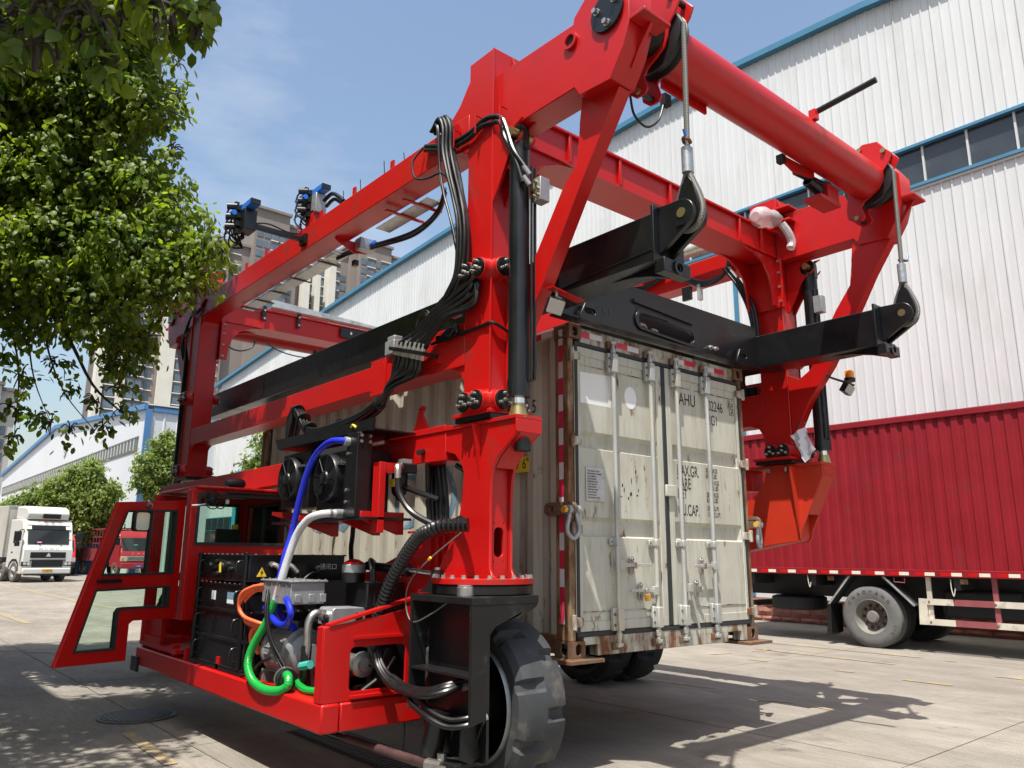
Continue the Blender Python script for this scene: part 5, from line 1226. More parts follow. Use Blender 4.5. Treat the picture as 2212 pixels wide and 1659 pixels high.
for i, e in enumerate(mids):
    a = (e[0], e[1] - .012, e[2] + .035); b = (e[0], e[1] + .010, e[2] - .02); c = (e[0], e[1] + .035, e[2] - .085)
    f = MB().cyl(a, b, .022, 8).build('hose_fitting', 'zinc', cr); MB().cyl(b, c, .026, 6).build('fitting_nut', 'zinc', f)
    k = i
    hose([c, (-1.0, e[1] + .10, e[2] - .19), (-1.02 + .02 * (k % 3), 1.0 + .012 * k, 2.86 + .01 * (k % 4)), (-1.04 + .025 * (k % 4), 1.22, 2.735 + .012 * (k % 3)), (-1.05 + .03 * (k % 4), 1.45, 2.665 + .016 * (k % 3)), (-1.05 + .03 * (k % 4), 1.72, 2.64 + .016 * (k % 3)), (-1.05 + .03 * (k % 4), 2.20, 2.62 + .018 * (k % 3)), (-1.05 + .03 * (k % 4), 2.50, 2.68 + .018 * (k % 3)), (-1.05 + .03 * (k % 4), 2.66, 2.83 + .018 * (k % 3)), (-1.05 + .03 * (k % 4), 2.79, 2.90 + .015 * (k % 3)), (-1.05 + .03 * (k % 4), 2.87 - .01 * k, 2.80), (-1.05 + .03 * (k % 4), 2.86, 2.60)], .0175)
for (y, z, r_) in ((2.45, 2.69, .07), (2.60, 2.80, .07), (1.85, 2.655, .06), (1.2, 2.76, .06), (2.74, 2.90, .07)):
    MB().lathe((-1.01, y, z), (0, 1, .6 if y > 2.3 else -.15), [(-.006, r_), (.006, r_)], 14).build('cable_tie', 'plastic', cr)
vb = MB().box(-1.03, -.93, .98, 1.12, 3.14, 3.26).build('valve_block', 'alu', cr, bevel=.006); MB().box(-1.02, -.94, .99, 1.10, 3.262, 3.30).build('valve_coil', 'alu', vb, bevel=.006); MB().box(-.99, -.91, 1.0, 1.16, 3.10, 3.135).build('bracket', 'red', vb)
for i in range(3): hose([(-.93, .70 + .09 * math.cos(t) + .01 * i, 3.36 + .09 * math.sin(t) - .012 * i) for t in [j * PI / 5 for j in range(10)]], .009, name='cable_coil')
for i in range(4): hose([(-.94, .45 - .03 * i, 3.18), (-.96, .30, 3.21 - .02 * i), (-.95, .22, 3.17 + .02 * i), (-.93, .36, 3.14 + .015 * i), (-.94, .50, 3.16 + .01 * i)], .010, name='cable')
hose([(-.92, .594, 3.155), (-.915, .193, 3.16), (-.91, -.02, 3.168), (-.905, -.135, 3.17), (-.80, -.15, 3.14), (-.70, -.14, 3.10)], .0125, name='cable')
MB().box(-.935, -.905, .18, .24, 3.145, 3.18).build('cable_clip', 'plastic', cr)
MB().box(-.93, -.90, .22, .32, 3.30, 3.42).build('junction_box', 'alu', cr, bevel=.004)
# hoses over the arm root and hose hoops
for i in range(2): hose(off([(-.93, .75, 4.93), (-.94, .39, 4.785), (-.935, .126, 4.76), (-.93, -.02, 4.80), (-.92, -.141, 4.79), (-.92, -.25, 4.74), (-.92, -.30, 4.60), (-.93, -.40, 4.40), (-.90, -.47, 4.25 - .08 * i)], (0, .015 * i, -.035 * i), 40 + i), .0195)
for i in range(2): MB().cyl((-.90, -.47, 4.26 - .08 * i), (-.86, -.49, 4.20 - .08 * i), .020, 10).build('hose_fitting', 'zinc', cr)
def hoop(y, z, w=.15): MB().tube([(-.90, y, z), (-.965, y, z), (-.965, y, z - w), (-.90, y, z - w)], .007, 6, smooth=False).build('hose_hoop', 'red', cr)
for y, z in ((.02, 4.86), (.30, 4.86), (-.28, 4.80)): hoop(y, z)
for y, z in ((6.10, 4.92), (6.45, 4.95)): hoop(y, z)
# cables lying along the upper beam, held by small ears
for i in range(5): hose(off([(-.76 - .03 * (i % 3), .62, 5.04), (-.78 + .02 * i, 1.1, 5.035), (-.80 + .03 * (i % 3), 2.0, 5.03), (-.80 + .02 * i, 2.6, 5.025), (-.80 + .02 * i, 3.4, 5.01), (-.80 + .02 * i, 4.2, 5.03), (-.80 + .02 * i, 5.2, 5.025), (-.78 + .02 * i, 5.7, 5.05), (-.85, 6.1, 4.99)], (0, 0, .012 * (i % 2)), 60 + i), .016)
for y in (1.35, 2.05, 2.75, 4.15, 4.75): MB().box(-.89, -.87, y, y + .05, 4.978, 5.06).build('cable_ear', 'red', cr)
for y, h in ((1.65, .16), (2.1, .14), (2.45, .15), (1.3, .10)): MB().tube([(-.80, y, 5.05), (-.80, y + .02, 5.05 + h)], .004, 4, smooth=False).build('tie_tail', 'plastic', cr)
for i in range(3): hose(off([(-.90, 6.12, 4.93), (-.93, 6.3, 4.82), (-.95, 6.5, 4.80), (-.93, 6.70, 4.70), (-.92, 6.86, 4.50), (-.90, 6.84, 4.30), (-.86, 6.80, 4.22)], (0, .02 * i, -.02 * i), 80 + i), .016)
# galvanised tray hung under the upper beam
for (y0, y1) in ((2.90, 5.48), (1.15, 2.05)):
    MB().box(-.64, -.48, y0, y1, 4.690, 4.696).build('cable_tray', 'galv', cr); MB().box(-.485, -.480, y0, y1, 4.6965, 4.74).build('tray_side', 'galv', cr)
for y in (3.2, 3.9, 4.5, 4.95, 5.35): MB().box(-.68, -.42, y, y + .022, 4.676, 4.6885).build('tray_hanger', 'black', cr)
for y in (1.28, 1.58): MB().box(-.80, -.38, y, y + .035, 4.670, 4.6885).build('tray_hanger', 'red', cr, bevel=.003)
for i in range(4): hose(off([(-.55, 1.0, 4.75), (-.45, 1.25, 4.66), (-.40, 1.7, 4.62), (-.44, 2.2, 4.66), (-.52, 2.7, 4.70), (-.56, 3.0, 4.71)], (0, 0, -.012 * i), 90 + i), .016)
MB().prism([(-.82, 4.7175), (-.45, 4.7175), (-.45, 4.62), (-.60, 4.60), (-.80, 4.69)], 'y', 2.55, 2.57).build('bracket', 'red', cr)
vb2 = MB().box(-.60, -.42, 2.42, 2.54, 4.62, 4.74).build('valve_block', 'alu', cr, bevel=.005); MB().cyl((-.47, 2.35, 4.68), (-.47, 2.42, 4.68), .03, 10).build('valve_coil', 'blue_valve', vb2)
MB().box(-.55, -.50, 2.62, 2.68, 4.50, 4.56).build('sensor', 'plastic', cr)
# rear cross beam tray and black clamps
MB().prism([(.03, 5.125), (1.90, 5.05), (1.90, 5.015), (.03, 5.02)], 'y', 6.10, 6.112).build('cable_tray', 'galv', cr); MB().box(.03, 2.3, 6.113, 6.26, 5.012, 5.02).build('cable_tray', 'galv', cr)
for x in (-.05, .48): 
    c_ = MB().box(x - .025, x + .025, 6.165, 6.185, 4.80, 5.03).build('clamp_bar', 'black', cr)
    for z in (4.84, 4.96): MB().cyl((x, 6.165, z), (x, 6.15, z), .016, 8).build('bolt', 'zinc', c_)
MB().box(1.17, 1.75, 6.165, 6.19, 4.80, 4.95).build('controller_plate', 'black', cr); MB().box(1.33, 1.36, 6.16, 6.1645, 4.86, 4.90).build('sticker', 'white', cr)
hose([(-.25, 7.3, 4.9), (-.15, 7.3, 4.66), (.05, 7.3, 4.60), (.25, 7.3, 4.7), (.30, 7.3, 4.9)], .012, name='cable'); hose([(.5, 7.5, 4.88), (.8, 7.5, 4.76), (1.2, 7.5, 4.73), (1.6, 7.5, 4.80)], .010, name='cable')
# valve packs with blue coils
def valves(x, y, z, lab, arm):
    v = MB().box(x - .06, x + .07, y - .12, y + .08, z - .14, z + .08).build('valve_pack', 'black' if arm else 'alu', cr, bevel=.006); v['label'] = lab
    for i in range(3):
        MB().box(x - .05, x + .05, y - .22, y + .06, z + .085, z + .150).build('valve_body', 'blue_valve', v, bevel=.006) if i == 0 else None
        zz = z + .17 - .11 * i
        MB().cyl((x, y + .10, zz), (x, y + .26, zz + .01), .036, 12).build('valve_coil', 'plastic', v); MB().cyl((x, y + .26, zz + .01), (x, y + .30, zz + .012), .02, 8).build('coil_cap', 'zinc', v)
        MB().cyl((x - .08, y + .05, zz - .03), (x - .17, y + .09, zz - .04), .034, 12).build('valve_coil', 'plastic', v); MB().box(x - .06, x - .02, y + .16, y + .22, zz + .035, zz + .075).build('connector', 'plastic', v)
        MB().tube([(x - .05, y + .22, zz + .05), (x - .08, y + .30, zz + .02), (x - .10, y + .28, zz - .10), (x - .06, y + .15, zz - .22), (x, y + .02, z - .30)], .010, 6).build('cable', 'cable', v)
        MB().tube([(x - .06, y + .20, zz), (x - .08, y + .36, zz - .03), (x - .05, y + .40, zz - .02)], .006, 5).build('cable', 'cable', v)
    MB().cyl((x - .12, y + .0, z + .05), (x - .12, y + .18, z + .05), .028, 10).build('valve_coil', 'blue_valve', v)
    for i in range(4):
        zz = z + .10 - .085 * i; MB().cyl((x + .01, y + .085, zz), (x + .01, y + .20, zz), .026, 10).build('solenoid', 'plastic' if i % 2 else 'alu', v); MB().box(x - .10, x - .061, y - .02, y + .05, zz - .02, zz + .03).build('connector', 'plastic', v)
        MB().tube([(x - .09, y + .02, zz), (x - .13, y + .06, zz - .05), (x - .10, y + .10, zz - .14), (x - .04, y + .06, z - .26)], .008, 6).build('cable', 'cable', v)
    MB().box(x - .05, x + .05, y - .24, y - .221, z + .09, z + .145).build('valve_cap', 'plastic', v)
    return v
va = valves(-.80, 3.10, 5.28, 'valve pack with blue coils on the upper beam', 0)
MB().box(-.86, -.74, 3.02, 3.20, 4.979, 5.17).build('valve_stand', 'red', va); MB().tube([(-.80, 2.90, 5.25), (-.80, 2.72, 5.26), (-.80, 2.55, 5.16), (-.80, 2.45, 5.08)], .022, 10).build('hose', 'cable', va); MB().tube([(-.76, 2.92, 5.20), (-.76, 2.75, 5.22), (-.76, 2.58, 5.12), (-.76, 2.45, 5.05)], .020, 10).build('hose', 'cable', va)
ar = MB().box(-1.50, -.898, 3.07, 3.12, 4.80, 4.85).build('sensor_arm', 'black', cr, bevel=.003); MB().box(-.935, -.899, 3.03, 3.16, 4.77, 4.88).build('arm_flange', 'black', ar)
va2 = valves(-1.55, 3.10, 4.87, 'valve pack with blue coils at the end of the black arm', 1)
MB().tube([(-1.45, 3.09, 4.86), (-1.3, 3.09, 4.89), (-1.1, 3.09, 4.86), (-.95, 3.09, 4.88)], .008, 6).build('cable', 'cable', ar)
MB().tube([(-.86, 3.28, 4.99), (-.84, 3.40, 5.05), (-.80, 3.46, 5.16)], .018, 8).build('red_lever', 'red', cr)
# flexible conduit and hoses at the steering fork
hose([(-1.10, -.16, 1.735), (-1.22, -.02, 1.73), (-1.25, .066, 1.70), (-1.25, .209, 1.65), (-1.25, .373, 1.517), (-1.25, .52, 1.359), (-1.25, .629, 1.188), (-1.25, .701, 1.048), (-1.25, .69, .925)], .044, name='ridged_conduit', sub=10, ridge=(.032, .14))
for i in range(3): hose(off([(-.90, .25, 1.75), (-1.0, .02, 1.77), (-1.10, -.12, 1.745), (-1.18, -.06, 1.735)], (0, .02 * i, .012 * i), 100 + i), .018)
for i in range(3):
    o = (.02 * (i - 1), .012 * i, .016 * i)
    hose(off([(-1.25, .69, .94), (-1.29, .612, .90), (-1.30, .54, .79), (-1.30, .39, .70), (-1.30, .165, .673), (-1.28, -.02, .68), (-1.22, -.12, .71), (-1.12, -.16, .73)], o, 110 + i), .021)
for i in range(2):
    o = (.02 * i, 0, .03 * i); hose(off([(-1.30, .40, .72), (-1.30, .237, .664), (-1.30, .10, .61), (-1.29, -.05, .55), (-1.25, -.18, .52), (-1.17, -.27, .535), (-1.10, -.30, .56)], o, 120 + i), .018)
for p, q in (((-1.12, -.16, .73), (-1.06, -.18, .74)), ((-1.10, -.30, .56), (-1.05, -.32, .58))): MB().cyl(p, q, .024, 8).build('hose_fitting', 'zinc', cr)
hose([(-1.0, .011, 1.71), (-1.12, .256, 1.508), (-1.18, .399, 1.349), (-1.18, .428, 1.193), (-1.18, .346, 1.096), (-1.17, .165, 1.147), (-1.12, -.06, 1.275)], .0055, 'galv_rope', 'sensor_cable'); MB().cyl((-1.12, .235, 1.525), (-1.12, .255, 1.508), .010, 8).build('cable_tag', 'yellow', cr)
sn = MB().lathe((-1.08, -.12, 1.283), (0, 0, 1), [(0, .058), (.055, .058), (.06, .05)], 20).build('angle_sensor', 'steel', cr); MB().cyl((-1.08, -.12, 1.344), (-1.08, -.12, 1.352), .052, 20).build('sensor_cap', 'alu', sn)
# steering ram
sr = MB().cyl((-1.0, 1.295, 1.454), (-1.0, .75, 1.43), .034, 16).build('steering_ram', 'black', cr); MB().cyl((-1.0, .78, 1.432), (-1.0, .70, 1.43), .048, 16).build('ram_gland', 'black', sr); MB().cyl((-1.0, .70, 1.43), (-1.0, .36, 1.412), .018, 12).build('ram_rod', 'chrome', sr)
MB().cyl((-1.0, .32, 1.38), (-1.0, .32, 1.44), .045, 14).build('rod_end', 'black', sr); MB().prism([(.26, 1.38), (.38, 1.38), (.40, 1.32), (.52, 1.283), (.20, 1.283)], 'x', -1.03, -.97).build('steer_lug', 'black', fk); MB().cyl((-1.0, .32, 1.44), (-1.0, .32, 1.455), .02, 8).build('grease_bolt', 'zinc', sr)
for i in range(2): hose([(-1.03, 1.18 + .03 * i, 1.49), (-1.06, 1.12 + .03 * i, 1.49), (-1.08, 1.06 + .03 * i, 1.43), (-1.08, 1.04 + .03 * i, 1.30), (-1.08, 1.02, 1.16)], .015); 
for i in range(2): MB().tube([(-1.01, 1.22 - .05 * i, 1.48), (-1.05, 1.16, 1.50), (-1.075, 1.10, 1.46), (-1.078, 1.075, 1.42)], .018, 8).build('hose_fitting', 'zinc', sr)
# coolant and power leads
hose([(-1.26, 1.03, 2.39), (-1.40, 1.10, 2.40), (-1.42, 1.26, 2.395), (-1.43, 1.434, 2.318), (-1.44, 1.55, 2.18), (-1.45, 1.654, 1.939), (-1.46, 1.72, 1.70), (-1.52, 1.70, 1.50), (-1.55, 1.70, 1.30), (-1.56, 1.69, 1.16), (-1.55, 1.60, 1.06), (-1.50, 1.46, .98)], .026, 'blue_hose', 'blue_hose')
MB().cyl((-1.26, 1.05, 2.385), (-1.38, 1.07, 2.395), .036, 12).build('hose_fitting', 'alu', cr)
hose([(-1.68, 1.26, 1.22), (-1.70, 1.18, 1.19), (-1.70, 1.13, 1.12), (-1.68, 1.22, 1.05), (-1.66, 1.40, 1.03), (-1.65, 1.58, 1.08), (-1.63, 1.72, 1.13), (-1.60, 1.80, 1.11), (-1.50, 1.86, 1.0)], .024, 'blue_hose', 'blue_hose')
hose([(-1.28, 1.16, 1.845), (-1.42, 1.16, 1.845), (-1.50, 1.22, 1.83), (-1.53, 1.32, 1.79), (-1.56, 1.42, 1.68), (-1.60, 1.46, 1.50), (-1.63, 1.48, 1.35), (-1.64, 1.53, 1.20)], .030, 'clear_hose', 'clear_hose', sub=10, ridge=(.012, .035))
hose([(-1.64, 1.53, 1.20), (-1.67, 1.62, 1.02), (-1.71, 1.73, .85), (-1.735, 1.74, .72), (-1.745, 1.62, .625), (-1.745, 1.40, .585), (-1.735, 1.18, .60), (-1.715, 1.08, .64), (-1.70, 1.10, .69), (-1.68, 1.17, .70), (-1.66, 1.22, .68)], .031, 'green_hose', 'green_hose', sub=10, ridge=(.014, .04))
MB().cyl((-1.26, 1.16, 1.845), (-1.38, 1.16, 1.845), .036, 12).build('hose_fitting', 'alu', cr); MB().lathe((-1.42, 1.16, 1.845), (1, 0, 0), [(-.012, .034), (.012, .034)], 14).build('hose_clamp', 'zinc', cr)
hose([(-1.55, 1.32, .64), (-1.62, 1.0, .62), (-1.60, .80, .63)], .026, 'green_hose', 'green_hose'); MB().cyl((-1.60, 1.12, .76), (-1.58, 1.02, .78), .03, 10).build('hose_fitting', mat('teal_fitting', (.05, .35, .30), .4), cr)
for i in range(3): hose(off([(-1.66, 1.72, 1.30), (-1.70, 1.86, 1.29), (-1.73, 1.98, 1.22), (-1.73, 2.02, 1.12), (-1.70, 1.95, 1.05), (-1.66, 1.80, 1.02), (-1.60, 1.72, 1.0)], (.016 * i, .012 * i, -.022 * i), 130 + i), .0145, 'orange', 'orange_cable')
for i in range(2): hose(off([(-1.60, 1.76, 1.02), (-1.64, 1.93, .95), (-1.62, 1.97, .85), (-1.58, 1.93, .76)], (.03 * i, 0, 0), 140 + i), .018, 'orange', 'orange_cable')
for i in range(3): MB().cyl((-1.66 + .016 * i, 1.74, 1.30 - .022 * i), (-1.66 + .016 * i, 1.79, 1.298 - .022 * i), .021, 10).build('cable_gland', 'zinc', cr)
hose([(-1.68, 1.60, 1.27), (-1.71, 1.55, 1.15), (-1.70, 1.52, 1.0), (-1.66, 1.48, .85), (-1.62, 1.38, .72), (-1.60, 1.30, .66)], .012, name='cable'); hose([(-1.68, 1.58, 1.25), (-1.70, 1.53, 1.1), (-1.68, 1.47, .92), (-1.62, 1.34, .74)], .010, name='cable')
hose([(-1.66, 1.70, .60), (-1.70, 1.55, .68), (-1.70, 1.40, .72), (-1.66, 1.25, .70)], .009, name='cable'); hose([(-1.70, 1.95, .62), (-1.71, 1.75, .65), (-1.70, 1.60, .74), (-1.66, 1.52, .78)], .010, name='cable')
hose([(-1.0, 1.55, 1.90), (-1.02, 1.52, 1.70), (-1.05, 1.48, 1.58), (-1.08, 1.38, 1.46), (-1.08, 1.20, 1.42)], .020)
hose([(-.98, .64, 2.30), (-.85, .72, 2.30), (-.80, .75, 1.95), (-.80, .72, 1.72)], .022)
for i in range(7): hose(off([(-.74, .84 - .03 * i, 2.32), (-.745, .80 - .03 * i, 2.10), (-.75, .76 - .028 * i, 1.90), (-.75, .74 - .03 * i, 1.72)], (.01 * (i % 2), 0, 0), 150 + i), .021)
hose([(-1.05, 1.10, 2.22), (-1.0, .95, 2.20), (-.95, .80, 2.20)], .018); hose([(-1.40, .93, .70), (-1.38, .80, .72), (-1.33, .62, .80)], .016)
hose([(-1.40, .60, .64), (-1.25, .58, .74), (-1.15, .60, .84)], .016); hose([(-1.45, .62, .66), (-1.28, .64, .70), (-1.18, .66, .90)], .014)
hose([(-.80, .40, 2.20), (-.74, .26, 2.10), (-.72, .20, 1.98)], .02)
tw = MB().box(-.78, -.70, .16, .34, 1.86, 2.02).build('tee_block', 'plastic', cr); 
for i in range(3): MB().cyl((-.80, .20 + .06 * i, 1.90), (-.76, .20 + .06 * i, 1.90), .022, 8).build('hose_fitting', 'zinc', tw)
# ---- camera pole and fittings on the front tube
pb = MB().box(1.50, 1.56, -1.45, -1.39, 5.15, 5.24).build('pole_bracket', 'red', tubeF)
pole = MB().cyl((1.56, -1.41, 5.235), (1.60, -1.93, 5.31), .026, 12).build('camera_pole', 'black', cr)
# ---- ram, wrap, bracket and fittings at mast C
rm = MB().cyl((2.95, -.20, 5.09), (3.22, -.20, 5.16), .055, 18).build('tilt_ram', 'black', cr); MB().lathe((3.22, -.20, 5.16), (1, 0, .26), [(-.02, .055), (.02, .055), (.05, .04), (.06, .01)], 16).build('ram_end', 'black', rm)
for z in (5.05, 5.20): MB().prism([(2.95, -.35), (3.5, -.35), (3.5, -.05), (3.15, -.02), (3.02, -.08), (2.93, -.18)], 'z', z, z + .02).build('ram_plate', 'red', cr, bevel=.003)
M['wrap'] = mat('crumpled_film', (.60, .58, .57), .18, bump=1.0, bscale=9)
fw = MB().lathe((2.62, -.20, 5.02), (1, 0, .20), [(-.08, .05), (-.04, .10), (.05, .115), (.14, .085), (.24, .10), (.34, .07), (.38, .06)], 14).build('plastic_wrap', 'film', rm)
MB().tube([(2.95, -.26, 5.02), (3.0, -.30, 4.92), (3.04, -.31, 4.82), (3.02, -.30, 4.75)], .045, 8).build('plastic_wrap', 'film', rm)
hose([(3.60, -.25, 5.30), (3.56, -.26, 5.17), (3.42, -.26, 5.03), (3.25, -.25, 4.98), (3.05, -.22, 5.01), (2.90, -.20, 5.08)], .018)
bt_ = MB().cyl((1.95, -1.10, 4.86), (2.20, -1.13, 4.78), .050, 16, inner=.040).build('spring_tube', 'black', tubeF); MB().box(2.12, 2.32, -1.20, -1.06, 4.70, 4.86).build('bracket', 'red', tubeF, bevel=.004); MB().box(1.95, 2.30, -1.22, -1.05, 4.665, 4.70).build('bracket', 'red', tubeF)
MB().cyl((1.75, -1.10, 4.88), (2.16, -1.13, 4.88), .032, 12).build('proximity_ram', 'black', tubeF); MB().prism([(1.45, 4.90), (1.95, 4.92), (1.95, 4.86), (1.62, 4.80), (1.45, 4.84)], 'y', -1.17, -1.15).build('bracket', 'red', tubeF); MB().box(1.40, 1.46, -1.18, -1.12, 4.83, 4.90).build('sensor', 'plastic', tubeF)
MB().box(-.18, .35, -1.17, -1.15, 4.85, 4.93).build('bracket', 'red', tubeF); hose([(-.341, -1.0, 4.80), (-.30, -1.0, 4.66), (-.168, -1.0, 4.615), (-.03, -1.0, 4.72), (.04, -1.0, 4.88), (.06, -1.0, 4.96)], .009, name='cable'); MB().box(.03, .10, -1.03, -.98, 4.88, 4.97).build('sensor', 'plastic', tubeF)
# work lamps and beacon on the braces
wl1 = MB().box(-.77, -.62, -.60, -.56, 3.165, 3.265).build('work_lamp', 'plastic', cr, bevel=.008)
def lamp(c, n, up_, w, h, T=None):
    n = Vector(n).normalized(); u = Vector(up_).normalized(); r = u.cross(n).normalized(); u = n.cross(r); c = Vector(c)
    def TT(a, b, d): p = c + r * a + u * b + n * d; return tuple(p)
    m = MB(); m.T = TT; m.prism(rrect(-w, w, -h, h, w * .2, 3), 'z', -.05, 0); o = m.build('work_lamp', 'plastic', cr, bevel=.006)
    m = MB(); m.T = TT; m.prism(rrect(-w * .9, w * .9, -h * .9, h * .9, w * .15, 3), 'z', .0005, .006); m.build('lamp_lens', 'lens', o)
    for i in range(6): m = MB(); m.T = TT; m.box(-w * .85 + i * w * .34, -w * .85 + i * w * .34 + .006, -h * .95, h * .95, -.075, -.051); m.build('heat_fin', 'plastic', o)
    return o
bpy.data.objects.remove(wl1)
la = lamp((-.715, -.60, 3.215), (-.45, -.75, -.55), (.3, .2, 1), .062, .055); la['label'] = 'square LED work lamp on the near brace'
MB().prism([(-.76, 3.345), (-.45, 3.310), (-.45, 3.318), (-.76, 3.353)], 'y', -.62, -.55).build('lamp_plate', 'red', cr)
MB().tube([(-.70, -.59, 3.34), (-.70, -.60, 3.29), (-.66, -.60, 3.285)], .010, 6).build('lamp_bracket', 'zinc', la)
bt2 = MB().tube([(3.10, -.52, 3.335), (3.25, -.56, 3.31), (3.40, -.60, 3.29), (3.50, -.62, 3.275)], .012, 6).build('beacon_arm', 'plastic', cr)
be = MB().lathe((3.46, -.60, 3.31), (.06, 0, 1), [(0, .052), (.015, .056), (.035, .056), (.036, .048)], 18).build('warning_beacon', 'plastic', cr); MB().lathe((3.462, -.60, 3.346), (.06, 0, 1), [(0, .046), (.075, .044), (.080, .038)], 18).build('beacon_lens', 'amber', be)
lc2 = lamp((3.40, -.62, 3.215), (-.25, -.9, -.35), (.4, 0, 1), .060, .050); lc2['label'] = 'square work lamp under the amber beacon'
hose([(3.12, -.44, 3.24), (3.11, -.30, 3.05), (3.10, -.22, 2.92), (3.09, -.20, 2.85)], .010, name='cable')
# far side: foil duct and cables over the far upper beam
MB().tube([(2.9, 2.6, 5.10), (2.9, 1.75, 5.07), (2.92, .8, 5.06), (2.92, .35, 5.05)], .075, 16, ridge=(.03, .02)).build('foil_duct', 'galv_pipe', cr)
for i in range(3): hose(off([(3.05, 2.2, 4.99), (3.05, 1.757, 4.87), (3.04, 1.41, 4.92), (3.04, 1.224, 4.95), (3.03, 1.035, 4.80), (3.03, .834, 4.69), (3.03, .635, 4.68), (3.02, .47, 4.75), (3.02, .42, 4.95)], (0, .02 * i, -.02 * i), 170 + i), .018)
for i in range(3): hose(off([(3.0, .46, 4.74), (3.0, .30, 4.5), (3.0, .17, 4.2), (3.0, .14, 3.9), (3.02, .16, 3.7)], (0, .03 * i, 0), 180 + i), .022)
for i in range(4): hose(off([(3.05, .30, 3.72), (3.10, .40, 3.50), (3.2, .46, 3.38), (3.22, .40, 3.10), (3.18, .30, 3.0)], (0, .03 * i, 0), 190 + i), .018)
mf = MB().box(3.27, 3.32, .20, .50, 3.22, 3.42).build('hose_clamp_plate', 'red', cr); 
for y in (.36, .44): MB().box(3.22, 3.268, y, y + .07, 3.28, 3.38).build('hose_clamp', 'plastic', mf, bevel=.006)
for y in (.50, .66): hose([(3.24, y, 3.30), (3.20, y + .12, 3.2), (3.18, y + .3, 3.12)], .02)
MB().cyl((3.19, .25, 3.03), (3.19, .48, 3.06), .085, 18).build('round_can', 'red', cr)
MB().box(2.98, 3.02, .98, 1.10, 4.50, 4.66).build('sensor', 'plastic', cr); MB().box(3.0, 3.06, .86, .90, 4.47, 4.66).build('sensor_plate', 'galv', cr)
mnf = MB().box(2.95, 3.10, 1.4, 1.75, 4.98, 5.05).build('valve_manifold', 'alu', cr); 
for i in range(4): MB().cyl((2.98, 1.44 + i * .08, 5.05), (2.98, 1.44 + i * .08, 5.11), .018, 8).build('valve_nut', 'rust_dark', mnf)
MB().tube([(2.92, 1.95, 5.05), (2.90, 1.98, 4.9), (2.88, 2.0, 4.75)], .07, 10).build('blue_bag', mat('navy_cloth', (.02, .05, .14), .8), cr)
# steering tie rod hanging near the ground
tr = MB().cyl((-1.25, .02, .27), (-1.31, .95, .27), .030, 14).build('tie_rod', mat('stained_red_rod', (.06, .028, .028), .5, .2, noise=.5, nscale=12), cr); MB().cyl((-1.22, -.10, .27), (-1.25, .02, .27), .038, 10).build('rod_end', 'steel', tr); MB().cyl((-1.31, .95, .27), (-1.36, 1.8, .27), .026, 12).build('tie_rod_tube', 'black', tr)
MB().cyl((-1.19, -.05, .27), (-1.19, -.05, .34), .03, 10).build('ball_joint', 'steel', tr)
MB().tube([(-1.05, .60, .415), (-1.05, .595, .30), (-1.055, .60, .20), (-1.06, .60, .17)], .006, 5).build('strap', 'plastic', cr)

# sheet of paper in a plastic sleeve tied to mast C
ps = thing('document_sleeve', 'crumpled white paper in clear plastic sleeve hanging by the far black cylinder', 'document', (3.0, -.33, 2.62))
m = MB(); a, b, c, d = Vector((2.98, -.165, 2.745)), Vector((2.98, -.325, 2.82)), Vector((2.98, -.425, 2.585)), Vector((2.98, -.315, 2.46)); n = 6; vs = []
for i in range(n + 1):
    for j in range(n + 1):
        p = a.lerp(b, i / n).lerp(d.lerp(c, i / n), j / n); p.x += .02 * math.sin(i * 1.3 + j * .9) + .012 * math.sin(j * 2.1); vs.append(tuple(p))
m.add(vs, [(i * (n + 1) + j, (i + 1) * (n + 1) + j, (i + 1) * (n + 1) + j + 1, i * (n + 1) + j + 1) for i in range(n) for j in range(n)]); m.build('sheet', 'paper', ps)
MB().tube([(2.99, -.325, 2.82), (3.02, -.31, 2.87), (3.08, -.25, 2.92)], .004, 5).build('string', 'plastic', ps)

# drain grate and manhole cover in the yard
dg = thing('drain_grate', 'slotted iron drain grate in the shade under the red platform', 'drain grate', (-.75, 1.5, 0))
MB().box(-.98, -.55, .55, 2.6, .0045, .0065).build('frame', 'tyre_dark', dg)
M['iron'] = mat('wet_iron', (.085, .082, .078), .55, .4, noise=.3, nscale=9)
gb = MB().box(-.95, -.58, 0, .028, .0068, .018).mesh('bar', 'iron')
for i in range(33): place(gb, 'bar', dg, loc=(0, .58 + i * .06, 0))
mh = thing('manhole_cover', 'round iron manhole cover with raised pattern in the tree shade', 'manhole cover', (-1.81, 4.12, 0))
MB().lathe((-1.81, 4.12, .004), (0, 0, 1), [(0, .36), (.004, .36), (.008, .355), (.008, .33), (.005, .325)], 40).build('ring', 'iron', mh)
kn = MB().box(-.018, .018, -.018, .018, .009, .015).mesh('stud', 'iron')
for i in range(-7, 8):
    for j in range(-7, 8):
        if (i * i + j * j) * .0016 < .082: place(kn, 'stud', mh, loc=(-1.81 + i * .042, 4.12 + j * .042, 0))

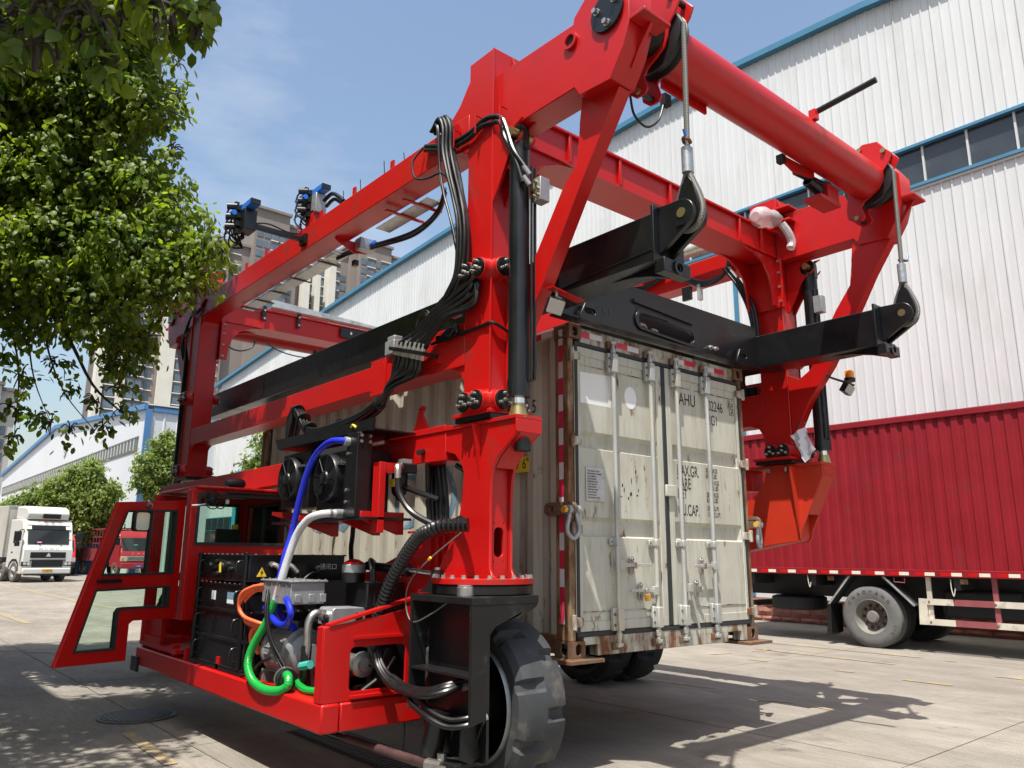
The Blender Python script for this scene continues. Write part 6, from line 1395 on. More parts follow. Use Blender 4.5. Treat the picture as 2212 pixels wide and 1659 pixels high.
# ================================================================== VEHICLES
M['maroon'] = mat('crimson_sheet', (0.205, 0.0075, 0.014), 0.5, noise=.12, nscale=2, dirt=(.15, .016, .02), dirt_amt=.12, dscale=2.5, spec=.3, orand=.05, wpos=True)
M['maroon_old'] = mat('faded_maroon', (0.20, 0.035, 0.04), 0.55, noise=.15, nscale=3)
M['cab_red'] = mat('truck_cab_red', (0.36, 0.025, 0.035), 0.35)
M['white_paint'] = mat('white_truck_paint', (0.58, 0.58, 0.55), 0.35, noise=.03)
M['box_white'] = mat('dusty_white_box', (0.48, 0.47, 0.42), 0.5, noise=.07, nscale=1.5, dirt=(.42, .38, .30), dirt_amt=.25, dscale=1.2)
M['chassis'] = mat('dark_chassis', (0.022, 0.023, 0.026), 0.7, noise=.3, nscale=5)
M['guard_white'] = mat('dirty_white_rail', (0.52, 0.48, 0.40), 0.6, noise=.15, nscale=4, dirt=(.30, .26, .20), dirt_amt=.3, dscale=6)
M['guard_red'] = mat('dull_red_rail', (0.24, 0.06, 0.065), 0.6, noise=.15, nscale=4)
M['rim'] = mat('dusty_rim', (0.19, 0.175, 0.155), 0.6, .2, noise=.2, nscale=7)
M['head_lens'] = mat('headlamp_lens', (.55, .57, .58), .12, .3)
M['plate_y'] = mat('yellow_plate', (.75, .42, .03), .5); M['plate_b'] = mat('blue_plate', (.03, .12, .5), .5)
M['tape_dullwhite'] = mat('dull_white_tape', (.62, .58, .48), .5)

def wheel(parent, x, y, R, w, axis, tmat='tyre_old', rmat='rim', T=None, dual=0.0):
    # axis: +1 / -1 = outward direction along x
    m = mb(T).lathe((x, y, R), (axis, 0, 0), [(-w / 2, R * .62), (-w / 2, R * .84), (-w * .42, R * .96), (-w * .36, R), (w * .36, R), (w * .42, R * .965), (w / 2, R * .86), (w * .50, R * .72), (w * .44, R * .56)], 44, close=True)
    wh_ = mb(T).lathe((x, y, R), (axis, 0, 0), [(w * .43, R * .585), (w * .46, R * .565), (w * .43, R * .545), (w * .20, R * .52), (-.02, R * .42), (-.03, R * .22), (.07, R * .20), (.075, R * .17), (.10, R * .165), (.105, R * .02)], 36, cap0=False).build('wheel', rmat, parent)
    m.build('tyre', tmat, wh_)
    for i in range(10):
        a = 2 * PI * i / 10
        q = mb(T).cyl((x - axis * .012, y + R * .365 * math.cos(a), R + R * .365 * math.sin(a)), (x - axis * .004 + axis * .012, y + R * .365 * math.cos(a), R + R * .365 * math.sin(a)), R * .052, 10).build('hand_hole', 'print_black', wh_)
        a += .3; mb(T).cyl((x - axis * .02, y + R * .27 * math.cos(a), R + R * .27 * math.sin(a)), (x + axis * .02, y + R * .27 * math.cos(a), R + R * .27 * math.sin(a)), R * .03, 6).build('wheel_nut', 'rust_dark', wh_)
    if dual:
        mb(T).lathe((x - axis * dual, y, R), (axis, 0, 0), [(-w / 2, R * .62), (-w / 2, R * .84), (-w * .36, R), (w * .36, R), (w / 2, R * .86), (w * .44, R * .56)], 36, close=True).build('tyre', 'tyre_dark', wh_)
    return wh_

# ---- crimson box lorry by the wall
tk = thing('box_truck', 'crimson corrugated box lorry parked along the white warehouse wall', 'lorry', (10.9, 0, 0))
TX, ya, yb = 9.70, -9.0, 5.7
yy = ya; n = 0
pm = MB(); q = [(0, .0), (.045, .0), (.062, .03), (.125, .03), (.150, .0)]
vs = [];
for z in (1.345, 3.86):
    for (y, d) in q + [(.200, 0)]: vs.append((TX + d, y, z))
pm.add(vs, [(i, i + 1, i + 7, i + 6) for i in range(5)]); pmesh = pm.mesh('box_panel', 'maroon', sharp=20)
for i in range(int((yb - ya) / .2)): place(pmesh, 'box_panel', tk, loc=(0, ya + .1 + i * .2, 0))
MB().box(TX - .03, TX + .06, ya, yb, 3.861, 3.965).build('top_rail', 'maroon', tk, bevel=.01)
MB().box(TX - .035, TX + .08, ya, yb, 1.222, 1.342).build('bottom_rail', 'maroon', tk, bevel=.008)
MB().box(TX + .07, TX + 2.4, ya, yb, 1.23, 1.34).build('bed', 'chassis', tk); MB().box(TX + .05, TX + 2.42, ya + .02, yb - .02, 3.93, 3.985).build('box_roof', 'maroon', tk)
MB().box(TX + 2.35, TX + 2.4, ya, yb, 1.345, 3.92).build('box_panel', 'maroon', tk); MB().box(TX + .07, TX + 2.34, yb - .06, yb, 1.345, 3.92).build('rear_panel', 'maroon', tk); MB().box(TX + .07, TX + 2.34, ya, ya + .06, 1.345, 3.92).build('front_panel', 'maroon', tk)
for i in range(35):
    y = 5.32 - i * .417
    if y - .33 < ya: break
    for j, mt in ((0, 'tape_red'), (1, 'tape_dullwhite')): MB().box(TX - .0375, TX - .0355, y - .16 - j * .165, y - j * .165, 1.245, 1.300).build('reflective_tape', 'red' if j == 0 else mt, tk)
for x in (TX + .75, TX + 1.55): MB().box(x, x + .10, ya, yb - .2, .80, 1.229).build('chassis_rail', 'chassis', tk)
for y in (4.7, 3.4, .9, -.9, -2.6, -4.4): MB().box(TX + .06, TX + 2.3, y, y + .10, 1.02, 1.228).build('cross_bearer', 'chassis', tk)
w1 = wheel(tk, TX + .15, 2.40, .52, .29, -1, dual=.33); w1['label'] = 'dusty rear wheel with deep rim'
wheel(tk, TX + 2.25, 2.40, .52, .29, 1, dual=.33); wheel(tk, TX + .15, -7.2, .52, .29, -1); wheel(tk, TX + 2.25, -7.2, .52, .29, 1)
MB().cyl((TX + .3, 2.4, .52), (TX + 2.1, 2.4, .52), .12, 14).build('axle', 'chassis', tk); MB().lathe((TX + 1.2, 2.4, .52), (1, 0, 0), [(-.2, .1), (-.1, .24), (.1, .24), (.2, .1)], 18).build('differential', 'chassis', tk)
R_ = .52
for i, ch in enumerate('CHAOYANG'):
    a = math.radians(148 - i * 15.5); rr = R_ * .76
    # reading clockwise on the outer wall, seen from -x (right = -y)
    cy_, cz_ = 2.40 - rr * math.cos(a), R_ + rr * math.sin(a)
    up_ = (0, -math.cos(a), math.sin(a)); ri_ = (0, -math.sin(a), -math.cos(a))
    text('tyre_letter', ch, .082, 'tyre_dark', w1, (TX + .15 - .148, cy_, cz_ - .0), ri_, up_, 1.0, 'CENTER')
for i, ch in enumerate('TL 875'):
    a = math.radians(-62 + i * 9); rr = R_ * .80
    cy_, cz_ = 2.40 - rr * math.cos(a), R_ + rr * math.sin(a)
    if ch != ' ': text('tyre_letter', ch, .05, 'tyre_dark', w1, (TX + .15 - .147, cy_, cz_), (0, -math.sin(a), -math.cos(a)), (0, -math.cos(a), math.sin(a)), 1.0, 'CENTER')
# mudguard: sloping stays, flap
m = MB().prism([(2.70, 1.21), (3.13, .70), (3.165, .705), (2.78, 1.21)], 'x', TX + .0, TX + .28); m.build('mudguard', 'chassis', tk)
m = MB().prism([(2.09, 1.21), (1.61, .755), (1.645, .73), (2.17, 1.21)], 'x', TX + .0, TX + .28); m.build('mudguard', 'chassis', tk)
for p in ([(2.70, 1.21), (3.13, .70), (3.16, .705), (2.74, 1.21)], [(2.09, 1.21), (1.61, .755), (1.64, .735), (2.13, 1.21)]): MB().prism(p, 'x', TX - .012, TX - .001).build('mudguard_edge', 'galv', tk)
MB().prism([(3.115, .70), (3.170, .70), (3.23, .15), (3.13, .20)], 'x', TX + .0, TX + .42).build('mud_flap', 'rubber', tk)
# spare wheel slung under the overhang
sw = MB().lathe((TX + .85, 4.22, .66), (0, 0, 1), [(-.12, .30), (-.13, .45), (-.10, .52), (.10, .52), (.13, .45), (.12, .30)], 40, close=True).build('spare_wheel', 'tyre_dark', tk)
for z in (-.06, -.02, .02, .06): MB().lathe((TX + .85, 4.22, .66 + z), (0, 0, 1), [(-.004, .5215), (.004, .5215)], 40).build('tread_groove', 'print_black', sw)
MB().cyl((TX + .85, 4.22, .78), (TX + .85, 4.22, 1.2), .03, 8).build('spare_hanger', 'chassis', sw)
MB().box(TX + .5, TX + 1.8, 5.0, 5.2, .56, .66).build('rear_bumper', 'chassis', tk); MB().box(TX + .2, TX + .24, 4.95, 5.0, .6, 1.2).build('bumper_arm', 'chassis', tk)
MB().box(TX + .6, TX + 1.9, .2, 1.4, .55, 1.0).build('fuel_tank', 'chassis', tk, bevel=.05); MB().cyl((TX + .9, -1.5, .65), (TX + .9, -.3, .65), .17, 18).build('air_tank', 'chassis', tk)
# side guard
sg_ = MB().prism([(1.565, .872), (1.44, .868), (1.44, .452), (1.585, .450)], 'x', TX + .02, TX + .05).build('side_guard', 'guard_white', tk)
for z0, z1 in ((.775, .872), (.452, .548)):
    for a, b, mt in ((1.439, 1.02, 'guard_white'), (1.019, .415, 'guard_red'), (.414, -.85, 'guard_white'), (-.851, -1.45, 'guard_red'), (-1.451, -2.7, 'guard_white'), (-2.701, -3.3, 'guard_red'), (-3.301, -5.5, 'guard_white')):
        MB().box(TX + .02, TX + .05, b, a, z0 + .004 * 0, z1).build('guard_rail', mt, sg_)
for y in (1.36, .36, -1.4, -3.2, -5.2):
    MB().box(TX + .051, TX + .085, y, y + .075, .45, 1.22).build('guard_post', 'guard_red' if y == .36 else 'guard_white' if y > 1 else 'chassis', sg_)
    for z in (.50, .825): MB().cyl((TX + .012, y + .04, z), (TX + .02, y + .04, z), .016, 8).build('bolt', 'rust_dark', sg_)
hk = MB().tube([(TX + .0, 1.02, 1.20), (TX + .0, 1.02, 1.05), (TX - .01, .99, .93), (TX, .96, 1.05)], .008, 6).build('rope_hook', 'guard_white', tk)
MB().tube([(TX + .0, 3.53, 1.20), (TX + .0, 3.52, 1.08), (TX - .01, 3.49, .99), (TX, 3.47, 1.08)], .007, 6).build('rope_hook', 'guard_white', tk)
for y in (.78, 3.05): MB().box(TX + .06, TX + .066, y, y + .12, 1.12, 1.20).build('side_reflector', 'rust', tk)
MB().tube([(TX - .01, 1.93, 1.20), (TX - .01, 1.93, 1.13), (TX - .01, 1.75, 1.12), (TX - .01, 1.75, 1.20)], .008, 6, smooth=False).build('latch', 'guard_red', tk)
MB().box(TX + .1, TX + 2.3, ya - 2.2, ya - .3, .7, 3.0).build('cab', 'cab_red', tk, bevel=.1)

def frame_T(o, rz):
    c, s = math.cos(rz), math.sin(rz)
    return lambda x, y, z: (o[0] + x * c - y * s, o[1] + x * s + y * c, z)
# ---- white tractor with dusty white box
wt = thing('white_truck', 'white heavy lorry with tall dusty box facing the camera near the green trees', 'lorry', (3.9, 42, 0))
T = frame_T((3.95, 42.0), math.radians(11))
def LB(): return mb(T)
cabprof = [(0, .42), (-.02, 1.0), (.0, 1.62), (.10, 1.75), (.32, 2.62), (.50, 3.02), (.75, 3.14), (2.1, 3.14), (2.1, .75), (1.55, .62), (.35, .42)]
LB().prism(cabprof, 'x', -1.18, 1.18).build('cab', 'white_paint', wt, bevel=.05)
LB().prism([(.14, 1.90), (.30, 2.58), (.285, 2.60), (.115, 1.90)], 'x', -.98, .98).build('windscreen', 'windscreen', wt)
LB().prism([(.31, 2.60), (.40, 2.84), (.375, 2.86), (.27, 2.62)], 'x', -1.02, 1.02).build('sun_visor', 'plastic', wt, bevel=.02)
for s in (-1, 1): LB().prism([(.30, 2.63), (.37, 2.80), (.355, 2.82), (.275, 2.64)], 'x', *sorted((s * .82, s * 1.06))).build('marker_lamp', 'tape_dullwhite', wt)
LB().prism([(.55, 3.15), (.45, 3.45), (.60, 3.68), (1.0, 3.82), (2.05, 3.82), (2.05, 3.15)], 'x', -1.0, 1.0).build('roof_deflector', 'white_paint', wt, bevel=.07)
LB().prism([(.46, 3.20), (.425, 3.42), (.45, 3.44), (.50, 3.20)], 'x', -.30, .55).build('deflector_slot', 'plastic', wt)
g = LB().prism([(-.03, 1.50), (.045, 1.50), (.045, 1.26), (-.03, 1.20)], 'x', -.84, .84).build('grille', 'plastic', wt, bevel=.02)
for z in (1.30, 1.37, 1.44): LB().box(-.80, .80, -.05, -.031, z, z + .02).build('grille_bar', 'chassis', g)
LB().prism([(-.05, 1.06), (.0, 1.06), (.0, .74), (-.05, .78)], 'x', -.74, .74).build('lower_grille', 'plastic', wt, bevel=.02)
LB().prism([(-.055, 1.12), (.0, 1.12), (.0, 1.08), (-.055, 1.07)], 'x', -.84, .84).build('grille_trim', 'plastic', wt)
for s in (-1, 1):
    h = LB().prism([(-.035, 1.02), (.10, 1.04), (.10, .82), (-.035, .80)], 'x', *sorted((s * .78, s * 1.19))).build('headlight', 'chassis', wt, bevel=.02)
    LB().cyl((s * .88, -.05, .92), (s * .88, -.036, .92), .085, 16).build('lamp_bulb', 'head_lens', h); LB().cyl((s * 1.06, -.05, .93), (s * 1.06, -.036, .93), .075, 16).build('lamp_bulb', 'head_lens', h)
    LB().cyl((s * .92, -.06, .66), (s * .92, -.02, .66), .055, 14).build('fog_lamp', 'head_lens', wt)
    mr = LB().box(*sorted((s * 1.32, s * 1.62)), .05, .20, 2.05, 2.52).build('mirror', 'plastic', wt, bevel=.03); LB().box(*sorted((s * 1.36, s * 1.58)), .05, .18, 1.78, 2.0).build('mirror', 'plastic', wt, bevel=.03)
    LB().tube([(s * 1.15, .3, 2.6), (s * 1.35, .2, 2.58), (s * 1.46, .15, 2.4)], .025, 6).build('mirror_arm', 'plastic', wt)
    LB().box(*sorted((s * 1.181, s * 1.19)), .65, 1.45, 1.95, 2.55).build('side_window', 'windscreen', wt); LB().box(*sorted((s * 1.181, s * 1.188)), 1.35, 1.55, 1.45, 1.52).build('door_handle', 'plastic', wt)
LB().box(-1.14, 1.14, -.10, .12, .42, .70).build('bumper', 'white_paint', wt, bevel=.05); LB().box(-1.0, 1.0, -.09, .12, .35, .415).build('bumper_lip', 'plastic', wt)
np_ = LB().box(-.25, .25, -.115, -.101, .52, .66).build('number_plate', 'plate_y', wt)
def ttext(s, size, mt, par, x, y, z, sx=1.0): 
    p = T(x, y, z); q = T(x + 1, y, z); text('lettering', s, size, mt, par, p, (q[0] - p[0], q[1] - p[1], 0), (0, 0, 1), sx, 'CENTER')
ttext('A N668 9B', .115, 'print_black', np_, 0, -.118, .55, .8); 
for i, ch in enumerate('中国重汽'): ttext(ch, .17, 'red', wt, -.45 + i * .32, .42, 2.96)
M['chrome_dark'] = mat('satin_letters', (.12, .12, .12), .3, .8)
for i, ch in enumerate('WOWO'): ttext(ch, .17, 'chrome_dark', wt, -.39 + i * .26, -.045, 1.60, 1.3)
LB().prism([(-.11, 1.28), (.11, 1.28), (.05, 1.40), (0, 1.47), (-.05, 1.40)], 'y', -.058, -.05).build('emblem', 'head_lens', wt)
LB().add([(-.55, .12, 1.96), (-.33, .12, 1.96), (-.33, .135, 2.02), (-.55, .135, 2.02)], [(0, 1, 2, 3)]).build('pink_sticker', mat('pink_paper', (.75, .25, .5), .6), wt)
for x in (-.45, .55): LB().tube([(x, .10, 1.88), (x + .3, .17, 2.05), (x + .55, .20, 2.15)], .014, 5).build('wiper', 'plastic', wt)
LB().box(-1.27, 1.27, 2.45, 11.0, 1.22, 3.88).build('cargo_box', 'box_white', wt, bevel=.02)
for x in (-1.275, 1.225): LB().box(x, x + .05, 2.43, 2.449, 1.22, 3.88).build('box_post', 'galv', wt)
LB().box(-1.275, 1.275, 2.43, 2.449, 3.80, 3.90).build('box_rail', 'galv', wt)
for i in range(9): LB().box(-1.282, -1.271, 2.6 + i * .93, 2.66 + i * .93, 1.25, 3.85).build('box_post', 'box_white', wt)
LB().box(-1.25, 1.25, 2.45, 11.0, 1.02, 1.20).build('chassis', 'chassis', wt)
for y in (1.0, 2.7, 7.6, 9.0):
    for s in (-1, 1): wheel(wt, s * 1.05, y, .52, .30, s, T=T)
LB().prism([(.35, .55), (.45, .95), (.75, 1.15), (1.25, 1.15), (1.6, .95), (1.7, .7), (1.62, .7), (1.45, .95), (1.2, 1.06), (.8, 1.06), (.55, .9), (.45, .55)], 'x', -1.2, -.9).build('wheel_arch', 'plastic', wt)
LB().prism([(.35, .55), (.45, .95), (.75, 1.15), (1.25, 1.15), (1.6, .95), (1.7, .7), (1.62, .7), (1.45, .95), (1.2, 1.06), (.8, 1.06), (.55, .9), (.45, .55)], 'x', .9, 1.2).build('wheel_arch', 'plastic', wt)
for z in (.5, .75): LB().box(-1.24, -1.20, 3.6, 7.0, z, z + .1).build('side_guard', 'guard_red', wt)

# ---- dark red stake lorry behind the door glass
jt = thing('stake_truck', 'dark red stake sided lorry standing behind the open cab door glass', 'lorry', (10.4, 50, 0))
T = frame_T((10.45, 50.0), math.radians(9))
cp = [(0, .55), (-.03, .95), (.05, 1.45), (.12, 1.55), (.55, 2.45), (.75, 2.75), (1.0, 2.86), (1.7, 2.86), (1.75, .6)]
LB().prism(cp, 'x', -1.08, 1.08).build('cab', 'cab_red', jt, bevel=.06)
LB().prism([(.16, 1.60), (.54, 2.40), (.515, 2.42), (.13, 1.60)], 'x', -.96, .96).build('windscreen', 'windscreen', jt)
gg = LB().box(-.70, .70, -.06, -.02, 1.0, 1.26).build('grille', 'head_lens', jt)
for z in (1.05, 1.12, 1.19): LB().box(-.68, .68, -.075, -.061, z, z + .03).build('grille_bar', 'chassis', gg)
for i, ch in enumerate('JAC'): ttext(ch, .2, 'head_lens', jt, -.36 + i * .36, .01, 1.36, 1.2)
for s in (-1, 1):
    hl = LB().prism([(-.05, 1.25), (.12, 1.25), (.12, .95), (-.05, .95)], 'x', *sorted((s * .72, s * 1.09))).build('headlight', 'head_lens', jt, bevel=.02)
    LB().box(*sorted((s * .90, s * 1.08)), -.058, -.051, 1.02, 1.18).build('indicator', 'amber', hl)
    LB().box(*sorted((s * 1.16, s * 1.40)), .15, .25, 1.95, 2.4).build('mirror', 'plastic', jt, bevel=.03); LB().tube([(s * 1.05, .4, 2.5), (s * 1.25, .25, 2.5), (s * 1.28, .2, 2.4)], .02, 6).build('mirror_arm', 'plastic', jt)
LB().box(-1.08, 1.08, -.12, .1, .5, .85).build('bumper', 'cab_red', jt, bevel=.04); LB().box(-.24, .24, -.135, -.121, .60, .72).build('number_plate', 'plate_b', jt)
ttext('A 08H', .1, 'white', jt, 0, -.137, .62)
LB().box(-.30, -.05, .13, .14, 1.95, 2.0).build('windscreen_sticker', mat('teal_sticker', (.1, .6, .55), .5), jt)
LB().box(-1.15, 1.15, 2.0, 8.5, .95, 1.12).build('bed', 'maroon_old', jt)
for x in (-1.15, 1.10):
    for z0, z1 in ((1.12, 1.75), (2.05, 2.12), (2.45, 2.52), (2.95, 3.05)): LB().box(x, x + .05, 2.0, 8.5, z0, z1).build('side_board', 'maroon_old', jt)
    for i in range(15): LB().box(x - .012, x - .001, 2.02 + i * .455, 2.08 + i * .455, 1.12, 3.05).build('stake', 'maroon_old', jt)
for z in (1.12, 1.5, 1.9, 2.3, 2.7, 3.0): LB().box(-1.09, 1.09, 2.0, 2.06, z, z + .08).build('headboard_rail', 'maroon_old', jt)
for x in (-1.0, -.5, 0, .5, 1.0): LB().box(x - .03, x + .03, 1.96, 1.999, 1.12, 3.05).build('stake', 'maroon_old', jt)
for y in (.9, 6.2):
    for s in (-1, 1): wheel(jt, s * .95, y, .46, .27, s, T=T)
# ---- red van peeping out behind the white lorry, blue cabin
rv = thing('red_van', 'bright red lorry cab half hidden behind the white lorry', 'van', (6.6, 53, 0))
T = frame_T((6.55, 52.5), math.radians(6))
LB().prism([(0, .5), (-.02, 1.0), (.1, 1.5), (.45, 2.3), (.7, 2.5), (3.2, 2.5), (3.2, .5)], 'x', -.85, .85).build('cab', mat('bright_red', (.6, .03, .05), .35), rv, bevel=.06)
LB().prism([(.13, 1.55), (.44, 2.25), (.42, 2.27), (.10, 1.55)], 'x', -.75, .75).build('windscreen', 'windscreen', rv)
LB().box(-.84, .84, -.07, .1, .5, .8).build('bumper', 'plastic', rv, bevel=.03)
for s in (-1, 1): LB().box(*sorted((s * .5, s * .83)), -.035, .05, .9, 1.15).build('headlight', 'head_lens', rv); LB().box(*sorted((s * .9, s * 1.12)), .1, .2, 1.7, 2.1).build('mirror', 'plastic', rv)
for y in (.7, 2.7):
    for s in (-1, 1): wheel(rv, s * .72, y, .34, .2, s, T=T)
bc = thing('blue_cabin', 'blue sheet cabin beside the stake lorry under the trees', 'cabin', (7.9, 57, 0))
MB().box(7.0, 9.6, 56.5, 57.2, 0, 3.0).build('cabin_wall', mat('bright_blue', (.03, .22, .55), .5), bc); MB().box(6.9, 9.7, 56.4, 57.21, 3.001, 3.12).build('cabin_roof', 'galv', bc); MB().box(7.35, 7.9, 56.44, 56.499, .1, 2.1).build('cabin_door', 'tower_grey', bc)

# ================================================================== TREES
def leafmat(name, a, b, trans):
    m = bpy.data.materials.new(name); m.use_nodes = True
    N, L = m.node_tree.nodes, m.node_tree.links; N.clear()
    o = N.new('ShaderNodeOutputMaterial'); at_ = N.new('ShaderNodeAttribute'); at_.attribute_name = 'tint'
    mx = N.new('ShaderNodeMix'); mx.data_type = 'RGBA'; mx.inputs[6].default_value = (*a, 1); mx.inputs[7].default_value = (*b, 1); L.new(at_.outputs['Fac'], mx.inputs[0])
    p = N.new('ShaderNodeBsdfPrincipled'); p.inputs['Roughness'].default_value = .5; p.inputs['Specular IOR Level'].default_value = .5; L.new(mx.outputs[2], p.inputs['Base Color'])
    t = N.new('ShaderNodeBsdfTranslucent'); m2 = N.new('ShaderNodeMix'); m2.data_type = 'RGBA'; m2.blend_type = 'MULTIPLY'; m2.inputs[0].default_value = 1; m2.inputs[7].default_value = (*trans, 1); L.new(mx.outputs[2], m2.inputs[6]); L.new(m2.outputs[2], t.inputs[0])
    s = N.new('ShaderNodeMixShader'); s.inputs[0].default_value = .5; L.new(p.outputs[0], s.inputs[1]); L.new(t.outputs[0], s.inputs[2]); L.new(s.outputs[0], o.inputs[0])
    return m
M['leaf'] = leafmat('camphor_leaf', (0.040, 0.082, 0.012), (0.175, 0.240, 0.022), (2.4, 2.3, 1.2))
M['leaf_far'] = leafmat('far_leaf', (0.085, 0.130, 0.03), (0.21, 0.27, 0.06), (2.0, 2.0, 1.2))
M['bark'] = mat('dark_bark', (.045, .036, .028), .9, noise=.3, nscale=12, bump=.6, bscale=30)
LV = np.array([(0, 0, 0), (.30, .30, -.03), (.30, -.30, -.03), (.68, .27, -.10), (.68, -.27, -.10), (1.0, 0, -.22), (.34, 0, .035), (.70, 0, -.02)])
LF = np.array([(0, 6, 1, 0), (0, 2, 6, 0), (6, 7, 3, 1), (6, 2, 4, 7), (7, 5, 3, 7), (7, 4, 5, 7)])
FACES = [(0, 6, 1), (0, 2, 6), (6, 7, 3, 1), (6, 2, 4, 7), (7, 5, 3), (7, 4, 5)]
def leaf_mesh(name, P, D, U, size, tint, material):
    # P base points, D leaf direction, U leaf normal, arrays (n,3)
    n = len(P); S = np.cross(U, D); S /= np.linalg.norm(S, axis=1)[:, None] + 1e-9; U2 = np.cross(D, S)
    V = P[:, None, :] + size[:, None, None] * (LV[None, :, 0:1] * D[:, None, :] + LV[None, :, 1:2] * S[:, None, :] * .95 + LV[None, :, 2:3] * U2[:, None, :])
    V = V.reshape(-1, 3); loops = []; starts = []; tot = []
    base = np.concatenate([np.array(f) for f in FACES]); cnt = np.array([len(f) for f in FACES])
    idx = (np.arange(n)[:, None] * 8 + base[None, :]).reshape(-1)
    totals = np.tile(cnt, n); st = np.concatenate([[0], np.cumsum(totals)[:-1]])
    me = bpy.data.meshes.new(name); me.vertices.add(len(V)); me.vertices.foreach_set('co', V.astype(np.float32).ravel())
    me.loops.add(len(idx)); me.loops.foreach_set('vertex_index', idx.astype(np.int32))
    me.polygons.add(len(totals)); me.polygons.foreach_set('loop_start', st.astype(np.int32)); me.polygons.foreach_set('loop_total', totals.astype(np.int32))
    me.polygons.foreach_set('use_smooth', np.ones(len(totals), bool))
    a = me.attributes.new('tint', 'FLOAT', 'POINT'); a.data.foreach_set('value', np.repeat(tint, 8).astype(np.float32))
    me.update(); me.materials.append(M[material]); return me
def sprays(nr, clusters, dens, leaf, per=8, spread=.14, shell=.35, droop=.75):
    P, D, U, T_, SZ = [], [], [], [], []
    for (c, r) in clusters:
        c = np.array(c); rx = np.array(r if isinstance(r, tuple) else (r, r, r * .85)); k = max(3, int(dens * 4.19 * rx.prod()))
        v = nr.normal(size=(k, 3)); v /= np.linalg.norm(v, axis=1)[:, None]
        rad = nr.uniform(shell, 1, k) ** .6; rad *= 1 + .22 * np.sin(v[:, 0] * 5 + c[0]) * np.cos(v[:, 2] * 6 + c[1])
        q = c + v * rx * rad[:, None]
        axis = v + nr.normal(scale=.5, size=(k, 3)); axis[:, 2] -= .25; axis /= np.linalg.norm(axis, axis=1)[:, None]
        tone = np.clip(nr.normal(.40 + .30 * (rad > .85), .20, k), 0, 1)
        for j in range(per):
            d = axis * .55 + nr.normal(scale=.6, size=(k, 3)); d[:, 2] -= droop; d /= np.linalg.norm(d, axis=1)[:, None]
            P.append(q + axis * (spread * nr.uniform(-.9, .9, k))[:, None] + nr.normal(scale=spread * .28, size=(k, 3)))
            u = nr.normal(scale=.5, size=(k, 3)); u[:, 2] += .6; u += v * .5
            D.append(d); U.append(u); T_.append(np.clip(tone + nr.normal(0, .12, k), 0, 1)); SZ.append(leaf * nr.uniform(.65, 1.2, k))
    return np.concatenate(P), np.concatenate(D), np.concatenate(U), np.concatenate(SZ), np.concatenate(T_)
def rotframe(d, u):
    d = Vector(d); s = Vector(u).cross(d).normalized(); u2 = d.cross(s); return Matrix((d, s, u2)).transposed()
one_leaf = {}
def fine_leaf(size, tint, material):
    # ovate leaf with a drawn-out tip, folded along the midrib
    prof = [(0, .0), (.08, .10), (.20, .22), (.36, .285), (.52, .27), (.68, .20), (.82, .11), (.92, .045), (1.0, .0)]
    vs = []; 
    for i, (x, w) in enumerate(prof):
        z = -.20 * x * x; vs += [(x * size, w * size, (z - .02 + w * .06) * size), (x * size, 0, (z - .035) * size), (x * size, -w * size, (z - .02 + w * .06) * size)]
    m = MB().add(vs, [q for i in range(len(prof) - 1) for q in ((i * 3, i * 3 + 1, i * 3 + 4, i * 3 + 3), (i * 3 + 1, i * 3 + 2, i * 3 + 5, i * 3 + 4))])
    me = bpy.data.meshes.new('leaf'); me.from_pydata(m.v, [], m.f); me.update()
    for q in me.polygons: q.use_smooth = True
    a = me.attributes.new('tint', 'FLOAT', 'POINT'); a.data.foreach_set('value', [tint] * len(m.v)); me.materials.append(M[material]); return me
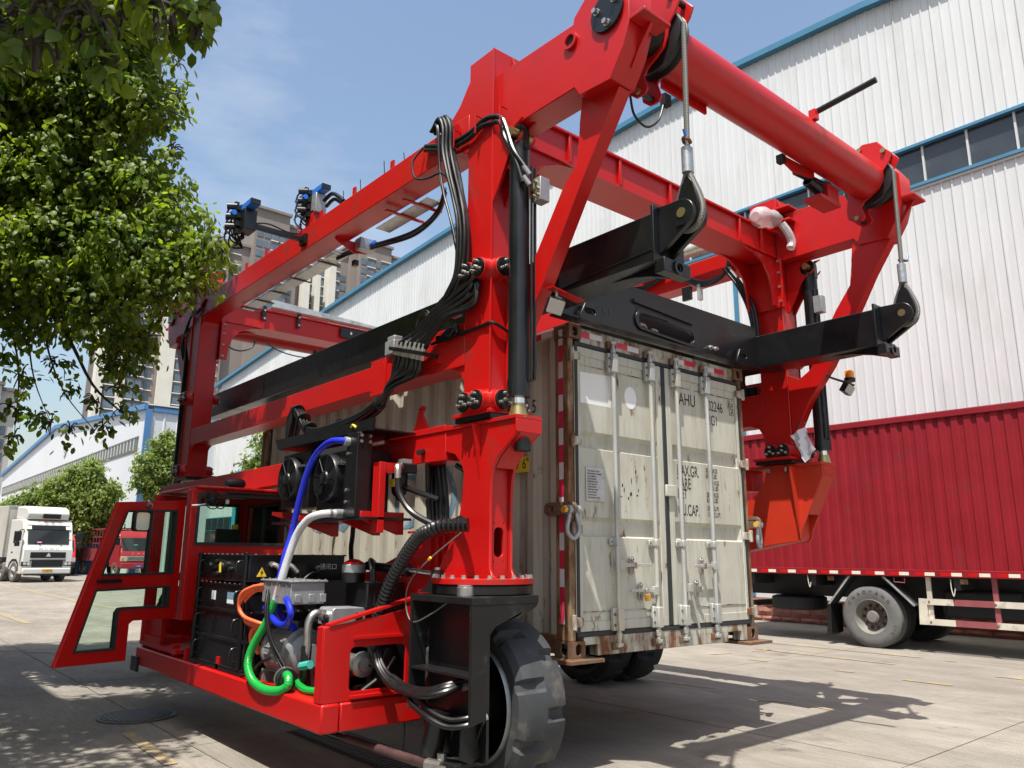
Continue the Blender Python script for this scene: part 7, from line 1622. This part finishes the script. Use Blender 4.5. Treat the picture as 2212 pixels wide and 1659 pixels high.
def big_tree(name, label, base, seed, clusters, dens, leaf, trunk, limbs, near=0, mat_='leaf', twigs=True, group=None, per=8, spread=.14):
    t = thing(name, label, 'tree', base, group); nr = np.random.default_rng(seed)
    m = MB(); 
    tp = catmull(trunk[0], 4); n = len(tp)
    def taper(pts, r0, r1):
        pts = [Vector(p) for p in pts]; k = 9; vs = []; a = Vector((1, 0, 0))
        for i, p in enumerate(pts):
            d = (pts[min(i + 1, len(pts) - 1)] - pts[max(0, i - 1)]).normalized(); a = (a - d * a.dot(d)).normalized(); b = d.cross(a); r = r0 + (r1 - r0) * i / (len(pts) - 1)
            for j in range(k): vs.append(tuple(p + (a * math.cos(2 * PI * j / k) + b * math.sin(2 * PI * j / k)) * r))
        return MB().add(vs, [(i * k + j, i * k + (j + 1) % k, (i + 1) * k + (j + 1) % k, (i + 1) * k + j) for i in range(len(pts) - 1) for j in range(k)])
    taper(tp, trunk[1], trunk[1] * .45).build('trunk', 'bark', t)
    for pts, r in limbs: taper(catmull(pts, 4), r, r * .25).build('branch', 'bark', t)
    P, D, U, SZ, TN = sprays(nr, clusters, dens, leaf, per, spread)
    if near:
        cp = np.array(cam.location); order = np.argsort(np.linalg.norm(P - cp, axis=1)); 
        dcam = P - cp; z = dcam @ np.array(fwd); x = (dcam @ np.array(rgt2)) / z; y = (dcam @ np.array(up2)) / z
        vis = (z > .3) & (np.abs(x) < .64) & (np.abs(y) < .48); order = np.array([i for i in order if vis[i]][:near]); keep = np.ones(len(P), bool); keep[order] = False
        if leaf not in one_leaf:
            one_leaf[leaf] = [fine_leaf(leaf, tt, mat_) for tt in (.1, .3, .5, .7)]
        for i in order:
            o = place(one_leaf[leaf][min(3, int(TN[i] * 4))], 'leaf', t); mt = rotframe(D[i], U[i]).to_4x4() @ Matrix.Scale(SZ[i] / leaf, 4); mt.translation = Vector(P[i]) - Vector((0, 0, 0)); o.matrix_basis = mt
        P, D, U, SZ, TN = P[keep], D[keep], U[keep], SZ[keep], TN[keep]
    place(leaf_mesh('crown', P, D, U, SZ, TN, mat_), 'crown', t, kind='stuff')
    if twigs:
        m = MB()
        for (c, r) in clusters:
            c = Vector(c); rr = r if not isinstance(r, tuple) else min(r)
            for q in range(7):
                v = Vector(nr.normal(size=3)).normalized(); m.tube([tuple(c - v * rr * .2), tuple(c + v * rr * .45 + Vector((0, 0, .05))), tuple(c + v * rr * .95)], .007 + rr * .004, 4, sub=3)
        m.build('twig', 'bark', t, kind='stuff')
    return t
GT = 'camphor trees along the yard'
cl = [((-3.41, 6.02, 8.05), 1.05), ((-2.77, 5.23, 7.98), .85), ((-2.35, 4.57, 7.67), .42), ((-3.26, 6.18, 7.04), 1.05), ((-2.65, 5.28, 6.99), .85), ((-2.24, 4.65, 6.58), .42), ((-3.11, 6.25, 5.93), 1.0), ((-2.56, 5.38, 5.91), .82), ((-2.11, 4.7, 5.56), .48), ((-1.82, 4.3, 5.17), .36), ((-1.65, 4.0, 4.77), .30), ((-1.54, 3.78, 4.73), .14),
      ((-2.11, 4.64, 4.84), .62), ((-2.64, 5.47, 4.92), .78), ((-3.16, 6.05, 4.9), .8), ((-1.79, 4.19, 4.52), .36), ((-2.27, 4.84, 4.17), .52), ((-2.68, 5.58, 4.2), .40), ((-2.09, 4.66, 3.77), .32), ((-2.27, 4.88, 3.54), .24), ((-2.15, 4.86, 3.27), .13), ((-1.7, 4.04, 4.31), .15), ((-3.11, 6.08, 4.18), .35),
      ((-4.06, 7.52, 7.56), 1.25), ((-3.82, 7.78, 5.95), 1.25), ((-4.18, 7.21, 8.99), 1.2), ((-3.2, 5.83, 9.05), 1.1), ((-2.5, 5.05, 8.73), .7), ((-4.57, 8.64, 7.05), 1.4), ((-3.2, 7.91, 8.35), 1.3), ((-2.5, 7.33, 6.41), 1.0), ((-1.98, 4.45, 6.03), .16), ((-2.04, 4.34, 7.08), .13), ((-1.98, 4.4, 6.69), .14),
      ((-2.94, 5.85, 3.99), .20), ((-2.66, 5.59, 3.61), .16), ((-2.94, 5.87, 3.48), .18), ((-2.51, 5.43, 3.28), .15), ((-2.99, 6.01, 3.14), .17), ((-2.75, 5.84, 3.02), .14), ((-2.3, 5.15, 3.16), .14), ((-2.07, 4.98, 3.07), .12), ((-2.62, 5.62, 2.95), .14), ((-2.9, 6.03, 2.81), .12), ((-2.45, 5.5, 2.87), .12), ((-3.12, 6.08, 3.73), .16), ((-2.2, 5.15, 2.89), .10),
      ((-3.5, 2.35, 6.6), .8), ((-3.9, 3.1, 6.9), .85), ((-4.3, 2.2, 6.6), .8), ((-4.6, 3.4, 6.4), .8), ((-3.6, 2.9, 6.2), .55)]
tb0 = (-3.38, 8.05, 0.93)
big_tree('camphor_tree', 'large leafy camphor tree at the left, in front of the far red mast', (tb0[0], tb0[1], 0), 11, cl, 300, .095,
         ([(tb0[0], tb0[1], 0), (-3.52, 7.81, 2.62), (-3.38, 7.08, 4.29), (-3.22, 6.38, 5.77), (-3.25, 6.2, 7.44), (-3.36, 6.0, 8.93)], .17),
         [([(-3.38, 7.08, 4.29), (-2.87, 5.8, 4.9), (-2.15, 4.67, 4.86), (-1.65, 4.0, 4.77)], .06), ([(-3.22, 6.38, 5.77), (-2.65, 5.57, 6.01), (-2.07, 4.67, 5.56)], .055), ([(-3.23, 6.3, 6.54), (-2.79, 5.42, 6.93), (-2.24, 4.64, 6.61)], .05),
          ([(-3.38, 7.08, 4.29), (-2.97, 6.01, 4.47), (-2.61, 5.58, 4.0), (-2.33, 5.24, 3.38), (-2.06, 4.98, 3.06)], .035), ([(-2.85, 5.81, 4.34), (-2.74, 5.62, 3.76), (-2.55, 5.46, 3.28), (-2.26, 5.2, 2.86)], .014), ([(-3.11, 6.08, 4.18), (-2.97, 5.87, 3.55), (-2.9, 6.03, 2.81)], .014), ([(-2.94, 5.85, 3.99), (-2.82, 5.77, 3.45), (-2.62, 5.62, 2.95)], .012),
          ([(-2.27, 4.84, 4.17), (-2.13, 4.69, 3.79), (-2.15, 4.86, 3.27)], .02), ([(-3.32, 6.21, 7.61), (-2.92, 5.36, 7.98), (-2.4, 4.61, 7.67)], .045), ([(-3.29, 6.84, 4.86), (-2.99, 6.09, 4.72), (-2.68, 5.58, 4.2)], .03)], near=290, group=GT)
# nearer tree whose low branch hangs into the top of the picture
nb = [((-4.02, -1.15, 3.53), .16), ((-3.95, -1.17, 3.4), .10), ((-3.91, -1.22, 3.46), .12), ((-3.85, -1.29, 3.53), .12), ((-3.78, -1.33, 3.47), .11), ((-3.73, -1.28, 3.36), .08), ((-3.8, -1.3, 3.41), .09), ((-3.69, -1.31, 3.58), .11), ((-3.6, -1.34, 3.65), .11), ((-3.54, -1.37, 3.58), .09), ((-3.5, -1.37, 3.69), .09), ((-3.45, -1.4, 3.65), .07), ((-3.43, -1.39, 3.58), .05), ((-3.4, -1.4, 3.73), .04), ((-3.9, -1.27, 3.62), .25), ((-3.67, -1.37, 3.74), .25), ((-4.05, -1.1, 3.46), .12),
      ((-6.6, -.9, 5.6), (2.6, 2.6, 1.4)), ((-7.4, -2.6, 5.2), (2.0, 2.0, 1.3)), ((-6.2, 1.4, 5.3), (2.0, 2.0, 1.3)), ((-5.2, -.6, 4.6), (1.1, 1.1, .8)), ((-4.9, -1.3, 4.1), (.6, .6, .5)), ((-5.4, 2.4, 5.0), (1.5, 1.5, 1.0)), ((-4.6, -1.9, 5.4), (1.0, 1.0, .6)), ((-4.2, -2.3, 6.0), (.9, .9, .6)), ((-5.3, -2.2, 5.6), (1.0, 1.0, .6)), ((-4.35, 2.5, 5.4), (.8, .9, .8)), ((-4.3, 3.4, 5.7), (.7, .8, .7)), ((-4.5, 1.5, 5.6), (.8, .8, .7)), ((-4.6, .5, 4.9), (.7, .8, .6))]
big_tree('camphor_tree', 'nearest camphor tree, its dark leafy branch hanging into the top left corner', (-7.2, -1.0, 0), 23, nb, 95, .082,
         ([(-7.2, -1.0, 0), (-7.15, -1.0, 1.6), (-7.0, -.9, 3.2), (-6.7, -.9, 5.0), (-6.6, -.9, 6.2)], .17),
         [([(-7.05, -.95, 2.8), (-6.0, -1.1, 3.9), (-4.9, -1.3, 4.0), (-3.91, -1.27, 3.63), (-3.77, -1.34, 3.47)], .05), ([(-3.92, -1.27, 3.65), (-3.65, -1.36, 3.66), (-3.45, -1.4, 3.66), (-3.36, -1.37, 3.76)], .014), ([(-3.94, -1.24, 3.63), (-3.98, -1.18, 3.51), (-3.95, -1.17, 3.4)], .010)], near=110, group=GT, per=6, spread=.06)
# trees in front of the far warehouses
def far_tree(label, x, y, zc, r, seed, blobs, h0=1.8):
    cl_ = [((x + dx * r, y + dy * r, zc + dz * r), r * s) for dx, dy, dz, s in blobs]
    return big_tree('street_tree', label, (x, y, 0), seed, cl_, 36, .24, ([(x, y, 0), (x + .1, y, 2.0), (x, y, zc)], .16), [([(x, y, 2.4), (x + .5 * r, y, zc - .2 * r), (x + .8 * r, y, zc + .2 * r)], .07), ([(x, y, 2.6), (x - .5 * r, y, zc - .2 * r), (x - .8 * r, y, zc + .1 * r)], .07)], mat_='leaf_far', twigs=False, group='green trees by the far warehouse', per=9, spread=.35)
B1 = [(0, 0, .55, .52), (.45, 0, .1, .55), (-.45, .1, .15, .55), (.1, -.2, -.25, .62), (.62, 0, -.45, .5), (-.55, 0, -.45, .5), (.2, .1, .85, .3), (.75, 0, -.8, .4), (-.8, 0, -.75, .35), (0, 0, -.8, .6)]
far_tree('broad bushy green tree directly above the white lorry cab', 8.0, 56, 5.2, 2.45, 51, B1)
far_tree('smaller green tree left of the bushy tree, before the window strip', 5.2, 58, 4.1, 1.7, 52, B1)
far_tree('lowest green tree at the left, peeping over the white lorry box', 3.6, 60, 3.5, 1.3, 53, B1)
far_tree('green tree at the blue corner trim of the far warehouse', 12.4, 53.5, 7.5, 2.1, 54, [(0, 0, .6, .5), (.4, 0, .15, .5), (-.4, 0, .1, .5), (0, 0, -.3, .6), (-.5, 0, -.5, .45), (.5, 0, -.5, .45), (.1, 0, 1.0, .28), (0, 0, -.9, .5), (.5, 0, -1.0, .4)])
far_tree('slim green tree against the white warehouse, left of the container', 12.6, 36.6, 6.3, 1.5, 55, [(0, 0, .9, .4), (.3, 0, .4, .5), (-.3, 0, .0, .45), (.2, 0, -.5, .55), (-.7, 0, -.6, .3), (.5, 0, -.9, .5), (-.2, 0, -1.2, .5)])
